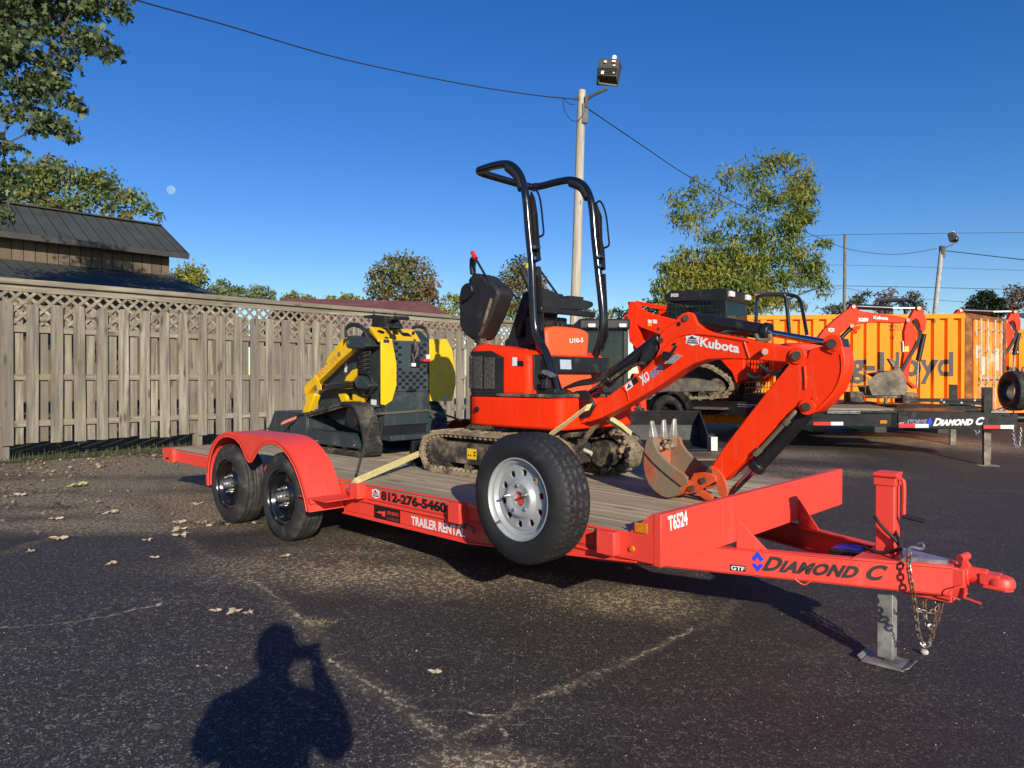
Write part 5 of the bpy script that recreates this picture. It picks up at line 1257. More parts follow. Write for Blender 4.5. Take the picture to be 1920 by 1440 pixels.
for seg, z0, z1 in (([ga(a) for a in (222, 230, 238, 246)], 1.095, 1.33), ([ga(a) for a in (252, 260, 268)] + [(1.075, .985)], 1.095, 1.325), ([(1.105, .985), (1.15, .985), (1.20, .985)], 1.095, 1.315)):
    gq = M(); wall_strip(seg, z0, z1, .019, gq); ex.part('grille_insert', gq, GM, cover)
fr_ = M(); wall_strip([(x, y) for x, y in gp], 1.043, 1.066, .006, fr_); ex.part('cover_seam', fr_, PLASTIC, cover)
ho = M(); ho.box(1.02, 1.5, 1.0, 1.8, 1.0425, 1.0595); ex.part('floor_seam', ho, PLASTIC)
fl = M(); fl.rbox(1.20, 1.80, .975, 1.845, 1.0435, 1.066, (.02, .08, .08, .02), 4); ex.part('floor_plate', fl, MUDDY, bevel=.003)
lb = quad_m(E(961, 686, .984), E(970, 686, .984) - E(961, 686, .984), E(961, 670, .984) - E(961, 686, .984), (0, -1, 0), .0025); ex.part('label', lb, WHITE, cover)
lb = quad_m(E(970.5, 686, .984), E(982, 687, .984) - E(970.5, 686, .984), E(970.5, 676, .984) - E(970.5, 686, .984), (0, -1, 0), .0025); ex.part('label', lb, INK, cover)
# inner well, foot controls, valve block
wl = M(); wl.box(1.515, 1.53, 1.02, 1.14, 1.067, 1.33); wl.box(1.53, 1.70, 1.04, 1.14, 1.067, 1.10); wl.bar((1.56, 1.06, 1.10), (1.64, 1.06, 1.17), .06, .02); wl.box(1.60, 1.65, 1.01, 1.06, 1.10, 1.16)
ex.part('foot_controls', wl, PLASTIC, bevel=.006)
wl2 = M(); wl2.bar(E(985, 655, 1.03), E(995, 697, 1.03), .02, .015); wl2.bar(E(995, 697, 1.03), E(1003, 740, 1.03), .02, .012); ex.part('cover_hinge', wl2, ORANGE, cover)
fb_ = M(); 
for i in range(4): c = E(1018 + 5 * i, 697 + 2.4 * i, 1.02); fb_.cyl(c, c + Vector((0, .04, 0)), .014, n=10)
ex.part('hose_fittings', fb_, ZINC)
# front column and instrument box, facing forward
cl_ = M(); cl_.rbox(1.44, 1.565, 1.16, 1.62, 1.00, 1.23, (.03, .05, .05, .03), 5); 
for v in cl_.bm.verts:
    if v.co.z < 1.1: v.co.x += .03; v.co.y -= .045 if v.co.y < 1.3 else 0
ex.part('front_column', cl_, ORANGE_P, bevel=.01)
bx_ = M(); bx_.rbox(1.40, 1.52, 1.145, 1.655, 1.322, 1.535, (.04, .055, .055, .04), 6, top=.05)
for v in bx_.bm.verts:
    if v.co.z < 1.36: v.co.y += (1.40 - v.co.y) * .08
cbx = ex.part('instrument_box', bx_, ORANGE_P, bevel=.014)
o = T.t(1067.5, 643.5, 1.525); ex.part('lettering', text_m('U10-5', o, T.t(1093, 642, 1.525) - o, T.t(1067.5, 634.5, 1.525) - o, (1, 0, 0), .0025, .03), WHITE, cbx)
bk = M(); bk.box(1.46, 1.605, 1.085, 1.76, 1.205, 1.318); ex.part('bracket_plate', bk, BLACK, bevel=.006)
o = T.t(1050, 692, 1.6065); ex.part('data_plate', quad_m(o, T.t(1071, 692.5, 1.6065) - o, T.t(1049, 674, 1.6065) - o, (1, 0, 0), .003), LBLUE)
hb2 = M(); hb2.rbox(1.20, 1.42, 1.40, 1.72, 1.30, 1.57, (.03, .03, .05, .05), 5, top=.06); ex.part('rear_hood', hb2, PLASTIC)
# roll bar
SNR, SFR = 1.10, 1.72
near = [E(1048, 735, SNR), E(1038, 703, SNR), E(1024, 663, SNR), E(1010, 637, SNR), E(1003, 613, SNR), E(1000, 560, SNR), E(997, 493, SNR), E(991, 430, SNR), E(987, 380, SNR), E(982, 350, SNR), E(973, 325, SNR), E(955, 309, SNR), E(930, 310, SNR), E(900, 319, SNR)]
far_ = [E(1107, 690, SFR), E(1118, 660, SFR), E(1127, 630, SFR), E(1130, 590, SFR), E(1123, 520, SFR), E(1115, 447, SFR), E(1111, 397, SFR), E(1105, 367, SFR), E(1093, 347, SFR), E(1073, 338, SFR), E(1047, 341, SFR), E(1015, 349, SFR)]
tL = (near[-1].x + far_[-1].x) / 2 - .03; zL = (near[-1].z + far_[-1].z) / 2
loop = near + [Vector((tL + .01, SNR + .015, zL + .003)), Vector((tL - .035, SNR + .07, zL)), Vector((tL - .035, SFR - .07, zL)), Vector((tL + .01, SFR - .015, zL))] + far_[::-1]
rb = M(); rb.tube(loop, .0285, 12, sub=5); rollbar = ex.part('roll_bar', rb, GLOSS, sharp=60)
pd_ = M()
for L in (near[9:12], [far_[7], far_[8], far_[9]]):
    pd_.tube([p + Vector((-.012, 0, -.016)) for p in L], .034, 10, sub=5)
ex.part('foam_padding', pd_, PLASTIC, rollbar)
pp = M()
for P_, s_, (i0, i1) in ((near, SNR, (5, 8)), (far_, SFR, (4, 7))):
    pass
def post_plate(fr, pts, s_):
    m = M(); P = px_poly(fr, pts, s_); m.prism(P, (0, .012, 0)); return m
ex.part('post_plate', post_plate(T, [(995, 358), (1001, 370), (1006, 400), (1011, 470), (1012, 488), (1003, 492), (996, 440), (991, 380)], SNR + .02), BLACK, rollbar)
ex.part('post_plate', post_plate(T, [(1003, 500), (1012, 500), (1017, 580), (1020, 640), (1029, 672), (1012, 640), (1006, 590)], SNR + .02), BLACK, rollbar)
ex.part('post_plate', post_plate(T, [(1117, 380), (1127, 405), (1128, 450), (1132, 470), (1134, 505), (1126, 508), (1120, 470), (1115, 420)], SFR + .02), BLACK, rollbar)
ex.part('post_plate', post_plate(T, [(1123, 514), (1134, 513), (1138, 590), (1139, 630), (1128, 660), (1132, 600)], SFR + .02), BLACK, rollbar)
for P in ([(1000, 358), (1006, 357), (1013, 376), (1018, 420), (1019, 438), (1014, 443), (1005, 446)], ):
    h_ = M(); h_.tube([E(x, y, SNR + .03) for x, y in P], .0075, 7, sub=4); ex.part('grab_handle', h_, GLOSS, rollbar)
h_ = M(); h_.tube([E(x, y, SFR + .03) for x, y in [(1114, 385), (1120, 379), (1127, 379), (1136, 402), (1141, 445), (1142, 458), (1138, 463), (1129, 466)]], .0075, 7, sub=4); ex.part('grab_handle', h_, GLOSS, rollbar)
pn = M()
for x, y, s_ in ((1003, 484, SNR - .03), (1002, 463, SNR - .03), (1125, 498, SFR - .03), (1123, 480, SFR - .03)): c = E(x, y, s_); pn.cyl(c, c + Vector((0, .05, 0)), .013, n=10)
ex.part('folding_pin', pn, CHROME, rollbar)
yl = M(); c = E(992, 499, SNR); yl.cyl(c + Vector((0, 0, -.016)), c + Vector((.003, 0, .016)), .0295, n=14); ex.part('label', yl, YELV, rollbar)
# seat, raised control console, levers
st = M(); st.rbox(1.02, 1.40, 1.22, 1.62, 1.34, 1.47, (.06, .06, .06, .06), 5, top=.04); st.hull8([(1.05, 1.24, 1.44), (1.15, 1.24, 1.44), (1.15, 1.62, 1.44), (1.05, 1.62, 1.44), (1.19, 1.27, 1.80), (1.30, 1.27, 1.80), (1.30, 1.62, 1.80), (1.19, 1.62, 1.80)]); st.box(1.0, 1.42, 1.15, 1.70, 1.30, 1.36)
ex.part('operator_seat', st, PLASTIC, bevel=.02)
k6 = 6.546
con = [(5, 760), (40, 640), (90, 592), (135, 620), (140, 490), (200, 470), (300, 500), (350, 560), (420, 600), (480, 680), (482, 740), (440, 850), (380, 1010), (335, 1090), (300, 1180), (235, 1290), (150, 1290), (60, 1220), (2, 1120), (0, 900)]
cn_ = M(); P = px_poly(T, con, 1.06, 860, 440, k6); cn_.prism(P, (0, .17, 0)); console = ex.part('control_console', cn_, PLASTIC, bevel=.05)
bt_ = M(); c_ = E(889, 533, 1.14); bt_.lathe([(.075, -.09), (.062, -.06), (.066, -.045), (.050, -.02), (.053, -.005), (.036, .02), (.038, .032), (.024, .055)], c_, (-.1, 0, 1), 16); ex.part('rubber_boot', bt_, INK, console)
pd2 = M(); pd2.prism(px_poly(T, rounded([(-4, 800), (30, 640), (95, 585), (150, 610), (165, 700), (90, 800), (20, 830)], 30), 1.03, 860, 440, k6), (0, .09, 0)); ex.part('arm_pad', pd2, INK, console, bevel=.02)
sl_ = M(); sl_.bar(E(922, 560, 1.055), E(903, 622, 1.055), .012, .03, up=(0, 1, 0)); sl_.bar(E(903, 622, 1.055), E(893, 642, 1.08), .014, .035, up=(0, 1, 0)); ex.part('console_bracket', sl_, MUDDY, console, bevel=.003)
ca = M(); ca.bar(E(896, 628, 1.1), E(906, 650, 1.1), .05, .06); ca.bar(E(912, 575, 1.10), E(907, 620, 1.12), .03, .05); ex.part('console_arm', ca, MUDDY, console)
js = M(); js.tube([E(887, 514, 1.13), E(886, 500, 1.13), E(887, 489, 1.13)], .022, 10, taper=.026); js.lathe([(0, .03), (.018, .026), (.026, .01), (.026, 0)], E(887, 489, 1.13), (0, 0, 1), 12); ex.part('joystick', js, PLASTIC, console)
lv = M(); lv.cyl(E(924, 541, 1.07), E(892, 485, 1.07), .0085, n=8); ex.part('lever', lv, BLACK, console)
lk = M(); a_, b_ = E(892, 485, 1.07), E(885, 472, 1.07); lk.cyl(a_, b_, .019, .014, n=12); ex.part('lever_knob', lk, REDV, console)
js2 = M(); js2.tube([E(996, 545, 1.45), E(988, 525, 1.45), E(980, 508, 1.45)], .023, 10, taper=.027); js2.lathe([(0, .03), (.02, .024), (.027, .0)], E(980, 508, 1.45), (-.4, 0, 1), 12); ex.part('joystick', js2, PLASTIC)
lv = M(); lv.cyl(E(1008, 500, 1.55), E(1045, 552, 1.55), .0085, n=8); ex.part('lever', lv, BLACK)
rc = M(); P = [T.t(x, y, 1.42) for x, y in [(1014, 538), (1034, 545), (1050, 552), (1052, 560), (1014, 560)]]; rc.prism(P, (-.12, 0, 0)); rc.prism([T.t(x, y, 1.45) for x, y in rounded([(1014, 558), (1085, 560), (1112, 566), (1113, 574), (1100, 581), (1014, 577)], 5)], (-.16, 0, 0)); rc.prism([T.t(x, y, 1.42) for x, y in [(1068, 554), (1095, 557), (1094, 562), (1068, 560)]], (-.1, 0, 0)); ex.part('control_console', rc, PLASTIC, bevel=.008)
xb = M(); z_ = T.t(1060, 585, 1.50).z; xb.bar((1.50, SNR + .01, z_), (1.50, SFR - .01, z_), .035, .04); ex.part('cross_tube', xb, BLACK, rollbar, bevel=.005)
bkd = M(); bkd.box(1.30, 1.42, 1.18, 1.50, 1.40, z_ - .03); ex.part('seat_base', bkd, PLASTIC, bevel=.01)
wi = M()
for x in (1024, 1045, 1053): wi.tube([T.t(x, 612, 1.46), T.t(x + 2, 604, 1.46), T.t(x - 3, 598, 1.46)], .005, 6)
ex.part('control_rods', wi, BLACK)
# swing post and bracket
swg = M(); c = E(1052, 785, 1.25); swg.cyl((c.x - .03, 1.25, .80), (c.x - .03, 1.25, 1.0), .075, n=18); swg.box(1.62, c.x, 1.14, 1.36, .80, .845); swg.box(1.62, c.x, 1.14, 1.36, .955, .995); swg.box(1.60, c.x - .05, 1.17, 1.33, .845, .955); ex.part('swing_post', swg, MUDDY, bevel=.006)
kb = M(); kb2 = [(650, 700), (680, 660), (780, 608), (890, 598), (940, 640), (965, 700), (1010, 790), (930, 930), (830, 960), (740, 880), (740, 760), (720, 705)]
for s_ in (1.165, 1.30): slab(T, kb2, s_, s_ + .025, 960, 640, k6, kb)
ctr_ = E(1075, 760, 1.25); kb.box(ctr_.x - .09, ctr_.x + .03, 1.19, 1.31, ctr_.z - .08, ctr_.z + .05); ex.part('swing_bracket', kb, BLACK, bevel=.005)
fo = M()
for x, y in ((1080, 741), (1065, 744), (1061, 818)): pin(fo, E(x, y, 1.16), .016, .02)
ex.part('bracket_pins', fo, PIN)
gu = M(); slab(T, [(1050, 840), (1080, 838), (1108, 800), (1120, 795), (1100, 820), (1085, 845), (1070, 850)], 1.20, 1.23, m=gu); gu.box(1.60, 1.74, 1.15, 1.35, .78, .81); ex.part('swing_guard', gu, MUDDY)
for i in range(3):
    hs_ = M(); o_ = .026 * i; hs_.tube([E(1030, 815, 1.42 + o_), E(1055, 822, 1.45 + o_), E(1075, 832, 1.5 + o_)], .013, 8, sub=4); ex.part('hydraulic_hose', hs_, PLASTIC)
    hs_ = M(); hs_.tube([E(1075, 832, 1.5 + o_), E(1092, 842, 1.53 + o_), E(1110, 850 + 3 * i, 1.57 + o_)], .0145, 8, sub=4); ex.part('hose_sleeve', hs_, mat('pale_hose_sleeve', (.42, .40, .36), .6) if i == 0 else bpy.data.materials['pale_hose_sleeve'])
for q_ in range(4):
    o_ = .02 * q_; hs_ = M(); hs_.tube([E(1036, 752 + 3 * q_, 1.16 + o_), E(1052, 744 - 2 * q_, 1.12 + o_), E(1068, 750 - 3 * q_, 1.12 + o_), E(1076, 772, 1.14 + o_), E(1068, 792 + 2 * q_, 1.17 + o_), E(1048, 798, 1.2 + o_)], .0105, 7, sub=5); ex.part('hydraulic_hose', hs_, PLASTIC)
for q_ in range(3):
    o_ = .022 * q_; hs_ = M(); hs_.tube([E(1058, 728, 1.2 + o_), E(1085, 722 - 3 * q_, 1.19 + o_), E(1118, 716 - 4 * q_, 1.185 + o_), E(1160, 690 - 4 * q_, 1.20 + o_), E(1205, 655 - 3 * q_, 1.22 + o_)], .009, 7, sub=5); ex.part('hydraulic_hose', hs_, PLASTIC)
# boom
k3 = 3.097
BO = [(272, 697), (276, 672), (292, 655), (400, 588), (515, 505), (600, 440), (665, 385), (712, 330), (730, 285), (726, 240), (738, 195), (768, 165), (815, 140), (835, 108), (862, 86), (893, 77), (920, 84), (938, 108), (952, 140), (985, 172), (1030, 195), (1130, 214), (1270, 240), (1400, 266), (1530, 290), (1566, 298), (1588, 318), (1590, 340), (1575, 356), (1545, 364), (1490, 372), (1380, 364), (1250, 354), (1110, 350), (1010, 354), (930, 378), (860, 418), (780, 472), (690, 530), (600, 582), (500, 640), (400, 690), (330, 714), (295, 718)]
SB0, SB1 = 1.19, 1.31
boom = ex.part('boom', slab(T, BO, SB0, SB1, 1000, 560, k3), ORANGE_D, bevel=.007)
rbm = M(); P = px_poly(T, [(640, 435), (720, 350), (770, 280), (830, 225), (900, 205), (1000, 208), (1130, 226), (1255, 248)], SB0 - .003, 1000, 560, k3); rbm.tube(P, .0055, 6, sub=3); rbm.tube(px_poly(T, [(1225, 252), (1240, 300), (1258, 350)], SB0 - .002, 1000, 560, k3), .006, 6, sub=3); rbm.tube(px_poly(T, [(520, 510), (545, 545), (555, 590)], SB0 - .002, 1000, 560, k3), .006, 6, sub=3); ex.part('weld_ridge', rbm, ORANGE_D, boom)
bp_ = M()
for x, y, r_, l_ in ((290, 690, .021, .020), (890, 112, .018, .012), (742, 240, .017, .014), (1535, 332, .024, .022)): pin(bp_, T.s(1000 + x / k3, 560 + y / k3, SB0), r_, l_, 16)
bp_.cyl(T.s(1000 + 1345 / k3, 560 + 308 / k3, SB0 - .05), T.s(1000 + 1330 / k3, 560 + 312 / k3, SB0 + .01), .017, n=14)
ex.part('pivot_pins', bp_, PIN, boom)
bs2 = M()
for x, y, r_, l_ in ((290, 690, .036, .010), (1535, 332, .044, .012)): pin(bs2, T.s(1000 + x / k3, 560 + y / k3, SB0), r_, l_, 20)
ex.part('pin_boss', bs2, ORANGE_D, boom, bevel=.003)
hl_ = M(); pin(hl_, T.s(1000 + 845 / k3, 560 + 147 / k3, SB0), .0135, .0025, 14); ex.part('boss_hole', hl_, INK, boom)
NB = (0, -1, 0)
def blt(s, a, b, c, material, sv=SB0, ox=1000, oy=560, k=k3, par=None, lift=.0025, **kw):
    g = lambda p: T.s(ox + p[0] / k, oy + p[1] / k, sv); o = g(a); return ex.part('lettering', text_m(s, o, g(b) - o, g(c) - o, NB, lift, **kw), material, par if par is not None else boom)
blt('Kubota', (968, 278), (1196, 318), (972, 224), WHITE, bold=.035)
g3 = lambda x, y: T.s(1000 + x / k3, 560 + y / k3, SB0)
o = g3(884, 272); emblem(ex, boom, o, g3(966, 277) - o, g3(886, 207) - o, NB, .0025)
blt('XO', (635, 508), (682, 468), (612, 452), WHITE, bold=.05)
blt('858', (690, 470), (762, 408), (668, 432), PURPV, bold=.05)
o = g3(545, 538); u_ = g3(582, 507) - o; v_ = g3(531, 505) - o; ex.part('label', quad_m(o, u_, v_, NB, .0025), WHITE, boom)
kk = poly_m([(.2, .2), (.8, .2), (.8, .4), (.6, .45), (.7, .8), (.5, .8), (.4, .5), (.2, .5)], o, u_, v_, NB, .0035)
o = g3(583, 506); quad_m(o, g3(614, 482) - o, g3(568, 474) - o, NB, .0025, kk); ex.part('label_print', kk, INK, boom)
wl_ = M(); c = g3(805, 335); wl_.hull8([g3(765, 340) + Vector((0, -.05, 0)), g3(800, 365) + Vector((0, -.05, 0)), g3(800, 365), g3(765, 340), g3(775, 305) + Vector((0, -.05, 0)), g3(835, 320) + Vector((0, -.05, 0)), g3(835, 320), g3(775, 305)]); wl_.bar(g3(800, 320), g3(835, 270), .02, .012); wlp = ex.part('work_light', wl_, BLACK, boom, bevel=.006)
wf = M(); P0 = [g3(785, 378) + Vector((0, -.052, 0)), g3(838, 378) + Vector((0, -.052, 0)), g3(878, 338) + Vector((0, -.03, 0)), g3(820, 322) + Vector((0, -.03, 0))]; wf.prism(P0, (0, .02, .006)); ex.part('light_lens', wf, mat('lamp_reflector', (.5, .48, .42), .25, .5, vs_=120, var=.4), wlp)
wb = M(); wb.tube([g3(820, 300), g3(830, 272), g3(822, 262), g3(808, 268)], .006, 6, sub=4); ex.part('light_cable', wb, INK, wlp)
# boom cylinder
g25 = lambda x, y, s_=1.25: T.s(1000 + x / k3, 560 + y / k3, s_)
bc = M(); bc.cyl(g25(432, 468), g25(705, 255), .041, n=18); bc.cyl(g25(420, 478), g25(452, 452), .050, n=18); bcp = ex.part('boom_cylinder', bc, BLACK, bevel=.004)
bcr = M(); bcr.cyl(g25(300, 572), g25(432, 468), .019, n=14); ex.part('cylinder_rod', bcr, CHROME, bcp)
bch = M(); bch.tube([g25(440, 480, 1.18), g25(520, 420, 1.18), g25(610, 378, 1.18), g25(650, 380, 1.19)], .011, 8, sub=5); ex.part('cylinder_pipe', bch, MUDDY, bcp)
bcs = M(); bcs.prism([g25(x, y, 1.20) for x, y in [(640, 270), (700, 200), (722, 215), (722, 300), (690, 345), (640, 385), (600, 395)]], (0, .09, 0)); ex.part('cylinder_guard', bcs, BLACK, bcp, bevel=.01)
# arm cylinder
ac = M(); ac.cyl(g25(935, 122), g25(1362, 196), .044, n=20); ac.cyl(g25(1335, 190), g25(1372, 198), .052, n=20); ac.cyl(g25(925, 120), g25(955, 125), .046, n=18); acp = ex.part('arm_cylinder', ac, BLACK, bevel=.004)
acr = M(); acr.cyl(g25(1365, 197), g25(1735, 262), .019, n=16); ex.part('cylinder_rod', acr, CHROME, acp)
ach = M(); ach.tube([g25(1060, 216, 1.22), g25(1110, 192, 1.22), g25(1200, 190, 1.22), g25(1300, 210, 1.22), g25(1330, 230, 1.22)], .009, 7, sub=5); ach.tube([g25(1290, 205, 1.20), g25(1310, 240, 1.2), g25(1370, 235, 1.2), g25(1372, 205, 1.2)], .012, 7, sub=4); ex.part('cylinder_hose', ach, MUDDY, acp)
# arm
AR = [(1600, 296), (1690, 272), (1694, 248), (1712, 230), (1738, 226), (1768, 230), (1786, 255), (1802, 305), (1812, 360), (1803, 440), (1770, 530), (1705, 605), (1655, 652), (1625, 666), (1590, 664), (1568, 650), (1556, 628), (1520, 630), (1470, 668), (1415, 740), (1330, 842), (1230, 935), (1160, 1000), (1110, 1050), (1075, 1066), (1052, 1040), (1022, 1018), (1012, 1002), (1016, 984), (1042, 962), (1100, 868), (1250, 672), (1400, 482), (1490, 372), (1545, 364), (1588, 345)]
SA0, SA1 = 1.185, 1.315
arm = ex.part('arm', slab(T, AR, SA0 + .001, SA1, 1000, 560, k3), ORANGE_D, bevel=.007)
fk = M()
for s_ in (1.172, 1.308): slab(T, [(1010, 1005), (1012, 985), (1030, 972), (1060, 985), (1095, 1020), (1120, 1075), (1130, 1120), (1120, 1150), (1085, 1150), (1070, 1120), (1062, 1075), (1035, 1035)], s_, s_ + .018, 1000, 560, k3, fk)
ex.part('arm_fork', fk, BUCKET_IN, arm, bevel=.003)
ap = M()
for x, y, r_, l_ in ((1738, 262, .024, .022), (1592, 628, .022, .020), (1030, 1002, .018, .020)): pin(ap, T.s(1000 + x / k3, 560 + y / k3, SA0), r_, l_, 16)
ex.part('pivot_pins', ap, PIN, arm)
ab = M()
for x, y, r_, l_ in ((1738, 262, .046, .008), (1592, 628, .042, .010)): pin(ab, T.s(1000 + x / k3, 560 + y / k3, SA0), r_, l_, 20)
ab.tube(px_poly(T, [(1575, 390), (1580, 460), (1580, 525)], SA0 - .001, 1000, 560, k3), .008, 6); ab.tube(px_poly(T, [(1785, 320), (1790, 420), (1750, 530), (1650, 640)], SA0 - .001, 1000, 560, k3), .004, 6, sub=3)
for x, y in ((1742, 305), (1635, 585)): pin(ab, T.s(1000 + x / k3, 560 + y / k3, SA0), .014, .008, 12)
ex.part('pin_boss', ab, ORANGE_D, arm, bevel=.002)
at_ = M(); at_.prism(px_poly(T, [(1768, 228), (1792, 230), (1806, 300), (1800, 310), (1785, 262)], SA0 + .02, 1000, 560, k3), (0, .09, 0)); ex.part('wear_plate', at_, BLACK, arm)
# bucket cylinder
uc = M(); uc.cyl(g25(1590, 655), g25(1300, 975), .041, n=18); uc.cyl(g25(1315, 955), g25(1285, 990), .047, n=18); ucp = ex.part('bucket_cylinder', uc, BLACK, bevel=.004)
ur = M(); ur.cyl(g25(1300, 975), g25(1135, 1140), .018, n=14); ex.part('cylinder_rod', ur, CHROME, ucp)
up_ = M(); up_.tube([g25(1520, 655, 1.19), g25(1490, 690, 1.18), g25(1310, 885, 1.18), g25(1290, 900, 1.19)], .012, 8, sub=3); up_.cyl(g25(1480, 705, 1.18), g25(1460, 728, 1.18), .017, n=10); up_.cyl(g25(1318, 875, 1.18), g25(1285, 905, 1.18), .017, n=10); ex.part('cylinder_pipe', up_, mat('olive_pipe', (.16, .14, .09), .6, .3), ucp)
ho = M(); ho.tube([g25(1480, 385), g25(1440, 420, 1.22), g25(1380, 430, 1.22), g25(1330, 400, 1.22), g25(1310, 375, 1.22)], .011, 7, sub=5); ho.tube([g25(1360, 370, 1.24), g25(1350, 420, 1.24), g25(1290, 460, 1.24), g25(1240, 440, 1.24)], .010, 7, sub=5); ex.part('hydraulic_hose', ho, PLASTIC)
# bucket: side plates, curved shell, cutting lip, teeth
kb6 = 6.857
def gb(x, y, s_): return T.s(1080 + x / kb6, 760 + y / kb6, s_)
BS0, BS1 = 1.085, 1.375
BACK = [(925, 432), (900, 500), (880, 590), (868, 690), (870, 800), (892, 920), (940, 1020), (1010, 1100), (1090, 1160), (1170, 1188), (1240, 1180), (1310, 1140), (1365, 1060), (1410, 985)]
backp = [gb(x, y, BS0) for x, y in BACK]
MOUTH = [(1440, 930), (1380, 872), (1300, 820), (1180, 725), (1085, 625), (1030, 540), (1000, 445)]
sidep = backp + [gb(x, y, BS0) for x, y in MOUTH]
bk_ = M()
for s_ in (BS0, BS1 - .012): bk_.prism([(p.x, s_, p.z) for p in sidep], (0, .012, 0))
bucket = ex.part('bucket', bk_, BUCKET_OUT, bevel=.002)
sh = M(); ins = []
c0 = sum((Vector((p.x, 0, p.z)) for p in sidep), Vector()) / len(sidep)
for p in backp: d = (Vector((c0.x, 0, c0.z)) - Vector((p.x, 0, p.z))).normalized(); ins.append(Vector((p.x, 0, p.z)) + d * .012)
sh.prism([(p.x, BS0 + .0122, p.z) for p in backp] + [(p.x, BS0 + .0122, p.z) for p in ins[::-1]], (0, BS1 - BS0 - .0244, 0)); ex.part('bucket_shell', sh, BUCKET_IN, bucket)
bd = M()
for s_ in (BS0 - .012, BS1 + .0005):
    bd.prism([(p.x, s_, p.z) for p in [gb(x, y, BS0) for x, y in [(925, 432), (900, 520), (890, 600), (990, 720), (1120, 840), (1250, 950), (1370, 1040), (1440, 1000), (1450, 950), (1380, 872), (1300, 820), (1180, 725), (1085, 625), (1030, 540), (1000, 445)]]], (0, .0115, 0))
ex.part('side_cutter', bd, BUCKET_OUT, bucket, bevel=.002)
br_ = M()
for s_ in (BS0 + .06, BS1 - .085):
    br_.prism([(p.x, s_, p.z) for p in [gb(x, y, BS0 - .0) for x, y in [(1330, 1160), (1400, 1150), (1520, 1110), (1600, 1060), (1720, 990), (1725, 940), (1690, 905), (1560, 875), (1440, 885), (1380, 1000)]]], (0, .022, 0))
ex.part('bucket_ears', br_, BUCKET_IN, bucket, bevel=.003)
for q, (bx0, bx1, tx, ty) in enumerate((((955, 440), (1035, 415), 975, 198), ((1080, 440), (1160, 410), 1130, 183), ((1200, 420), (1285, 390), 1268, 172))):
    s_ = BS0 + .025 + q * (BS1 - BS0 - .05) / 2; mid = gb((bx0[0] + bx1[0]) / 2, (bx0[1] + bx1[1]) / 2, s_); tip = gb(tx, ty, s_); d = (tip - mid)
    tm = M(); tm.bar(mid - d * .05, tip, .055, .042, up=(1, 0, -.3), w2=.030, h2=.012); ex.part('tooth', tm, STEELW, bucket, bevel=.004)
    ts = M(); ts.bar(mid - d * .55, mid + d * .12, .066, .058, up=(1, 0, -.3), w2=.055, h2=.042); ex.part('tooth_shank', ts, BUCKET_OUT, bucket, bevel=.006)
bpn = M()
for x, y in ((1645, 965), (1500, 1065)): pin(bpn, gb(x, y, 1.145), .018, .014, 14)
ex.part('bucket_pins', bpn, PIN, bucket)
lk_ = M(); 
for s_ in (1.185, 1.285): lk_.prism([gb(x, y, s_) for x, y in [(1480, 1080), (1510, 1040), (1660, 1110), (1760, 1180), (1740, 1230), (1650, 1215), (1540, 1130)]], (0, .02, 0))
ex.part('bucket_link', lk_, BUCKET_IN, bevel=.003)
# clods of earth caught on the teeth and in the bucket
ck_ = M(); rr3 = random.Random(5)
for _ in range(46):
    s_ = rr3.uniform(BS0 + .02, BS1 - .02); x = rr3.uniform(950, 1240); y = rr3.uniform(420, 560); c = gb(x, y, s_); k_ = rr3.uniform(.006, .020)
    ck_.lathe([(0, -k_), (k_ * .9, -k_ * .4), (k_, .2 * k_), (k_ * .5, k_ * .9), (0, k_)], c, (rr3.uniform(-1, 1), rr3.uniform(-1, 1), 1), 6)
ex.part('packed_earth', ck_, TRACK_MUD, bucket)

strap('pale yellow strap running from the rail hook back to the excavator blade', [E(657, 912, .22), E(662, 902, .22), E(672, 897, .235), E(735, 870, .6), E(798, 843, 1.04)], (0, .008, .016), WEB)
strap('second pale yellow strap lying beside the first at the rail hook', [E(655, 918, .215), E(659, 906, .215), E(675, 902, .24), E(738, 875, .6), E(796, 849, 1.03)], (0, .006, .012), WEB)
strap('pale yellow double strap passing behind the spare wheel up to the boom foot', [E(1028, 818, .42), E(1060, 795, .8), E(1098, 765, 1.15), E(1110, 762, 1.17)], (.014, 0, .022), WEB)
strap('pale yellow strap hanging from the boom foot to the far track', [E(1145, 784, 1.3), E(1165, 797, 1.45), E(1184, 813, 1.62)], (0, .008, .014), WEB)
strap('pale strap doubled back under the boom beside the far track', [E(1139, 788, 1.33), E(1160, 802, 1.47), E(1183, 816, 1.63)], (0, .008, .009), WEB)
rh = M(); rh.tube([E(655, 906, .215), E(651, 914, .205), E(656, 921, .20), E(663, 919, .21)], .007, 8, sub=4); solo('strap_hook', 'bright steel strap hook caught in the first stake pocket of the rail', 'hook', rh, ZINC, E(655, 912, .21), T)

# ================================================================ THE YELLOW STAND-ON LOADER
yl_ = Thing('compact_loader', 'yellow and slate grey stand-on track loader with twin lift arms on the trailer deck', 'loader', (-1.1, 1.55, ZT), T)
K4 = 4.236
def Y4(x, y, s_): return T.s(460 + x / K4, 560 + y / K4, s_)
def YS(pts, s0, s1, m=None): return slab(T, pts, s0, s1, 460, 560, K4, m)
SY0, SY1 = 1.06, 1.24           # near track
FAR = lambda s_: 3.10 - s_      # mirror about 1.55
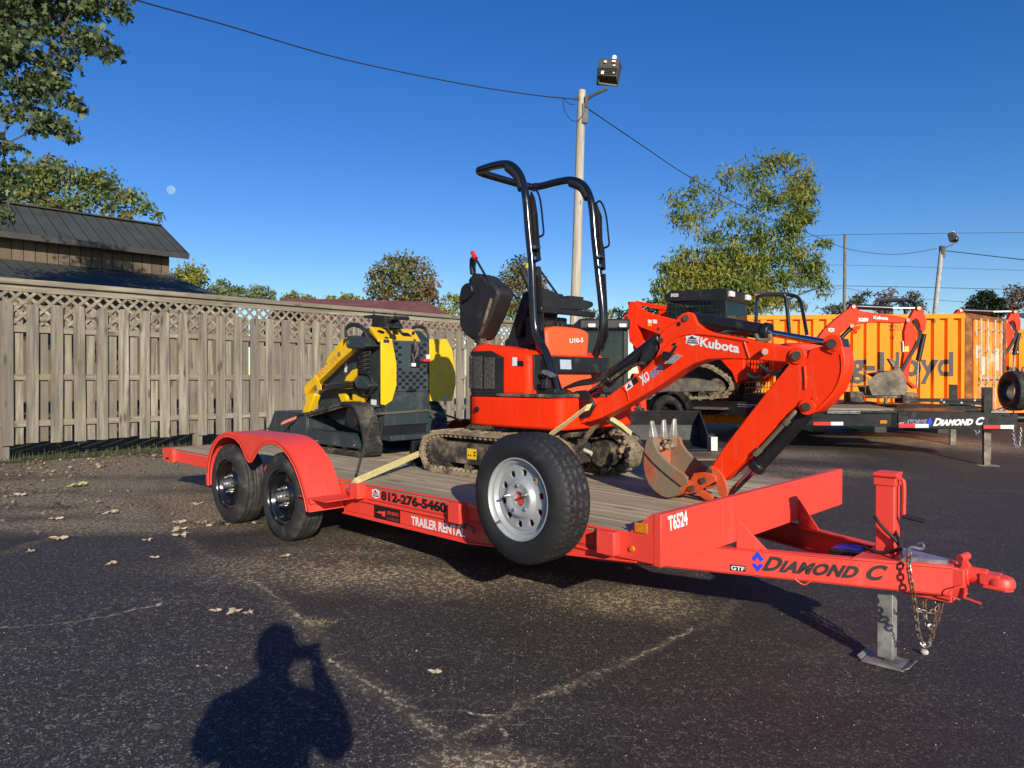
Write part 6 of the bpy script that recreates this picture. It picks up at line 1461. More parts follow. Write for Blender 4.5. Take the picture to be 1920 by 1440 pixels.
# tracks: a leaning triangle
TOP = Y4(800, 822, SY0); RB = Y4(945, 1252, SY0); LT = Y4(372, 958, SY0)
tri = [(LT.x - .02, LT.z + .02), (LT.x - .10, DK + .16), (LT.x + .02, DK + .005), (RB.x - .03, DK + .005), (RB.x + .03, DK + .05), (TOP.x + .22, TOP.z - .11), (TOP.x + .10, TOP.z + .0), (TOP.x - .05, TOP.z)]
TRI = rounded(tri, [.1, .12, .1, .06, .06, .12, .12, .08])
for s0, s1 in ((SY0, SY1), (FAR(SY1), FAR(SY0))):
    tk = yl_.part('track', track_m(TRI, s0, s1, .024, .05, .007, .2), TRACK_BLK)
    rl_ = M(); rl_.cyl((LT.x + .06, s0 + .02, DK + .15), (LT.x + .06, s1 - .02, DK + .15), .11, n=20); rl_.cyl((TOP.x + .05, s0 + .03, TOP.z - .13), (TOP.x + .05, s1 - .03, TOP.z - .13), .10, n=20)
    for q in range(9):
        a = 2 * math.pi * q / 9; rl_.box(TOP.x + .05 + .1 * math.cos(a) - .014, TOP.x + .05 + .1 * math.cos(a) + .014, s0 + .05, s1 - .05, TOP.z - .13 + .1 * math.sin(a) - .014, TOP.z - .13 + .1 * math.sin(a) + .014)
    for k_ in range(5): t_ = LT.x + .15 + k_ * (RB.x - LT.x - .25) / 4; rl_.cyl((t_, s0 + .02, DK + .062), (t_, s1 - .02, DK + .062), .032, n=14)
    yl_.part('track_rollers', rl_, BLACK, tk)
    fz = M(); P = [(LT.x + .0, DK + .21), (TOP.x + .0, DK + .20), (RB.x - .10, DK + .10), (RB.x - .08, DK + .075), (LT.x + .0, DK + .075)]
    fz.prism([(x, s0 + .016 if s0 < 1.5 else s0 + .05, z) for x, z in P], (0, .10, 0)); fp = yl_.part('track_frame', fz, SLATE, tk, bevel=.004)
    bo = M()
    for k_ in range(4): t_ = LT.x + .12 + k_ * (RB.x - LT.x - .30) / 3; pin(bo, (t_, s0 + .016, DK + .10), .011, .008, 8)
    yl_.part('frame_bolts', bo, ZINC, tk)
# body
SB = 1.255
side_p = [(575, 880), (580, 740), (640, 620), (760, 510), (880, 380), (940, 240), (985, 232), (1062, 318), (1066, 850), (1090, 1098), (975, 1090), (760, 1000)]
bm_ = YS(side_p, SB, FAR(SB)); body = yl_.part('body', bm_, SLATE, bevel=.006)
TR = -.50
def Yt(px, py, t_=TR): return T.t(px, py, t_)
pt = M(); q = [Yt(718, 636), Yt(803, 636), Yt(803, 733), Yt(712, 733)]
s_l, s_r, z_t, z_b = Yt(722, 640).y, Yt(803, 640).y, Yt(760, 638).z, Yt(760, 733).z
zb2 = Yt(760, 818).z
rp = M(); rp.box(TR - .30, TR, SB + .003, s_r, zb2 - .02, z_t); 
yl_.part('rear_housing', rp, SLATE, bevel=.005)
GR = mat('grey_perforated_panel', (.048, .066, .074), .45, var=.1)
pp_ = M(); pp_.box(TR + .001, TR + .012, s_l, s_r - .004, z_b, z_t - .005); panel = yl_.part('perforated_panel', pp_, GR, bevel=.002)
hl_ = M(); nx_, nz_ = 12, 13; w_s, w_z = (s_r - s_l) / nx_, (z_t - z_b) / (nz_ + 1)
for i in range(nz_):
    for j in range(nx_):
        s_ = s_l + (j + .5 + (.5 if i % 2 else 0)) * w_s * 1.0
        z_ = z_t - .035 - i * w_z
        if j % 2 != 0: continue
        s_ = s_l + (j + .7 + (1.0 if i % 2 else 0)) * w_s
        if s_ > s_r - .03: continue
        u = (s_ - s_l) / (s_r - s_l)
        if .34 < u < .76 and i < 8: continue
        hl_.lathe([(.0001, 0), (.0001, 0)], (0, 0, 0), (1, 0, 0), 4) if False else hl_.sheet([(TR + .0135, s_ + .026 * math.cos(a), z_ + .0165 * math.sin(a)) for a in [2 * math.pi * k_ / 10 for k_ in range(10)]])
yl_.part('panel_holes', hl_, INK, panel)
op = M(); a_, b_ = Yt(768, 645), Yt(786, 690); op.box(TR + .012, TR + .016, a_.y, b_.y, b_.z, a_.z); yl_.part('service_opening', op, INK, panel, bevel=.01)
oc = M(); r5 = random.Random(2)
for _ in range(9): c = Vector((TR + .02, r5.uniform(a_.y + .02, b_.y - .03), r5.uniform(b_.z + .03, a_.z - .05))); oc.tube([c, c + Vector((.01, r5.uniform(-.03, .03), .05)), c + Vector((0, r5.uniform(-.03, .03), .10))], .006, 6, sub=3)
yl_.part('wiring', oc, mat('dull_wiring', (.10, .09, .085), .5), panel)
ow = M(); c = Yt(772, 684); ow.box(TR + .017, TR + .03, c.y - .02, c.y + .025, c.z - .015, c.z + .015); c = Yt(800, 669); ow.box(TR + .013, TR + .03, c.y - .02, c.y + .015, c.z - .02, c.z + .02); yl_.part('label', ow, WHITE, panel)
orr = M(); c = Yt(796, 676); orr.box(TR + .013, TR + .05, c.y - .045, c.y + .03, c.z - .014, c.z + .014); yl_.part('battery_switch', orr, REDV, panel, bevel=.004)
lt_ = M(); c = Yt(768, 731); lt_.box(TR + .010, TR + .03, c.y - .05, c.y + .06, c.z - .012, c.z + .012); yl_.part('panel_latch', lt_, BLACK, panel, bevel=.004)
lp = M(); z1_ = Yt(760, 738).z; z2_ = Yt(760, 796).z; lp.box(TR + .001, TR + .02, s_l - .01, s_r - .004, z2_, z1_); yl_.part('lower_panel', lp, SLATE, bevel=.004)
sl2 = M(); z3_ = Yt(760, 812).z; sl2.box(TR + .001, TR + .006, s_l - .02, s_r - .03, z3_, z2_ - .004); yl_.part('slot', sl2, INK)
sb_ = M(); sb_.box(TR - .04, TR + .14, s_l - .04, s_r, zb2 - .02, z3_ - .003); yl_.part('step_plate', sb_, SLATE, bevel=.005)
# yellow side flaps
fn = M(); P = [Yt(x, y, TR + .03) for x, y in [(711, 634), (716, 634), (716, 652), (734, 637), (737, 655), (742, 682), (742, 725), (733, 752), (722, 760), (712, 758)]]
P = [Yt(x, y, TR + .03) for x, y in [(713, 636), (733, 635), (737, 655), (742, 682), (742, 722), (734, 751), (721, 760), (713, 758)]]
fn.prism(P, (.014, 0, 0)); fn.box(TR + .0, TR + .03, Yt(712, 700).y - .0, Yt(714, 700).y + .0, z_b - .02, z_t); fl_ = yl_.part('near_side_flap', fn, YELLOW, bevel=.004)
fw_ = M(); a_, b_ = Yt(719, 636, TR + .046), Yt(730, 643, TR + .046); fw_.box(TR + .045, TR + .0465, a_.y, b_.y, b_.z, a_.z); yl_.part('flap_window', fw_, SLATE, fl_)
ff = M(); P = [Yt(x, y, TR + .02) for x, y in [(804, 636), (836, 636), (846, 655), (852, 690), (853, 720), (846, 752), (805, 752)]]; ff.prism(P, (.014, 0, 0)); fp2 = yl_.part('far_side_flap', ff, YELLOW, bevel=.004)
fk_ = M(); a_ = Yt(836, 748, TR + .036); fk_.box(TR + .0345, TR + .0365, a_.y - .03, a_.y + .03, a_.z - .012, a_.z + .02); yl_.part('flap_label', fk_, LBLUE, fp2, bevel=.004)
# yellow control deck, sloping back
b0, b1 = T.t(712, 637, TR + .01), T.t(789, 638, TR + .01)
zk = T.t(735, 615, TR - .22).z; tk_ = TR - .22
cd = M(); s0_, s1_ = b0.y - .02, b1.y; c0_, c1_ = T.t(692, 614, tk_), T.t(776, 616, tk_)
cd.hull8([(TR + .01, s0_, b0.z - .02), (TR + .01, s1_, b0.z - .02), (c1_.x, c1_.y, zk - .05), (c0_.x, c0_.y, zk - .05), (TR + .012, s0_, b0.z), (TR + .012, s1_, b0.z), (c1_.x, c1_.y, zk), (c0_.x, c0_.y, zk)])
deck_ = yl_.part('control_deck', cd, YELLOW, bevel=.004)
nrm2 = (Vector((c0_.x, c0_.y, zk)) - Vector((TR + .012, s0_, b0.z))).cross(Vector((0, 1, 0))); nrm2.normalize(); nrm2 = nrm2 if nrm2.z > 0 else -nrm2
def ondeck(u, v): return Vector((TR + .012, s0_, b0.z)).lerp(Vector((TR + .012, s1_, b0.z)), u).lerp(Vector((c0_.x, c0_.y, zk)).lerp(Vector((c1_.x, c1_.y, zk)), u), v)
gd = M()
for u, v, r_ in ((.18, .6, .034), (.50, .58, .030), (.22, .15, .018)): c = ondeck(u, v); gd.cyl(c, c + nrm2 * .006, r_, n=16)
c = ondeck(.72, .5); e1_ = (ondeck(.8, .5) - c).normalized(); e2_ = nrm2.cross(e1_); gd.hull8([c - e1_ * .05 - e2_ * .035, c + e1_ * .05 - e2_ * .035, c + e1_ * .05 + e2_ * .035, c - e1_ * .05 + e2_ * .035] + [p_ + nrm2 * .006 for p_ in (c - e1_ * .05 - e2_ * .035, c + e1_ * .05 - e2_ * .035, c + e1_ * .05 + e2_ * .035, c - e1_ * .05 + e2_ * .035)])
c = ondeck(.9, .55); gd.cyl(c, c + nrm2 * .03, .014, n=10)
yl_.part('gauges', gd, INK, deck_)
kn = M(); c = ondeck(.36, .15); kn.lathe([(.034, 0), (.03, .02), (.015, .03), (.014, .05)], c, nrm2, 10); kn.tube([c, T.s(727, 615, c.y), T.s(727, 606, c.y), T.s(730, 599, c.y), T.s(738, 596, c.y + .03)], .012, 8, sub=3); kn.cyl(T.s(738, 596, c.y + .03), T.s(765, 597, c.y + .22), .018, n=10); kn.tube([T.s(741, 614, c.y + .12), T.s(741, 600, c.y + .12), T.s(741, 586, c.y + .12)], .008, 8); kn.lathe([(.075, 0), (.06, .02), (.065, .03), (.045, .05), (.045, .06), (.02, .085)], T.s(742, 616, c.y + .12), (0, 0, 1), 12); yl_.part('hand_controls', kn, PLASTIC)
kb_ = M(); c = T.s(700, 613, 1.38); P = [T.s(x, y, 1.36) for x, y in [(697, 613), (697, 598), (682, 596), (680, 592), (700, 590), (722, 592), (722, 613)]]; kb_.prism(P, (0, .10, 0)); kb_.cyl(T.s(701, 596, 1.40), T.s(701, 583, 1.40), .010, n=8); yl_.part('control_pedestal', kb_, PLASTIC, bevel=.005)
# lift arms
AR1 = [(462, 702), (470, 690), (600, 560), (760, 405), (800, 330), (840, 330), (862, 385), (820, 430), (740, 500), (640, 600), (545, 690), (482, 768), (472, 765)]
def arm_(s0, s1):
    a_ = yl_.part('lift_arm', YS(AR1, s0, s1), YELLOW, bevel=.006)
    d_ = YS([(474, 768), (545, 752), (548, 770), (500, 912), (452, 918), (450, 905), (478, 820)], s0, s1); yl_.part('arm_drop', d_, YELLOW, a_, bevel=.006); return a_
near_arm = arm_(1.10, 1.17)
f0 = M(); P = [Vector((p.x, 1.92, p.z)) for p in px_poly(T, AR1, 1.10, 460, 560, K4)]; f0.prism(P, (0, .07, 0)); P = [Vector((p.x, 1.92, p.z)) for p in px_poly(T, [(474, 768), (545, 752), (548, 770), (500, 912), (452, 918), (450, 905), (478, 820)], 1.10, 460, 560, K4)]; f0.prism(P, (0, .07, 0)); yl_.part('lift_arm', f0, YELLOW, bevel=.006)
up2 = YS([(640, 505), (650, 470), (770, 315), (785, 320), (760, 410), (700, 480), (660, 540)], 1.24, 1.30); yl_.part('arm_brace', up2, YELLOW, bevel=.005)
g_ = lambda x, y: Y4(x, y, 1.098)
o = g_(592, 622); yl_.part('lettering', text_m('SDLL50', o, g_(738, 478) - o, g_(566, 592) - o, NB, .0025, .02, space=1.3), mat('faded_orange_print', (.75, .42, .13), .5), near_arm)
ps_ = M()
for x, y in ((820, 350), (752, 438), (570, 700)): pin(ps_, g_(x, y), .016, .016, 10)
yl_.part('arm_pins', ps_, ZINC, near_arm)
lg = YS([(548, 600), (600, 690), (602, 725), (575, 732), (556, 705), (540, 640)], 1.092, 1.10); yl_.part('arm_lug', lg, YELLOW, near_arm, bevel=.003)
pc_ = YS([(792, 345), (800, 300), (845, 290), (900, 308), (962, 372), (935, 395), (850, 400), (805, 390)], 1.09, 1.25); yl_.part('pivot_cover', pc_, SLATE, bevel=.012)
cy = M(); cy.cyl(Y4(585, 712, 1.15), Y4(640, 706, 1.15), .018, n=12); cy.cyl(Y4(620, 708, 1.15), Y4(870, 682, 1.15), .034, n=16); cyp = yl_.part('lift_cylinder', cy, GLOSS, bevel=.003)
cb_ = YS([(855, 650), (890, 610), (930, 620), (985, 690), (960, 720), (880, 715)], 1.11, 1.22); yl_.part('cylinder_cover', cb_, SLATE, bevel=.012)
yf = YS([(785, 655), (800, 620), (845, 570), (880, 556), (905, 575), (880, 610), (850, 655)], 1.20, 1.24); yl_.part('yellow_bracket', yf, YELLOW, bevel=.004)
yg = YS([(735, 755), (790, 750), (800, 800), (850, 815), (850, 760), (935, 755), (945, 790), (920, 838), (850, 825), (760, 820)], 1.20, 1.24); yl_.part('yellow_bracket', yg, YELLOW, bevel=.004)
hq = M()
for k_ in range(3):
    o_ = .015 * k_; d_ = 8 * k_
    hq.tube([Y4(800, 300, 1.14 + o_), Y4(800, 250 - d_, 1.15 + o_), Y4(850, 215 - d_, 1.17 + o_), Y4(930, 240 - d_, 1.18 + o_), Y4(975, 330 - d_, 1.20 + o_), Y4(990 - d_, 430, 1.20 + o_), Y4(960 - d_, 520, 1.20 + o_), Y4(915 - d_, 600, 1.19 + o_)], .0125, 8, sub=5)
for k_ in range(5):
    y_ = 430 + 34 * k_; hq.tube([Y4(985, y_ - 10, 1.20), Y4(940, y_, 1.14), Y4(900, y_ + 5, 1.19), Y4(935, y_ + 18, 1.15), Y4(985, y_ + 16, 1.2)], .012, 7, sub=4)
hq.tube([Y4(920, 590, 1.16), Y4(980, 600, 1.16), Y4(1010, 660, 1.16), Y4(1000, 740, 1.17), Y4(960, 780, 1.2), Y4(900, 760, 1.2)], .014, 8, sub=5)
hq.tube([Y4(930, 610, 1.18), Y4(975, 640, 1.18), Y4(990, 700, 1.18), Y4(960, 750, 1.2)], .014, 8, sub=5)
yl_.part('hydraulic_hoses', hq, PLASTIC)
hf = M(); s_f = 1.84
for k_ in range(3): hf.tube([T.t(774, 616 - k_, -.75 - .02 * k_), T.t(784, 613 - k_, -.76), T.t(797, 618 - k_, -.76), T.t(803, 632, -.74), T.t(804, 645, -.72)], .012, 8, sub=5)
yl_.part('hydraulic_hoses', hf, PLASTIC)
wl_ = M(); a_ = Y4(797, 545, SB - .002); wl_.sheet([Y4(x, y, SB - .003) for x, y in [(787, 582), (806, 586), (811, 516), (791, 513)]]); yl_.part('label', wl_, WHITE, body)
w2 = M(); w2.sheet([Y4(x, y, SB - .003) for x, y in [(998, 842), (1042, 845), (1042, 803), (998, 800)]]); yl_.part('label', w2, WHITE, body)
rg_ = M(); rg_.tube([Y4(1060, 852, 1.24), Y4(1018, 856, 1.23), Y4(1010, 880, 1.23), Y4(1010, 915, 1.23), Y4(1024, 930, 1.23), Y4(1048, 925, 1.24)], .010, 8, sub=4); yl_.part('tie_ring', rg_, ZINC, body)
# bucket at the far left end
BL = 1.0
bk2 = M(); P = px_poly(T, [(150, 1040), (235, 888), (380, 884), (400, 950), (380, 1060), (300, 1085)], 1.06, 460, 560, K4)
q0 = Y4(232, 890, 1.06); q1 = Y4(150, 1050, 1.06); q2 = Y4(385, 884, 1.06)
zt_, zb_ = q0.z, DK + .02; t0_, t1_ = q1.x, q2.x + .25
sp = [(t0_, zb_ + .02), (q0.x, zt_), (t1_ - .05, zt_), (t1_, zt_ - .06), (t1_, zb_ + .1), (t1_ - .08, zb_)]
for s_ in (1.06, 2.02): bk2.prism([(x, s_, z) for x, z in sp], (0, .014, 0))
inn = [(x + (.0 if i == 0 else .0), z) for i, (x, z) in enumerate(sp)]
bk2.prism([(q0.x - .0, 1.0745, zt_ - .012), (t1_ - .05, 1.0745, zt_ - .012), (t1_ - .012, 1.0745, zt_ - .066), (t1_ - .012, 1.0745, zb_ + .1), (t1_ - .086, 1.0745, zb_ + .012), (t0_, 1.0745, zb_ + .03), (t0_, 1.0745, zb_ + .018), (t1_ - .08, 1.0745, zb_), (t1_, 1.0745, zb_ + .1), (t1_, 1.0745, zt_ - .06), (t1_ - .05, 1.0745, zt_), (q0.x, 1.0745, zt_)], (0, .945, 0))
yl_.part('bucket', bk2, SLATE, bevel=.004)
ri_ = M(); ri_.box(t1_ - .30, t1_ - .28, 1.05, 1.06, zb_, zt_ - .01); yl_.part('bucket_rib', ri_, SLATE)
strap('dark flat strap falling from the loader tie ring to the trailer rail', [Y4(1010, 925, 1.228), Y4(985, 1030, 1.0), Y4(930, 1230, .7), Y4(886, 1390, .30)], (.016, .0, .004), WEBK)
strap('dull strap stretched across the back of the loader to the excavator', [Y4(1030, 912, 1.22), Y4(1070, 912, 1.22), T.t(722, 775, TR + .03), T.t(803, 769, TR + .035), E(850, 783, 1.80), E(866, 790, 1.80)], (0, .001, .010), WEBK)
strap('faded red strap from the loader bucket down to the fender', [Y4(405, 943, 1.02), Y4(300, 985, .9), Y4(280, 1002, .88)], (0, .004, .014), WEBR)
strap('thin strap tail running on from the red strap to the rail', [Y4(285, 998, .88), Y4(150, 1040, .6), Y4(100, 1058, .45)], (0, .002, .005), WEBK)

# ================================================================ THE YARD BEHIND
# ---- shipping containers
m, nt, p = nodes('orange_container_paint')
c = mixc(nt, ramp(nt, noise(nt, 1.2, 5), .3, .7), (.90, .235, .005), (.93, .29, .008))
c = mixc(nt, ramp(nt, noise(nt, 2.2, 9, .75, stretch=(1, 1, .35)), .62, .74), c, (.30, .095, .02))
c = mixc(nt, mth(nt, 'MULTIPLY', ramp(nt, noise(nt, .7, 4), .55, .8), .35), c, (.55, .36, .10))
nt.links.new(c, p.inputs['Base Color']); p.inputs['Roughness'].default_value = .6; p.inputs['Specular IOR Level'].default_value = .2; CONT = m
RUSTO = mat('rusted_orange_steel', (.42, .14, .022), .75, var=.25, vs_=8, dirt=(.17, .06, .02), da=.62, ds=4.5)
PALEO = mat('bleached_orange_door', (.86, .29, .035), .6, spec=.2, var=.1, dirt=(.80, .50, .26), da=.28, ds=3)
GREYR = mat('pale_lock_rod', (.62, .55, .46), .45, .3, var=.15, dirt=(.4, .2, .08), da=.3, ds=9)
INKC = mat('container_print', (.020, .019, .022), .5, var=.1)
INKF = mat('faded_container_print', (.16, .06, .015), .6, var=.2)
PITCH = .278; DEP = .075
def corr(t):
    u = (t / PITCH) % 1.0
    if u < .42: return 0.0
    if u < .54: return DEP * (u - .42) / .12
    if u < .88: return DEP
    return DEP * (1 - (u - .88) / .12)
def container(label, A, B, Cc, hgt, letters):
    """A near corner, B far end of the door side, Cc far end of the long side (ground plan points)"""
    A, B, Cc = Vector(A), Vector(B), Vector(Cc); d = (A - Cc); L = d.length; d.normalize()
    phi = math.atan2(-d.y, d.x); fr = Fr(Cc.x, Cc.y, phi)
    th = Thing('shipping_container', label, 'container', (0, 0, 0), fr, 'orange shipping containers')
    b = fr.l((B.x, B.y, 0)); z0, z1 = .17, hgt
    m = M(); brk = sorted({0, L} | {x for k_ in range(int(L / PITCH) + 2) for x in [(k_ + f) * PITCH for f in (.0, .42, .54, .88)] if .12 < x < L - .12} | {.12, L - .12})
    lo = [m.v((x, corr(x) + .012, z0 + .16)) for x in brk]; hi = [m.v((x, corr(x) + .012, z1 - .10)) for x in brk]; m.bridge(lo, hi, False)
    wall = th.part('corrugated_side', m, CONT, sharp=20)
    bx = M(); P = [(.02, DEP + .02, 0), (L - .02, DEP + .02, 0), (b.x - .05, b.y, 0), (b.x - L, b.y, 0)]
    bx.hull8([(x, y, z0 + .1) for x, y, _ in P] + [(x, y, z1 - .02) for x, y, _ in P]); th.part('hull', bx, CONT)
    fm = M()
    fm.box(0, L, 0, .05, z1 - .10, z1); fm.box(0, L, 0, .05, z0, z0 + .16); fm.box(0, .12, 0, .05, z0 + .16, z1 - .10)
    th.part('side_frame', fm, CONT, bevel=.006)
    e = Vector((b.x - L, b.y, 0)); el = e.length; e.normalize(); n_ = Vector((e.y, -e.x, 0))
    po = M(); po.box(L - .15, L + .002, -.003, .14, z0, z1 + .004); po.bar(Vector((b.x - .03, b.y, z0)), Vector((b.x - .03, b.y, z1)), .14, .12, up=n_); po.bar(Vector((L, .02, z1 - .06)) - n_ * .02, Vector((b.x, b.y, z1 - .06)) - n_ * .02, .06, .12); th.part('corner_post', po, RUSTO, bevel=.01)
    D = lambda u, z, o=0.0: Vector((L, 0, z)) + e * (u * el) + n_ * o
    dm = M()
    for u0, u1 in ((.07, .495), (.505, .95)):
        dm.hull8([D(u0, z0 + .14, -.04), D(u1, z0 + .14, -.04), D(u1, z0 + .14, .0), D(u0, z0 + .14, .0), D(u0, z1 - .12, -.04), D(u1, z1 - .12, -.04), D(u1, z1 - .12, .0), D(u0, z1 - .12, .0)])
    door = th.part('doors', dm, PALEO, bevel=.006)
    rd = M()
    for u in (.17, .38, .62, .83):
        rd.cyl(D(u, z0 + .1, .05), D(u, z1 - .08, .05), .017, n=10)
        for z in (z0 + .3, z0 + .9, z0 + 1.6, z1 - .3): rd.bar(D(u - .02, z, .035), D(u + .02, z, .035), .07, .05)
    th.part('lock_rods', rd, GREYR, door)
    hd_ = M()
    for u0, u1 in ((.17, .33), (.38, .48), (.52, .62), (.67, .83)): hd_.bar(D(u0, z0 + 1.0, .07), D(u1, z0 + 1.0, .07), .03, .05)
    for u in (.1, .48, .9): hd_.bar(D(u - .03, z1 - .42, .012), D(u + .03, z1 - .42, .012), .02, .10)
    th.part('door_handles', hd_, GREYR, door)
    dl = M()
    for u, z, w_, h_ in ((.10, z1 - .95, .12, .28), (.56, z1 - 1.0, .12, .2), (.72, z1 - 1.2, .12, .5), (.28, z1 - 1.3, .1, .4)):
        quad_m(D(u, z, 0), e * w_ * el, (0, 0, h_), n_, .004, dl)
    th.part('door_labels', dl, mat('faded_door_label', (.78, .58, .42), .6) if 'faded_door_label' not in bpy.data.materials else bpy.data.materials['faded_door_label'], door)
    sk_ = M()
    for x_ in np.arange(.3, L, 1.3): sk_.box(x_ - .12, x_ + .12, .03, 1.6, -.25, z0 - .001)
    th.part('timber_sleepers', sk_, BLACK)
    def on(tm):
        geo = list(tm.bm.verts) + list(tm.bm.edges) + list(tm.bm.faces)
        xs = [v.co.x for v in tm.bm.verts]
        for k_ in range(int(min(xs) / PITCH) - 1, int(max(xs) / PITCH) + 2):
            for f in (.0, .42, .54, .88):
                bmesh.ops.bisect_plane(tm.bm, geom=list(tm.bm.verts) + list(tm.bm.edges) + list(tm.bm.faces), dist=1e-5, plane_co=((k_ + f) * PITCH, 0, 0), plane_no=(1, 0, 0))
        for v in tm.bm.verts: v.co.y = corr(v.co.x) + .012 - .0035
        return tm
    for s_, x0, x1, za, zc, mt_, bold in letters(fr, L):
        th.part('lettering', on(text_m(s_, (x0, 0, za), (x1 - x0, 0, 0), (0, 0, zc - za), (0, -1, 0), 0, bold)), mt_, wall)
    return th, fr, L, D, n_, e, el
A1 = Wd.s(1823, 709, 15.05); B1 = Wd.s(1882, 709, 16.36)
dC = Vector((-.996, .085, 0)); C1 = A1 + dC * 6.06
def let1(fr, L):
    f = lambda px, py: fr.s(px, py, .012)
    a, b = f(1588, 700), f(1789, 700); zb = f(1650, 720).z; zt = f(1640, 660).z
    w_ = (b.x - a.x) / .612
    y1, y2 = f(1670, 620).z, f(1670, 609).z
    return [('Hapag-Lloyd', b.x - w_, b.x, zb, zt, INKC, .03), ('22G1', f(1669, 615).x, f(1693, 615).x, y1, y2, INKF, .02),
            ('HLXU', f(1669, 604).x, f(1694, 604).x, f(1670, 607).z, f(1670, 598).z, INKF, .02), ('3', f(1735, 603).x, f(1741, 603).x, f(1740, 607).z, f(1740, 599).z, INKF, .02), ('9', f(1749, 603).x, f(1755, 603).x, f(1750, 607).z, f(1750, 598).z, INKF, .02),
            ('13', f(1671, 632).x, f(1676, 632).x, f(1671, 636).z, f(1671, 629).z, INKF, .02)]
ct1 = container('long orange container with weathered doors and big dark lettering', (A1.x, A1.y, 0), (B1.x, B1.y, 0), (C1.x, C1.y, 0), 2.545, let1)
A2 = Wd.s(1862, 709, 20.4); C2 = A2
def let2(fr, L):
    f = lambda px, py: fr.s(px, py, .012)
    return [('oyd', f(1877, 700).x, f(1944, 700).x, f(1890, 722).z, f(1890, 676).z, INKC, .03), ('4785', f(1893, 630).x, f(1917, 630).x, f(1900, 635).z, f(1900, 626).z, INKF, .01)]
Cx = Vector((A2.x - .4, 20.4, 0)); Ax = Cx + Vector((6.06, -.35, 0)); Bx = Ax + Vector((1.2, 2.0, 0))
ct2 = container('orange container cut by the right edge with a white warning triangle', Ax, Bx, Cx, 2.58, let2)
f2 = ct2[1]; tq = M(); P = [f2.s(x, y, .0) for x, y in [(1893, 662), (1912, 662), (1902.5, 648)]]; tq.sheet(P); ct2[0].part('warning_sign', tq, INKC)
tq = M(); P = [f2.s(x, y, -.004) for x, y in [(1895, 661), (1910, 661), (1902.5, 650.5)]]; tq.sheet(P); ct2[0].part('warning_sign', tq, WHITE)
# dark roofed shed at the right edge
sh_ = Thing('dark_roofed_shed', 'shed with a dark roof just showing above the right hand container', 'shed', (25, 34, 0), Wd)
a_, b_ = Wd.s(1888, 587, 34), Wd.s(1888, 622, 30); m = M(); m.hull8([(a_.x - .3, 30, b_.z - .05), (a_.x + 12, 30, b_.z - .05), (a_.x + 12, 34, a_.z - .05), (a_.x + .2, 34, a_.z - .05), (a_.x - .3, 30, b_.z), (a_.x + 12, 30, b_.z), (a_.x + 12, 34, a_.z), (a_.x + .2, 34, a_.z)]); sh_.part('roof', m, mat('brown_grey_roof', (.085, .07, .055), .85, var=.2))
m = M(); m.box(a_.x + .4, a_.x + 11.5, 30.5, 36, 0, b_.z - .06); sh_.part('wall', m, BWALL)

# ---- black flatbed trailers
g0 = ghit(1851, 873)
def trailer_frame(x, y, phi): return Fr(x, y, phi)
FB = Fr(g0.x, g0.y, .30)
SBK = -.16
BLKT = mat('black_trailer_paint', (.010, .010, .011), .32, var=.2, dirt=(.06, .052, .045), da=.2, ds=4)
BDECK = wood('pale_trailer_deck', (.34, .28, .20), 'x', (.30, .27, .22), contrast=.6)
b1 = Thing('flatbed_trailer', 'black flatbed trailer with white lettering on its tongue and red white reflector strips', 'trailer', (0, .9, 0), FB, 'black flatbed trailers')
f = lambda px, py, s_=SBK: FB.s(px, py, s_)
zt, zb = f(1850, 774).z, f(1850, 806).z; tA = f(1684, 790).x; tN = f(1893, 790).x; tL = f(1458, 790).x
bm_ = M(); bm_.box(tA, tN, SBK, SBK + .012, zb, zt); bm_.box(tA, tN, SBK, SBK + .09, zt - .012, zt + .001); bm_.box(tA, tN, SBK, SBK + .09, zb - .001, zb + .012); tb = b1.part('tongue_beam', bm_, BLKT, bevel=.003)
bm_ = M(); bm_.hull8([(tA, 1.30, zb), (tN, .12, zb), (tN, .2, zb), (tA, 1.4, zb), (tA, 1.30, zt), (tN, .12, zt), (tN, .2, zt), (tA, 1.4, zt)]); b1.part('tongue_beam', bm_, BLKT)
bm_ = M(); z1_, z2_ = zt + .005, zb + .02; bm_.box(tL, tA - .02, SBK - .02, SBK + .05, z2_, z1_); bm_.box(tL, tA - .02, SBK - .06, SBK + .05, z1_ - .03, z1_ + .006); bm_.box(tL, tA - .02, 1.75, 1.85, z2_, z1_); bm_.box(tA - .1, tA - .021, SBK - .02, 1.84, z2_ + .002, z1_ - .002); bm_.box(tA - .06, tN - .5, SBK + .2, 1.3, zt - .004, zt + .01) ; b1.part('side_rail', bm_, BLKT, bevel=.004)
dk2 = M(); r6 = random.Random(4)
for i in range(10): dk2.rnd = r6.random(); w2_ = 1.9 / 10; dk2.box(tL, tA - .06, SBK + .02 + i * w2_, SBK + .015 + (i + 1) * w2_, z1_ + .007, z1_ + .04)
b1.part('deck', dk2, BDECK)
jk = M(); jk.box(-.07, .05, -.06, .06, zb, f(1858, 726, 0).z); b1.part('jack', jk, BLKT, bevel=.006)
gj = g0.z
jl = M(); jl.box(-.055, .035, -.045, .045, gj + .10, zb + .02); jl.box(-.05, .03, -.04, .04, gj, gj + .3); jl.box(-.15, .13, -.11, .11, gj + .001, gj + .014); b1.part('jack_leg', jl, mat('dull_galvanised', (.24, .22, .18), .5, .5, var=.3, dirt=(.10, .08, .06), da=.4))
def bl(s_, a, b, c, mt_, **kw): o = f(*a, SBK); return b1.part('lettering', text_m(s_, o, f(*b, SBK) - o, f(*c, SBK) - o, (0, -1, 0), .004, **kw), mt_, tb)
bl('Diamond C', (1749, 799), (1843, 797), (1752, 784), WHITE, bold=.05, shear=.2, caps=True)
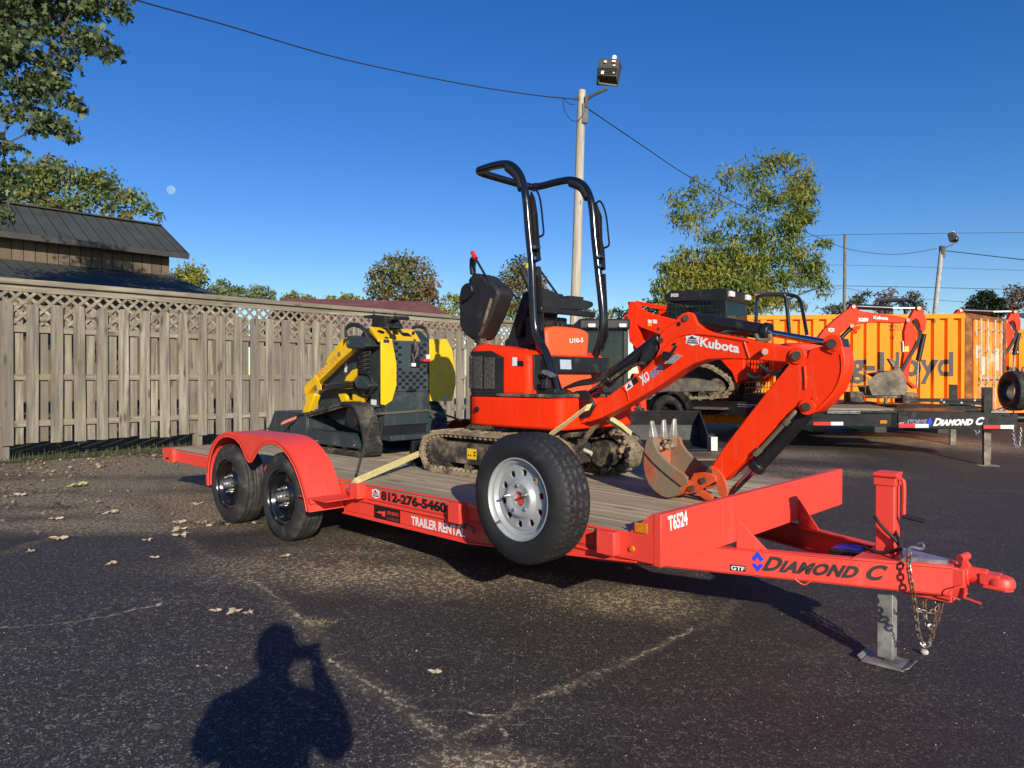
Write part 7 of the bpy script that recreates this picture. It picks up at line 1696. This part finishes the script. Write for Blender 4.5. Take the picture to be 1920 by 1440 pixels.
bl('STORMS', (1699, 796), (1737, 795), (1701, 787), PURPV, bold=.03, shear=.2); bl('HDT', (1686, 796), (1695, 796), (1686, 792), WHITE)
o = f(1739, 801); u_, v_ = f(1748, 800.5) - o, f(1739, 782) - o; b1.part('emblem', poly_m([(.5, 1), (1, .5), (.5, 0), (0, .5)], o, u_, v_, (0, -1, 0), .004), BLUEV, tb)
rs, rw = M(), M()
for x0, x1, xm, y0, y1 in ((1685, 1741, 1716, 802, 795), (1844, 1901, 1876, 804, 797), (1525, 1581, 1558, 797.5, 791)):
    for mm, xa, xb in ((rs, x0, xm), (rw, xm, x1)): o = f(xa, y0, SBK - .024); quad_m(o, f(xb, y0, SBK - .024) - o, (0, 0, f(xa, y1, SBK - .024).z - o.z), (0, -1, 0), .002, mm)
b1.part('reflector_red', rs, REDV); b1.part('reflector_white', rw, WHITE)
am = M(); o = f(1650, 794, SBK - .022); quad_m(o, f(1663, 794, SBK - .022) - o, (0, 0, .05), (0, -1, 0), .004, am); b1.part('marker_lamp', am, AMBER)
sk = M(); 
for y in (771, 774): a_ = f(1551, y, SBK - .07); sk.bar(a_, f(1613, y + .6, SBK - .07), .02, .012)
b1.part('rail_trim', sk, ZINC)
c_ = M(); c_.cyl((tN, .0, zt - .08), (tN + .35, .0, zt - .08), .06, n=14); c_.box(tN - .05, tN + .12, -.12, .12, zb + .02, zt - .01); b1.part('coupler', c_, BLKT, bevel=.006)
cc = M(); cc = chain_m([f(1903, 780, -.1), f(1900, 810, -.1), f(1903, 832, -.1), f(1908, 842, -.1), f(1912, 830, -.1), f(1914, 800, -.1)], .05, .007); b1.part('safety_chain', cc, ZINC)
cw = M(); cw.tube([f(1868, 768, -.05), f(1885, 764, -.05), f(1900, 770, -.1), f(1895, 780, -.15), f(1880, 779, -.17)], .010, 6, sub=5); b1.part('light_cable', cw, PLASTIC)
gw = M(); gw.box(f(1862, 772).x, f(1895, 772).x, -.08, .1, zt + .002, zt + .02); b1.part('tongue_plate', gw, mat('pale_grey_plate', (.38, .37, .33), .6))
# second one behind it, with its own spare
b3 = copy_tree(b1.o); b3.location = Vector(b1.o.location) + Vector((.95, 2.35, .02)); b3['label'] = 'second black flatbed trailer further back carrying an upright spare tyre'
class Sub(Thing):
    def __init__(t, o, base, fr): t.o, t.base, t.fr = o, Vector(base), fr
f3 = Fr(FB.o.x + .95, FB.o.y + 2.35, FB.phi); s3 = Sub(b3, (0, .9, 0), f3)
c = f3.s(1889, 735, -.10); tm = tyre_m(c, (0, 1, 0), .36, .24, .2, 40); 
for v in tm.bm.verts:
    q = v.co - c; a = R(-78); v.co = c + Vector((q.x * math.cos(a) - q.y * math.sin(a), q.x * math.sin(a) + q.y * math.cos(a), q.z))
s3.part('spare_wheel', tm, RUBBER)
rb_ = M()
for (xa, ya, xb, yb) in ((1690, 752, 1858, 753), (1762, 756, 1850, 758)):
    a_, b_ = f3.s(xa, ya, -.2), f3.s(xb, yb, -.2); rb_.bar(a_, b_, .06, .07)
rbm_ = s3.part('loading_ramp', rb_, BLKT); dt = M()
for x, y in ((1697, 751.5), (1765, 751.8), (1828, 752.5), (1770, 756), (1803, 757)): c = f3.s(x, y, -.232); dt.cyl(c, c + Vector((0, -.004, 0)), .018, n=10)
s3.part('ramp_holes', dt, ZINC, rbm_)

# ---- orange excavator with a narrow boom, digging arm down, beyond the first black trailer
KX = 4.0
FX = Fr(*Wd.s(1640, 709, 12.9).xy, .12)
xg = lambda x, y, s_=0.0: FX.s(1540 + x / KX, 540 + y / KX, s_)
xe = Thing('yard_excavator', 'orange excavator with muddy bucket curled in front of the dark container lettering', 'excavator', (-1.2, 0, 0), FX, 'orange excavators in the yard')
def XS(pts, s0, s1, m=None): return slab(FX, pts, s0, s1, 1540, 540, KX, m)
bo = xe.part('boom', XS([(-60, 420), (20, 312), (100, 240), (180, 172), (205, 158), (222, 132), (240, 124), (262, 132), (274, 160), (300, 172), (420, 190), (560, 208), (650, 226), (664, 242), (650, 258), (600, 262), (400, 256), (300, 268), (215, 290), (130, 350), (60, 420), (0, 470)], -.07, .07), ORANGE, bevel=.01)
g = lambda x, y: xg(x, y, -.07)
def xl(s_, a, b, c, **kw): o = g(*a); xe.part('lettering', text_m(s_, o, g(*b) - o, g(*c) - o, (0, -1, 0), .004, **kw), WHITE, bo)
xl('Kubota', (390, 232), (500, 240), (392, 207), bold=.03); xl('X38M', (274, 252), (348, 252), (276, 224), bold=.05)
o = g(52, 330); emblem(xe, bo, o, g(98, 332) - o, g(52, 298) - o, (0, -1, 0), .004)
ar = xe.part('arm', XS([(640, 262), (636, 236), (668, 220), (694, 168), (712, 142), (732, 136), (756, 146), (770, 185), (786, 240), (782, 310), (766, 330), (744, 322), (742, 280), (728, 240), (702, 226), (690, 250), (700, 300), (722, 330), (712, 400), (692, 470), (672, 560), (656, 640), (655, 690), (722, 748), (694, 756), (636, 700), (604, 640), (612, 560), (628, 440), (622, 330)], -.06, .06), ORANGE, bevel=.008)
cy = M(); cy.cyl(xg(262, 140), xg(530, 152), .05, n=14); cy.cyl(xg(770, 345), xg(726, 545), .045, n=14); cy.cyl(xg(150, 372, .0), xg(235, 285, .0), .04, n=12); cp_ = xe.part('cylinders', cy, BLACK)
cr_ = M(); cr_.cyl(xg(530, 152), xg(725, 150), .02, n=10); cr_.cyl(xg(726, 545), xg(716, 745), .018, n=10); cr_.cyl(xg(606, 400, -.08), xg(612, 480, -.08), .03, n=10); xe.part('cylinder_rods', cr_, ZINC, cp_)
ho = M()
for o_ in (0, 8, 16): ho.tube([xg(690 + o_, 240, -.08), xg(712 + o_, 300, -.08), xg(735 + o_, 340, -.08), xg(700 + o_, 440, -.08), xg(640 + o_, 540, -.08), xg(600 + o_, 620, -.08)], .014, 6, sub=5)
xe.part('hydraulic_hose', ho, PLASTIC)
ylb = M(); o = xg(626, 478, -.062); quad_m(o, xg(656, 478, -.062) - o, xg(626, 436, -.062) - o, (0, -1, 0), .004, ylb); xe.part('label', ylb, YELV, ar)
pn_ = M()
for x, y in ((240, 140), (728, 152), (645, 242), (224, 284)): pin(pn_, xg(x, y, -.07), .035, .03, 12)
xe.part('pivot_pins', pn_, PIN)
wl_ = M(); wl_.cyl(xg(252, 330, -.1), xg(252, 330, -.02), .04, n=10); wl_.prism([xg(x, y, -.05) for x, y in [(225, 290), (300, 280), (290, 310), (262, 318), (240, 312)]], (0, .1, 0)); xe.part('work_light', wl_, ORANGE)
MUDB = mat('grey_mud_bucket', (.11, .095, .07), .8, var=.4, vs_=7, dirt=(.24, .19, .13), da=.5, ds=5, bmp=.5)
bk_ = M()
XS([(344, 662), (360, 690), (420, 640), (540, 618), (560, 560), (500, 528), (530, 532), (570, 560), (600, 620), (636, 690), (650, 770), (620, 800), (560, 806), (380, 806), (352, 730)], -.30, -.28, bk_); XS([(344, 662), (360, 690), (420, 640), (540, 618), (600, 640), (640, 760), (620, 800), (380, 806), (352, 730)], .28, .30, bk_); XS([(352, 730), (380, 806), (620, 800), (640, 770), (610, 780), (400, 786)], -.28, .28, bk_); XS([(420, 640), (540, 618), (600, 700), (560, 720)], -.28, .28, bk_)
bkt = xe.part('bucket', bk_, MUDB, bevel=.006)
tm_ = M(); XS([(500, 528), (530, 530), (580, 575), (625, 660), (655, 760), (620, 770), (575, 690), (545, 600)], -.12, -.02, tm_); xe.part('thumb', tm_, MUDB, bkt, bevel=.01)
# its hidden body, tracks and roll bar to the left
bd = M(); P0 = xg(-160, 520); bd.rbox(P0.x - .38, P0.x + .35, -.55, .55, P0.z - .25, P0.z + .25, (.2, .1, .1, .2), 5, top=.05); xe.part('engine_cover', bd, ORANGE)
bd = M(); zt2 = P0.z - .25; bd.box(P0.x - .30, P0.x + .3, -.55, .55, .72, zt2 + .001); xe.part('undercarriage', bd, MUDDY)
rbq = M(); q7 = lambda x, y, s_: FX.s(1180 + x / 4.8, 520 + y / 4.8, s_)
rbq.tube([q7(1140, 430, -.1), q7(1145, 260, -.1), q7(1152, 200, -.1), q7(1185, 168, -.1), q7(1370, 158, -.1), q7(1402, 180, -.1), q7(1418, 260, -.1), q7(1440, 500, -.1)], .035, 8, sub=5)
rbq.tube([q7(1395, 150, .0), q7(1490, 168, .0), q7(1535, 205, .0), q7(1555, 280, .0), q7(1600, 520, .0)], .035, 8, sub=5)
rbq.bar(q7(1120, 140, -.05), q7(1420, 146, -.05), .09, .05); rbq.bar(q7(1375, 158, -.1), q7(1400, 150, 0), .06, .05)
xe.part('roll_bar', rbq, GLOSS)
bx_ = M()
for x0, x1, y0, y1 in ((216, 322, 778, 858), (606, 722, 784, 866)):
    a_, b_ = xg(x0, y1, -.2), xg(x1, y0, -.2); bx_.box(a_.x, b_.x, -.2, .15, a_.z, b_.z)
a_, b_ = xg(330, 815, -.25), xg(600, 815, -.25); bx_.bar(a_, b_, .05, .06); bx_.bar(xg(480, 870, -.25), xg(485, 815, -.25), .06, .06)
xe.part('track_ends', bx_, MUDDY, bevel=.02)
fg = M()
for x in (225, 330): fg.bar(xg(x, 790, -.25), xg(x, 615, -.25), .015, .015)
for y in (615, 735): fg.bar(xg(160, y + 5, -.25), xg(470, y, -.25), .015, .015)
xe.part('guard_rail', fg, BLACK)
x2 = copy_tree(xe.o); x2.scale = (1.2, 1.2, 1.2); x2['label'] = 'orange excavator standing behind the containers with only boom top and arm showing'
want = Wd.s(1800, 580, 18.9); here = FX.w(xg(240, 130)); x2.location = Vector(want) - (here - Vector(xe.o.location)) * 1.2

# ---- black trailer with the big track loader on it
FS = Fr(*Wd.s(1330, 709, 14.4).xy, .70)
sg = lambda px, py, s_=0.0: FS.s(px, py, s_)
b2 = Thing('loader_trailer', 'black trailer with dual tyre and tread plate step under the large track loader', 'trailer', (0, .9, 0), FS, 'black flatbed trailers')
zd = sg(1320, 751).z
m = M(); a_, b_ = sg(1160, 755), sg(1560, 755); m.box(a_.x - 1.5, b_.x, -.05, 1.75, zd - .06, zd - .002); b2.part('deck', m, BLKT)
m = M(); m.box(a_.x - 1.5, b_.x, -.09, -.03, zd - .28, zd + .0); m.box(a_.x - 1.5, b_.x, 1.7, 1.78, zd - .28, zd); b2.part('side_rail', m, BLKT)
wc = sg(1252, 776, -.35); 
wq = b2.part('wheel', tyre_m(wc + Vector((0, .0, 0)), (0, 1, 0), .40, .24, .22, 48), RUBBER)
rm = M(); rm.lathe([(.22, .03), (.205, .06), (.19, .12), (.10, .13), (.08, .05), (.02, .04)], wc, (0, 1, 0), 28); b2.part('rim', rm, BLACK, wq)
m = M(); q = wc
m.prism([(q.x + .47 * math.cos(R(a)), -.40, q.z + .47 * math.sin(R(a))) for a in range(180, -1, -15)] + [(q.x + .45 * math.cos(R(a)), -.40, q.z + .45 * math.sin(R(a))) for a in range(0, 181, 15)], (0, .36, 0)); b2.part('fender', m, BLKT)
m = M(); c = sg(1300, 765, -.38); m.box(c.x, c.x + .62, -.38, -.1, c.z - .02, c.z + .02); b2.part('step', m, mat('tread_plate', (.32, .31, .28), .4, .7, var=.5, vs_=60))
m = M(); m.bar(sg(1382, 758, -.1), sg(1425, 760, -.1), .02, .02); m.bar(sg(1382, 762, -.1), sg(1410, 763, -.1), .02, .015); b2.part('rail_trim', m, ZINC)
tl = Thing('track_loader', 'large orange track loader with a black cab carried on the black trailer', 'loader', (-.6, .85, zd), FS, 'orange track loaders')
def SS(pts, s0, s1, m=None): return slab(FS, pts, s0, s1, m=m)
DKG = mat('dark_grey_cab', (.016, .018, .019), .5, var=.15, spec=.3, dirt=(.05, .045, .04), da=.2)
tp = [(p_.x, p_.z) for p_ in [sg(*q) for q in [(1218, 692), (1290, 679), (1330, 686), (1362, 706), (1375, 724), (1354, 747), (1230, 751), (1204, 726)]]]
for s0, s1 in ((0, .36), (1.34, 1.70)):
    tk = tl.part('track', track_m(rounded(tp, .10), s0, s1, .045, .12, .022, .2), TRACK_MUD)
    fm = SS([(1225, 712), (1300, 709), (1346, 718), (1346, 733), (1225, 735)], s0 + .02, s0 + .2); tl.part('track_frame', fm, mat('dusty_steel', (.12, .11, .095), .8, var=.3, dirt=(.22, .18, .13), da=.5) if 'dusty_steel' not in bpy.data.materials else bpy.data.materials['dusty_steel'], tk)
    ro = M()
    for x in (1250, 1285, 1315): c = sg(x, 741); ro.cyl((c.x, s0 + .03, c.z), (c.x, s1 - .03, c.z), .085, n=14)
    c = sg(1340, 728); ro.cyl((c.x, s0 + .05, c.z), (c.x, s1 - .05, c.z), .2, n=20); tl.part('track_rollers', ro, MUDDY, tk)
tl.part('body', SS([(1190, 606), (1250, 630), (1350, 640), (1395, 660), (1392, 700), (1330, 712), (1200, 712), (1186, 650)], .40, 1.30), ORANGE, bevel=.02)
tl.part('inner_well', SS([(1205, 640), (1350, 668), (1385, 715), (1380, 735), (1210, 735)], .30, .41), BLACK)
LA = [(1178, 568), (1184, 565), (1191, 566), (1197, 577), (1208, 584), (1232, 591), (1290, 606), (1345, 640), (1394, 668), (1395, 712), (1380, 719), (1372, 698), (1352, 676), (1300, 650), (1250, 632), (1222, 622), (1201, 614), (1188, 604), (1170, 599), (1169, 592), (1177, 587)]
la_ = tl.part('lift_arm', SS(LA, .06, .26), ORANGE, bevel=.015); lf = M(); lf.prism([Vector((p_.x, 1.44, p_.z)) for p_ in px_poly(FS, LA, .06)], (0, .2, 0)); tl.part('lift_arm', lf, ORANGE, bevel=.015)
m = M(); m.cyl(sg(1181, 569, .16), sg(1181, 569, 1.54), .05, n=12); m.bar(sg(1190, 568, 1.4), sg(1262, 577, 1.4), .06, .06); m.bar(sg(1192, 567, .3), sg(1248, 578, .3), .06, .08); m.cyl(sg(1188, 600, .3), sg(1225, 690, .3), .06, n=10); tl.part('arm_links', m, ORANGE, la_)
m = SS([(1176, 590), (1192, 602), (1200, 640), (1196, 655), (1180, 640)], .05, .2); tl.part('arm_upright', m, ORANGE, la_)
m = M()
for x, y in ((1176, 595), (1180, 568), (1236, 616)): pin(m, sg(x, y, .06), .03, .02, 10)
tl.part('pivot_pins', m, PIN, la_)
m = M(); o = sg(1214, 607, .058)
for px, w_ in ((1215, 7), (1224, 8)): q = sg(px, 606, .058); quad_m(q, sg(px + w_, 607, .058) - q, sg(px, 599, .058) - q, (0, -1, 0), .004, m)
tl.part('badge', m, WHITE, la_); m = M(); q = sg(1215, 611, .058); quad_m(q, sg(1222, 611.5, .058) - q, sg(1215, 607, .058) - q, (0, -1, 0), .004, m); tl.part('label', m, YELV, la_)
# cab: roof, posts, mesh side windows, front glass
S0c, S1c = .30, 1.40
x0, x1 = sg(1250, 600, S0c).x, sg(1362, 600, S0c).x; zr0, zr1, zbt = sg(1360, 541, S0c).z, sg(1360, 562, S0c).z, sg(1360, 645, S0c).z
m = M(); m.prism([Vector((p_.x, S0c - .01, p_.z)) for p_ in [sg(*q, S0c) for q in [(1246, 553), (1258, 546), (1359, 540), (1366, 546), (1364, 563), (1250, 566), (1246, 560)]]], (0, S1c - S0c + .02, 0)); roof_ = tl.part('cab_roof', m, DKG, bevel=.02)
m = M()
for x_ in (x0, x1 - .08):
    for s_ in (S0c, S1c - .08): m.box(x_, x_ + .08, s_, s_ + .08, zbt, zr1 + .02)
m.box(x0, x1, S0c + .002, S1c - .002, zbt - .3, zbt + .12); tl.part('cab_posts', m, DKG, bevel=.01)
m = M()
for s_ in (S0c + .01, S1c - .02): m.sheet([(x0 + .08, s_, zbt + .12), (x1 - .08, s_, zbt + .12), (x1 - .08, s_, zr1), (x0 + .08, s_, zr1)])
m.sheet([(x1 - .01, S0c + .08, zbt + .12), (x1 - .01, S1c - .08, zbt + .12), (x1 - .01, S1c - .08, zr1), (x1 - .01, S0c + .08, zr1)]); m.sheet([(x0 + .01, S0c + .08, zbt + .12), (x0 + .01, S1c - .08, zbt + .12), (x0 + .01, S1c - .08, zr1), (x0 + .01, S0c + .08, zr1)]); tl.part('cab_windows', m, GLASS)
m = M()
for s_ in (S0c - .012, S1c + .0):
    for k_ in range(15): x_ = x0 + .08 + k_ * (x1 - x0 - .16) / 14; m.bar((x_, s_, zbt + .1), (x_, s_, zr1), .014, .014)
    for k_ in range(8): z_ = zbt + .12 + k_ * (zr1 - zbt - .12) / 7; m.bar((x0 + .06, s_, z_), (x1 - .06, s_, z_), .014, .014)
tl.part('window_mesh', m, BLACK)
m = M(); m.box(x0 + .25, x0 + .75, .6, 1.1, zbt - .1, zbt + .45); m.box(x0 + .2, x0 + .34, .62, 1.08, zbt + .3, zbt + .75); tl.part('seat', m, PLASTIC, bevel=.04)
lm_ = []
for s_ in (S0c + .12, S1c - .12):
    m = M(); m.box(x1 - .02, x1 + .10, s_ - .10, s_ + .10, zr1 + .06, zr0 - .05); tl.part('roof_lamp', m, LENS, roof_, bevel=.02)
o = sg(1258, 557, S0c - .012); tl.part('lettering', text_m('SV230', o, sg(1272, 556.5, S0c - .012) - o, sg(1258, 550.5, S0c - .012) - o, (0, -1, 0), .004, bold=.04), WHITE, roof_)
# steel basket on its quick hitch
m = M(); xb = sg(1402, 700, .3).x
for k_ in range(9): s_ = .15 + k_ * .17; m.bar((xb, s_, zd + .15), (xb + .05, s_, zd + .85), .014, .014)
for k_ in range(7): z_ = zd + .15 + k_ * .115; m.bar((xb + .0 + k_ * .007, .15, z_), (xb + k_ * .007, 1.52, z_), .014, .014)
m.box(xb - .02, xb + .4, .1, 1.57, zd + .005, zd + .15); tl.part('grille_basket', m, BLACK)

# ---- second track loader on the ground, facing the camera, bucket down
FL = Fr(*Wd.s(1128, 709, 12.4).xy, R(90))      # x runs towards the camera
L2 = Thing('track_loader', 'orange track loader with a glass fronted cab parked on the lot, bucket lowered', 'loader', (-.8, 0, 0), FL, 'orange track loaders')
fl = lambda px, py, t_=0.0: FL.t(px, py, t_)
c0, c1 = fl(1086, 610), fl(1178, 610); zt_, zw_, zl_ = fl(1128, 598).z, fl(1128, 621).z, fl(1128, 742).z
y0_, y1_ = min(c0.y, c1.y), max(c0.y, c1.y)
m = M(); m.box(-1.2, .10, y0_ - .02, y1_ + .02, zw_ + .02, zt_); rf_ = L2.part('cab_roof', m, DKG, bevel=.04)
m = M()
for y_ in (y0_, y1_ - .09): m.box(-.09, .0, y_, y_ + .09, zl_, zw_ + .03); m.box(-1.15, -1.06, y_, y_ + .09, zl_, zw_ + .03)
L2.part('cab_posts', m, DKG, bevel=.015)
m = M(); m.sheet([(-.03, y0_ + .09, zl_), (-.03, y1_ - .09, zl_), (-.03, y1_ - .09, zw_ + .02), (-.03, y0_ + .09, zw_ + .02)])
for y_ in (y0_ + .02, y1_ - .02): m.sheet([(-1.06, y_, zl_), (-.09, y_, zl_), (-.09, y_, zw_ + .02), (-1.06, y_, zw_ + .02)])
L2.part('cab_windows', m, GLASS)
m = M()
for k_ in range(8): y_ = y0_ + .1 + k_ * (y1_ - y0_ - .2) / 7; m.bar((-.10, y_, zl_ + .3), (-.10, y_, zw_), .012, .012)
for k_ in range(8): z_ = zl_ + .3 + k_ * (zw_ - zl_ - .3) / 7; m.bar((-.10, y0_ + .09, z_), (-.10, y1_ - .09, z_), .012, .012)
for y_ in (y0_ + .04, y1_ - .05):
    for k_ in range(11): x_ = -1.06 + k_ * .097; m.bar((x_, y_, zl_ + .4), (x_, y_, zw_), .014, .014)
    for k_ in range(7): z_ = zl_ + .4 + k_ * (zw_ - zl_ - .4) / 6; m.bar((-1.06, y_, z_), (-.09, y_, z_), .014, .014)
L2.part('window_mesh', m, BLACK)
m = M(); m.box(-.95, -.45, (y0_ + y1_) / 2 - .26, (y0_ + y1_) / 2 + .26, zl_ - .1, zl_ + .25); m.box(-1.0, -.86, (y0_ + y1_) / 2 - .24, (y0_ + y1_) / 2 + .24, zl_ + .2, zl_ + .75); L2.part('seat', m, PLASTIC, bevel=.05)
m = M(); m.box(-1.14, -1.10, y0_ + .05, y1_ - .05, zl_ - .05, zw_ + .015); L2.part('cab_rear_panel', m, DKG)
for px in (1109, 1167): c = fl(px, 611, .1); m = M(); m.box(.08, .15, c.y - .07, c.y + .07, c.z - .03, c.z + .04); L2.part('roof_lamp', m, LENS, rf_, bevel=.02)
m = M(); m.box(-1.5, -.05, y0_ - .15, y1_ + .15, zl_ - .6, zl_ - .002); L2.part('body', m, ORANGE, bevel=.03)
for yy in (y0_ - .50, y1_ + .14):
    m = M(); tkp = rounded([(-1.7, gz(1.5, 12) + .30), (-1.55, gz(1.5, 12) + .02), (-.3, gz(1.5, 12) + .02), (-.05, gz(1.5, 12) + .2), (-.2, gz(1.5, 12) + .52), (-1.4, gz(1.5, 12) + .6)], .12); L2.part('track', track_m(tkp, yy, yy + .36, .045, .12, .022, .2), TRACK_BLK)
def arm2(pts, t0, t1):
    m = M(); P = px_poly(FL, pts, t0, axis='t'); m.prism(P, (t1 - t0, 0, 0)); return m
L2.part('lift_arm', arm2([(1190, 700), (1204, 700), (1212, 748), (1213, 772), (1206, 776), (1201, 762), (1196, 745), (1186, 712)], .10, -.25), ORANGE, bevel=.02)
L2.part('lift_arm', arm2([(1150, 790), (1128, 770), (1140, 738), (1186, 742), (1196, 788)], .02, -.2), ORANGE, bevel=.02)
m = M(); m.bar(fl(1208, 775, .12), fl(1196, 760, .12), .05, .05); m.cyl(fl(1205, 765, .12), fl(1208, 790, .15), .03, n=8); L2.part('tilt_cylinder', m, BLACK)
gzL = ghit(1300, 838)
bq = M(); yR, yL = fl(1330, 800, .9).y, fl(1098, 800, .9).y
lo_, hi_ = min(yR, yL), max(yR, yL); zg = gzL.z + .015; ztp = zg + .60
tb_ = .35
prof = [(tb_, ztp), (tb_ - .12, zg + .35), (tb_ - .05, zg + .08), (tb_ + .1, zg), (tb_ + .78, zg), (tb_ + .78, zg + .018), (tb_ + .11, zg + .025), (tb_ - .03, zg + .10), (tb_ - .10, zg + .35), (tb_ + .02, ztp)]
bq.prism([(x, lo_, z) for x, z in prof], (0, hi_ - lo_, 0))
for y_ in (lo_, hi_ - .03): bq.prism([(tb_, y_, ztp), (tb_ - .1, y_, zg + .35), (tb_ - .03, y_, zg + .09), (tb_ + .1, y_, zg + .02), (tb_ + .76, y_, zg + .02), (tb_ + .66, y_, zg + .14)], (0, .03, 0))
L2.part('bucket', bq, PLASTIC, bevel=.006)
m = M(); yy = lo_ if abs(lo_ - yR) < abs(hi_ - yR) else hi_; m.box(tb_ + .60, tb_ + .84, yy - .05, yy + .05, zg, zg + .22); L2.part('cutting_edge', m, STEELW)
pl_ = solo('plank', 'flat brown board lying on the lot beside the black loader bucket', 'board', M().box(*(lambda a, b: (a.x, b.x, a.y - .1, a.y + .25, a.z + .003, a.z + .02))(ghit(1265, 862), ghit(1350, 862))), mat('brown_board', (.24, .15, .07), .8, var=.3), ghit(1300, 862))
# pale debris by the container
# ================================================================ THE PERSON TAKING THE PICTURE (casts the shadow in front)
def skin_body(name, V, Eg, rad, root=0, sub=2):
    me = bpy.data.meshes.new(name); me.from_pydata(V, Eg, []); o = bpy.data.objects.new(name, me); C.objects.link(o)
    o.modifiers.new('skin', 'SKIN'); s_ = o.modifiers.new('sub', 'SUBSURF'); s_.levels = sub; s_.render_levels = sub
    for i, r_ in enumerate(rad):
        d = me.skin_vertices[0].data[i]; r_ = r_ if isinstance(r_, tuple) else (r_, r_); d.radius = r_; d.use_root = (i == root)
    bpy.context.view_layer.update(); dg = bpy.context.evaluated_depsgraph_get()
    out = bpy.data.meshes.new_from_object(o.evaluated_get(dg)); bpy.data.objects.remove(o); bpy.data.meshes.remove(me); return out
gp = gz(-.1, -.35)
DX, DZ = .075, .055
hz = 1.20
V = [(x_ + DX, y_, z_ + DZ) for x_, y_, z_ in [(-.10, -.40, .52), (-.10, -.39, .70), (-.10, -.38, .90), (-.10, -.36, 1.02), (-.10, -.35, 1.09), (-.10, -.33, 1.16), (-.10, -.31, 1.235), (-.10, -.325, 1.27)]]
rad = [(.155, .13), (.15, .125), (.175, .13), (.12, .09), (.055, .055), (.075, .085), (.078, .09), (.05, .06)]
Eg = [(i, i + 1) for i in range(7)]
def add(pts, rr_, start):
    i0 = len(V); V.extend(pts); rad.extend(rr_); prev = start
    for k_ in range(len(pts)): Eg.append((prev, i0 + k_)); prev = i0 + k_
    return prev
for s_ in (-1, 1):
    add([(x_ + DX, y_, z_) for x_, y_, z_ in [(-.10 + s_ * .10, -.40, .50), (-.10 + s_ * .115, -.38, .16), (-.10 + s_ * .12, -.41, gp + .11), (-.10 + s_ * .125, -.36, gp + .05), (-.10 + s_ * .135, -.25, gp + .035)]], [.10, .068, .048, .048, .036], 0)
    wrist = (.010 + s_ * .085, -.115, 1.10)
    add([(-.10 + DX + s_ * .18, -.36, 1.04), (-.10 + DX + s_ * .235, -.28, .91), (-.03 + s_ * .20, -.19, 1.0), wrist, (wrist[0] - s_ * .005, -.075, 1.145)], [.082, .072, .056, .034, .030], 3)
me = skin_body('person', V, Eg, rad)
SKIN = mat('skin', (.52, .30, .21), .5, var=.06); JACK = mat('navy_work_jacket', (.03, .035, .05), .85, var=.2); JEAN = mat('dark_jeans', (.03, .045, .09), .85, var=.2); BOOT = mat('brown_boots', (.09, .05, .03), .6)
for mm in (JACK, JEAN, SKIN, BOOT): me.materials.append(mm)
for pl in me.polygons:
    c = pl.center; pl.material_index = 3 if c.z < gp + .13 else 1 if c.z < .58 else 2 if ((c.z > 1.085 and c.y > -.14) or (c.z > 1.085 + DZ and abs(c.x + .10 - DX) < .09)) else 0; pl.use_smooth = True
person = bpy.data.objects.new('person', me); C.objects.link(person); person['label'] = 'person in dark jacket and jeans holding up a phone, throwing the shadow on the lot'; person['category'] = 'person'
def sub_obj(name, me, mt_):
    me.materials.clear(); me.materials.append(mt_); o = bpy.data.objects.new(name, me); C.objects.link(o); o.parent = person; me.polygons.foreach_set('use_smooth', [True] * len(me.polygons)); return o
for s_ in (-1, 1):
    wx = .010 + s_ * .085 - s_ * .005; fV, fE, fR = [(wx, -.075, 1.145)], [], [.022]
    for k_ in range(4):
        b = len(fV); z_ = 1.160 + .0 + k_ * .017 - .02; L_ = (.9, 1.05, 1.0, .8)[k_]
        fV += [(wx - s_ * .004, -.055, z_), (wx - s_ * .012 * L_, -.008 * L_ - .002 - .004, z_ + .002), (wx - s_ * .032 * L_, -.003, z_ + .003), (wx - s_ * .046 * L_, -.010, z_ + .003)]
        fR += [.010, .0088, .0082, .0075]; fE += [(0, b), (b, b + 1), (b + 1, b + 2), (b + 2, b + 3)]
    b = len(fV); fV += [(wx - s_ * .012, -.060, 1.125), (wx - s_ * .030, -.046, 1.122), (wx - s_ * .050, -.038, 1.130)]; fR += [.011, .0098, .0088]; fE += [(0, b), (b, b + 1), (b + 1, b + 2)]
    sub_obj('hand', skin_body('hand', fV, fE, fR), SKIN)
hm = M(); hm.lathe([(.0, .125), (.045, .118), (.078, .09), (.092, .045), (.094, .0), (.088, -.04), (.07, -.075)], (-.10 + DX, -.338, 1.225 + DZ), (0, -.12, 1), 22); ho_ = make('hair', hm, mat('dark_hair', (.03, .02, .014), .7, bmp=.5), parent=person)
fc = M(); fc.lathe([(0, .022), (.010, .010), (.014, -.014), (.0, -.016)], (-.10 + DX, -.222, 1.185 + DZ), (0, 1, .3), 8); 
make('nose', fc, SKIN, parent=person)
for s_ in (-1, 1):
    e_ = M(); e_.lathe([(0, -.012), (.008, -.009), (.012, 0), (.008, .009), (0, .012)], (-.10 + DX + s_ * .031, -.236, 1.215 + DZ), (0, 1, 0), 12); make('eye', e_, WHITE, parent=person)
    e_ = M(); e_.lathe([(.0, -.03), (.012, -.02), (.014, .0), (.010, .02), (0, .03)], (-.10 + DX + s_ * .086, -.325, 1.20 + DZ), (0, 0, 1), 10); make('ear', e_, SKIN, parent=person)
mo_ = M(); mo_.tube([(-.124 + DX, -.236, 1.152 + DZ), (-.10 + DX, -.230, 1.150 + DZ), (-.076 + DX, -.236, 1.152 + DZ)], .005, 6, sub=3); make('mouth', mo_, mat('lips', (.40, .14, .12), .5), parent=person)
ph = M(); ph.box(-.060, .088, -.0265, -.019, 1.112, 1.186); phone = solo('phone', 'dark phone held up sideways in both hands', 'phone', ph, GLOSS, (.014, -.02, 1.15), bevel=.002)
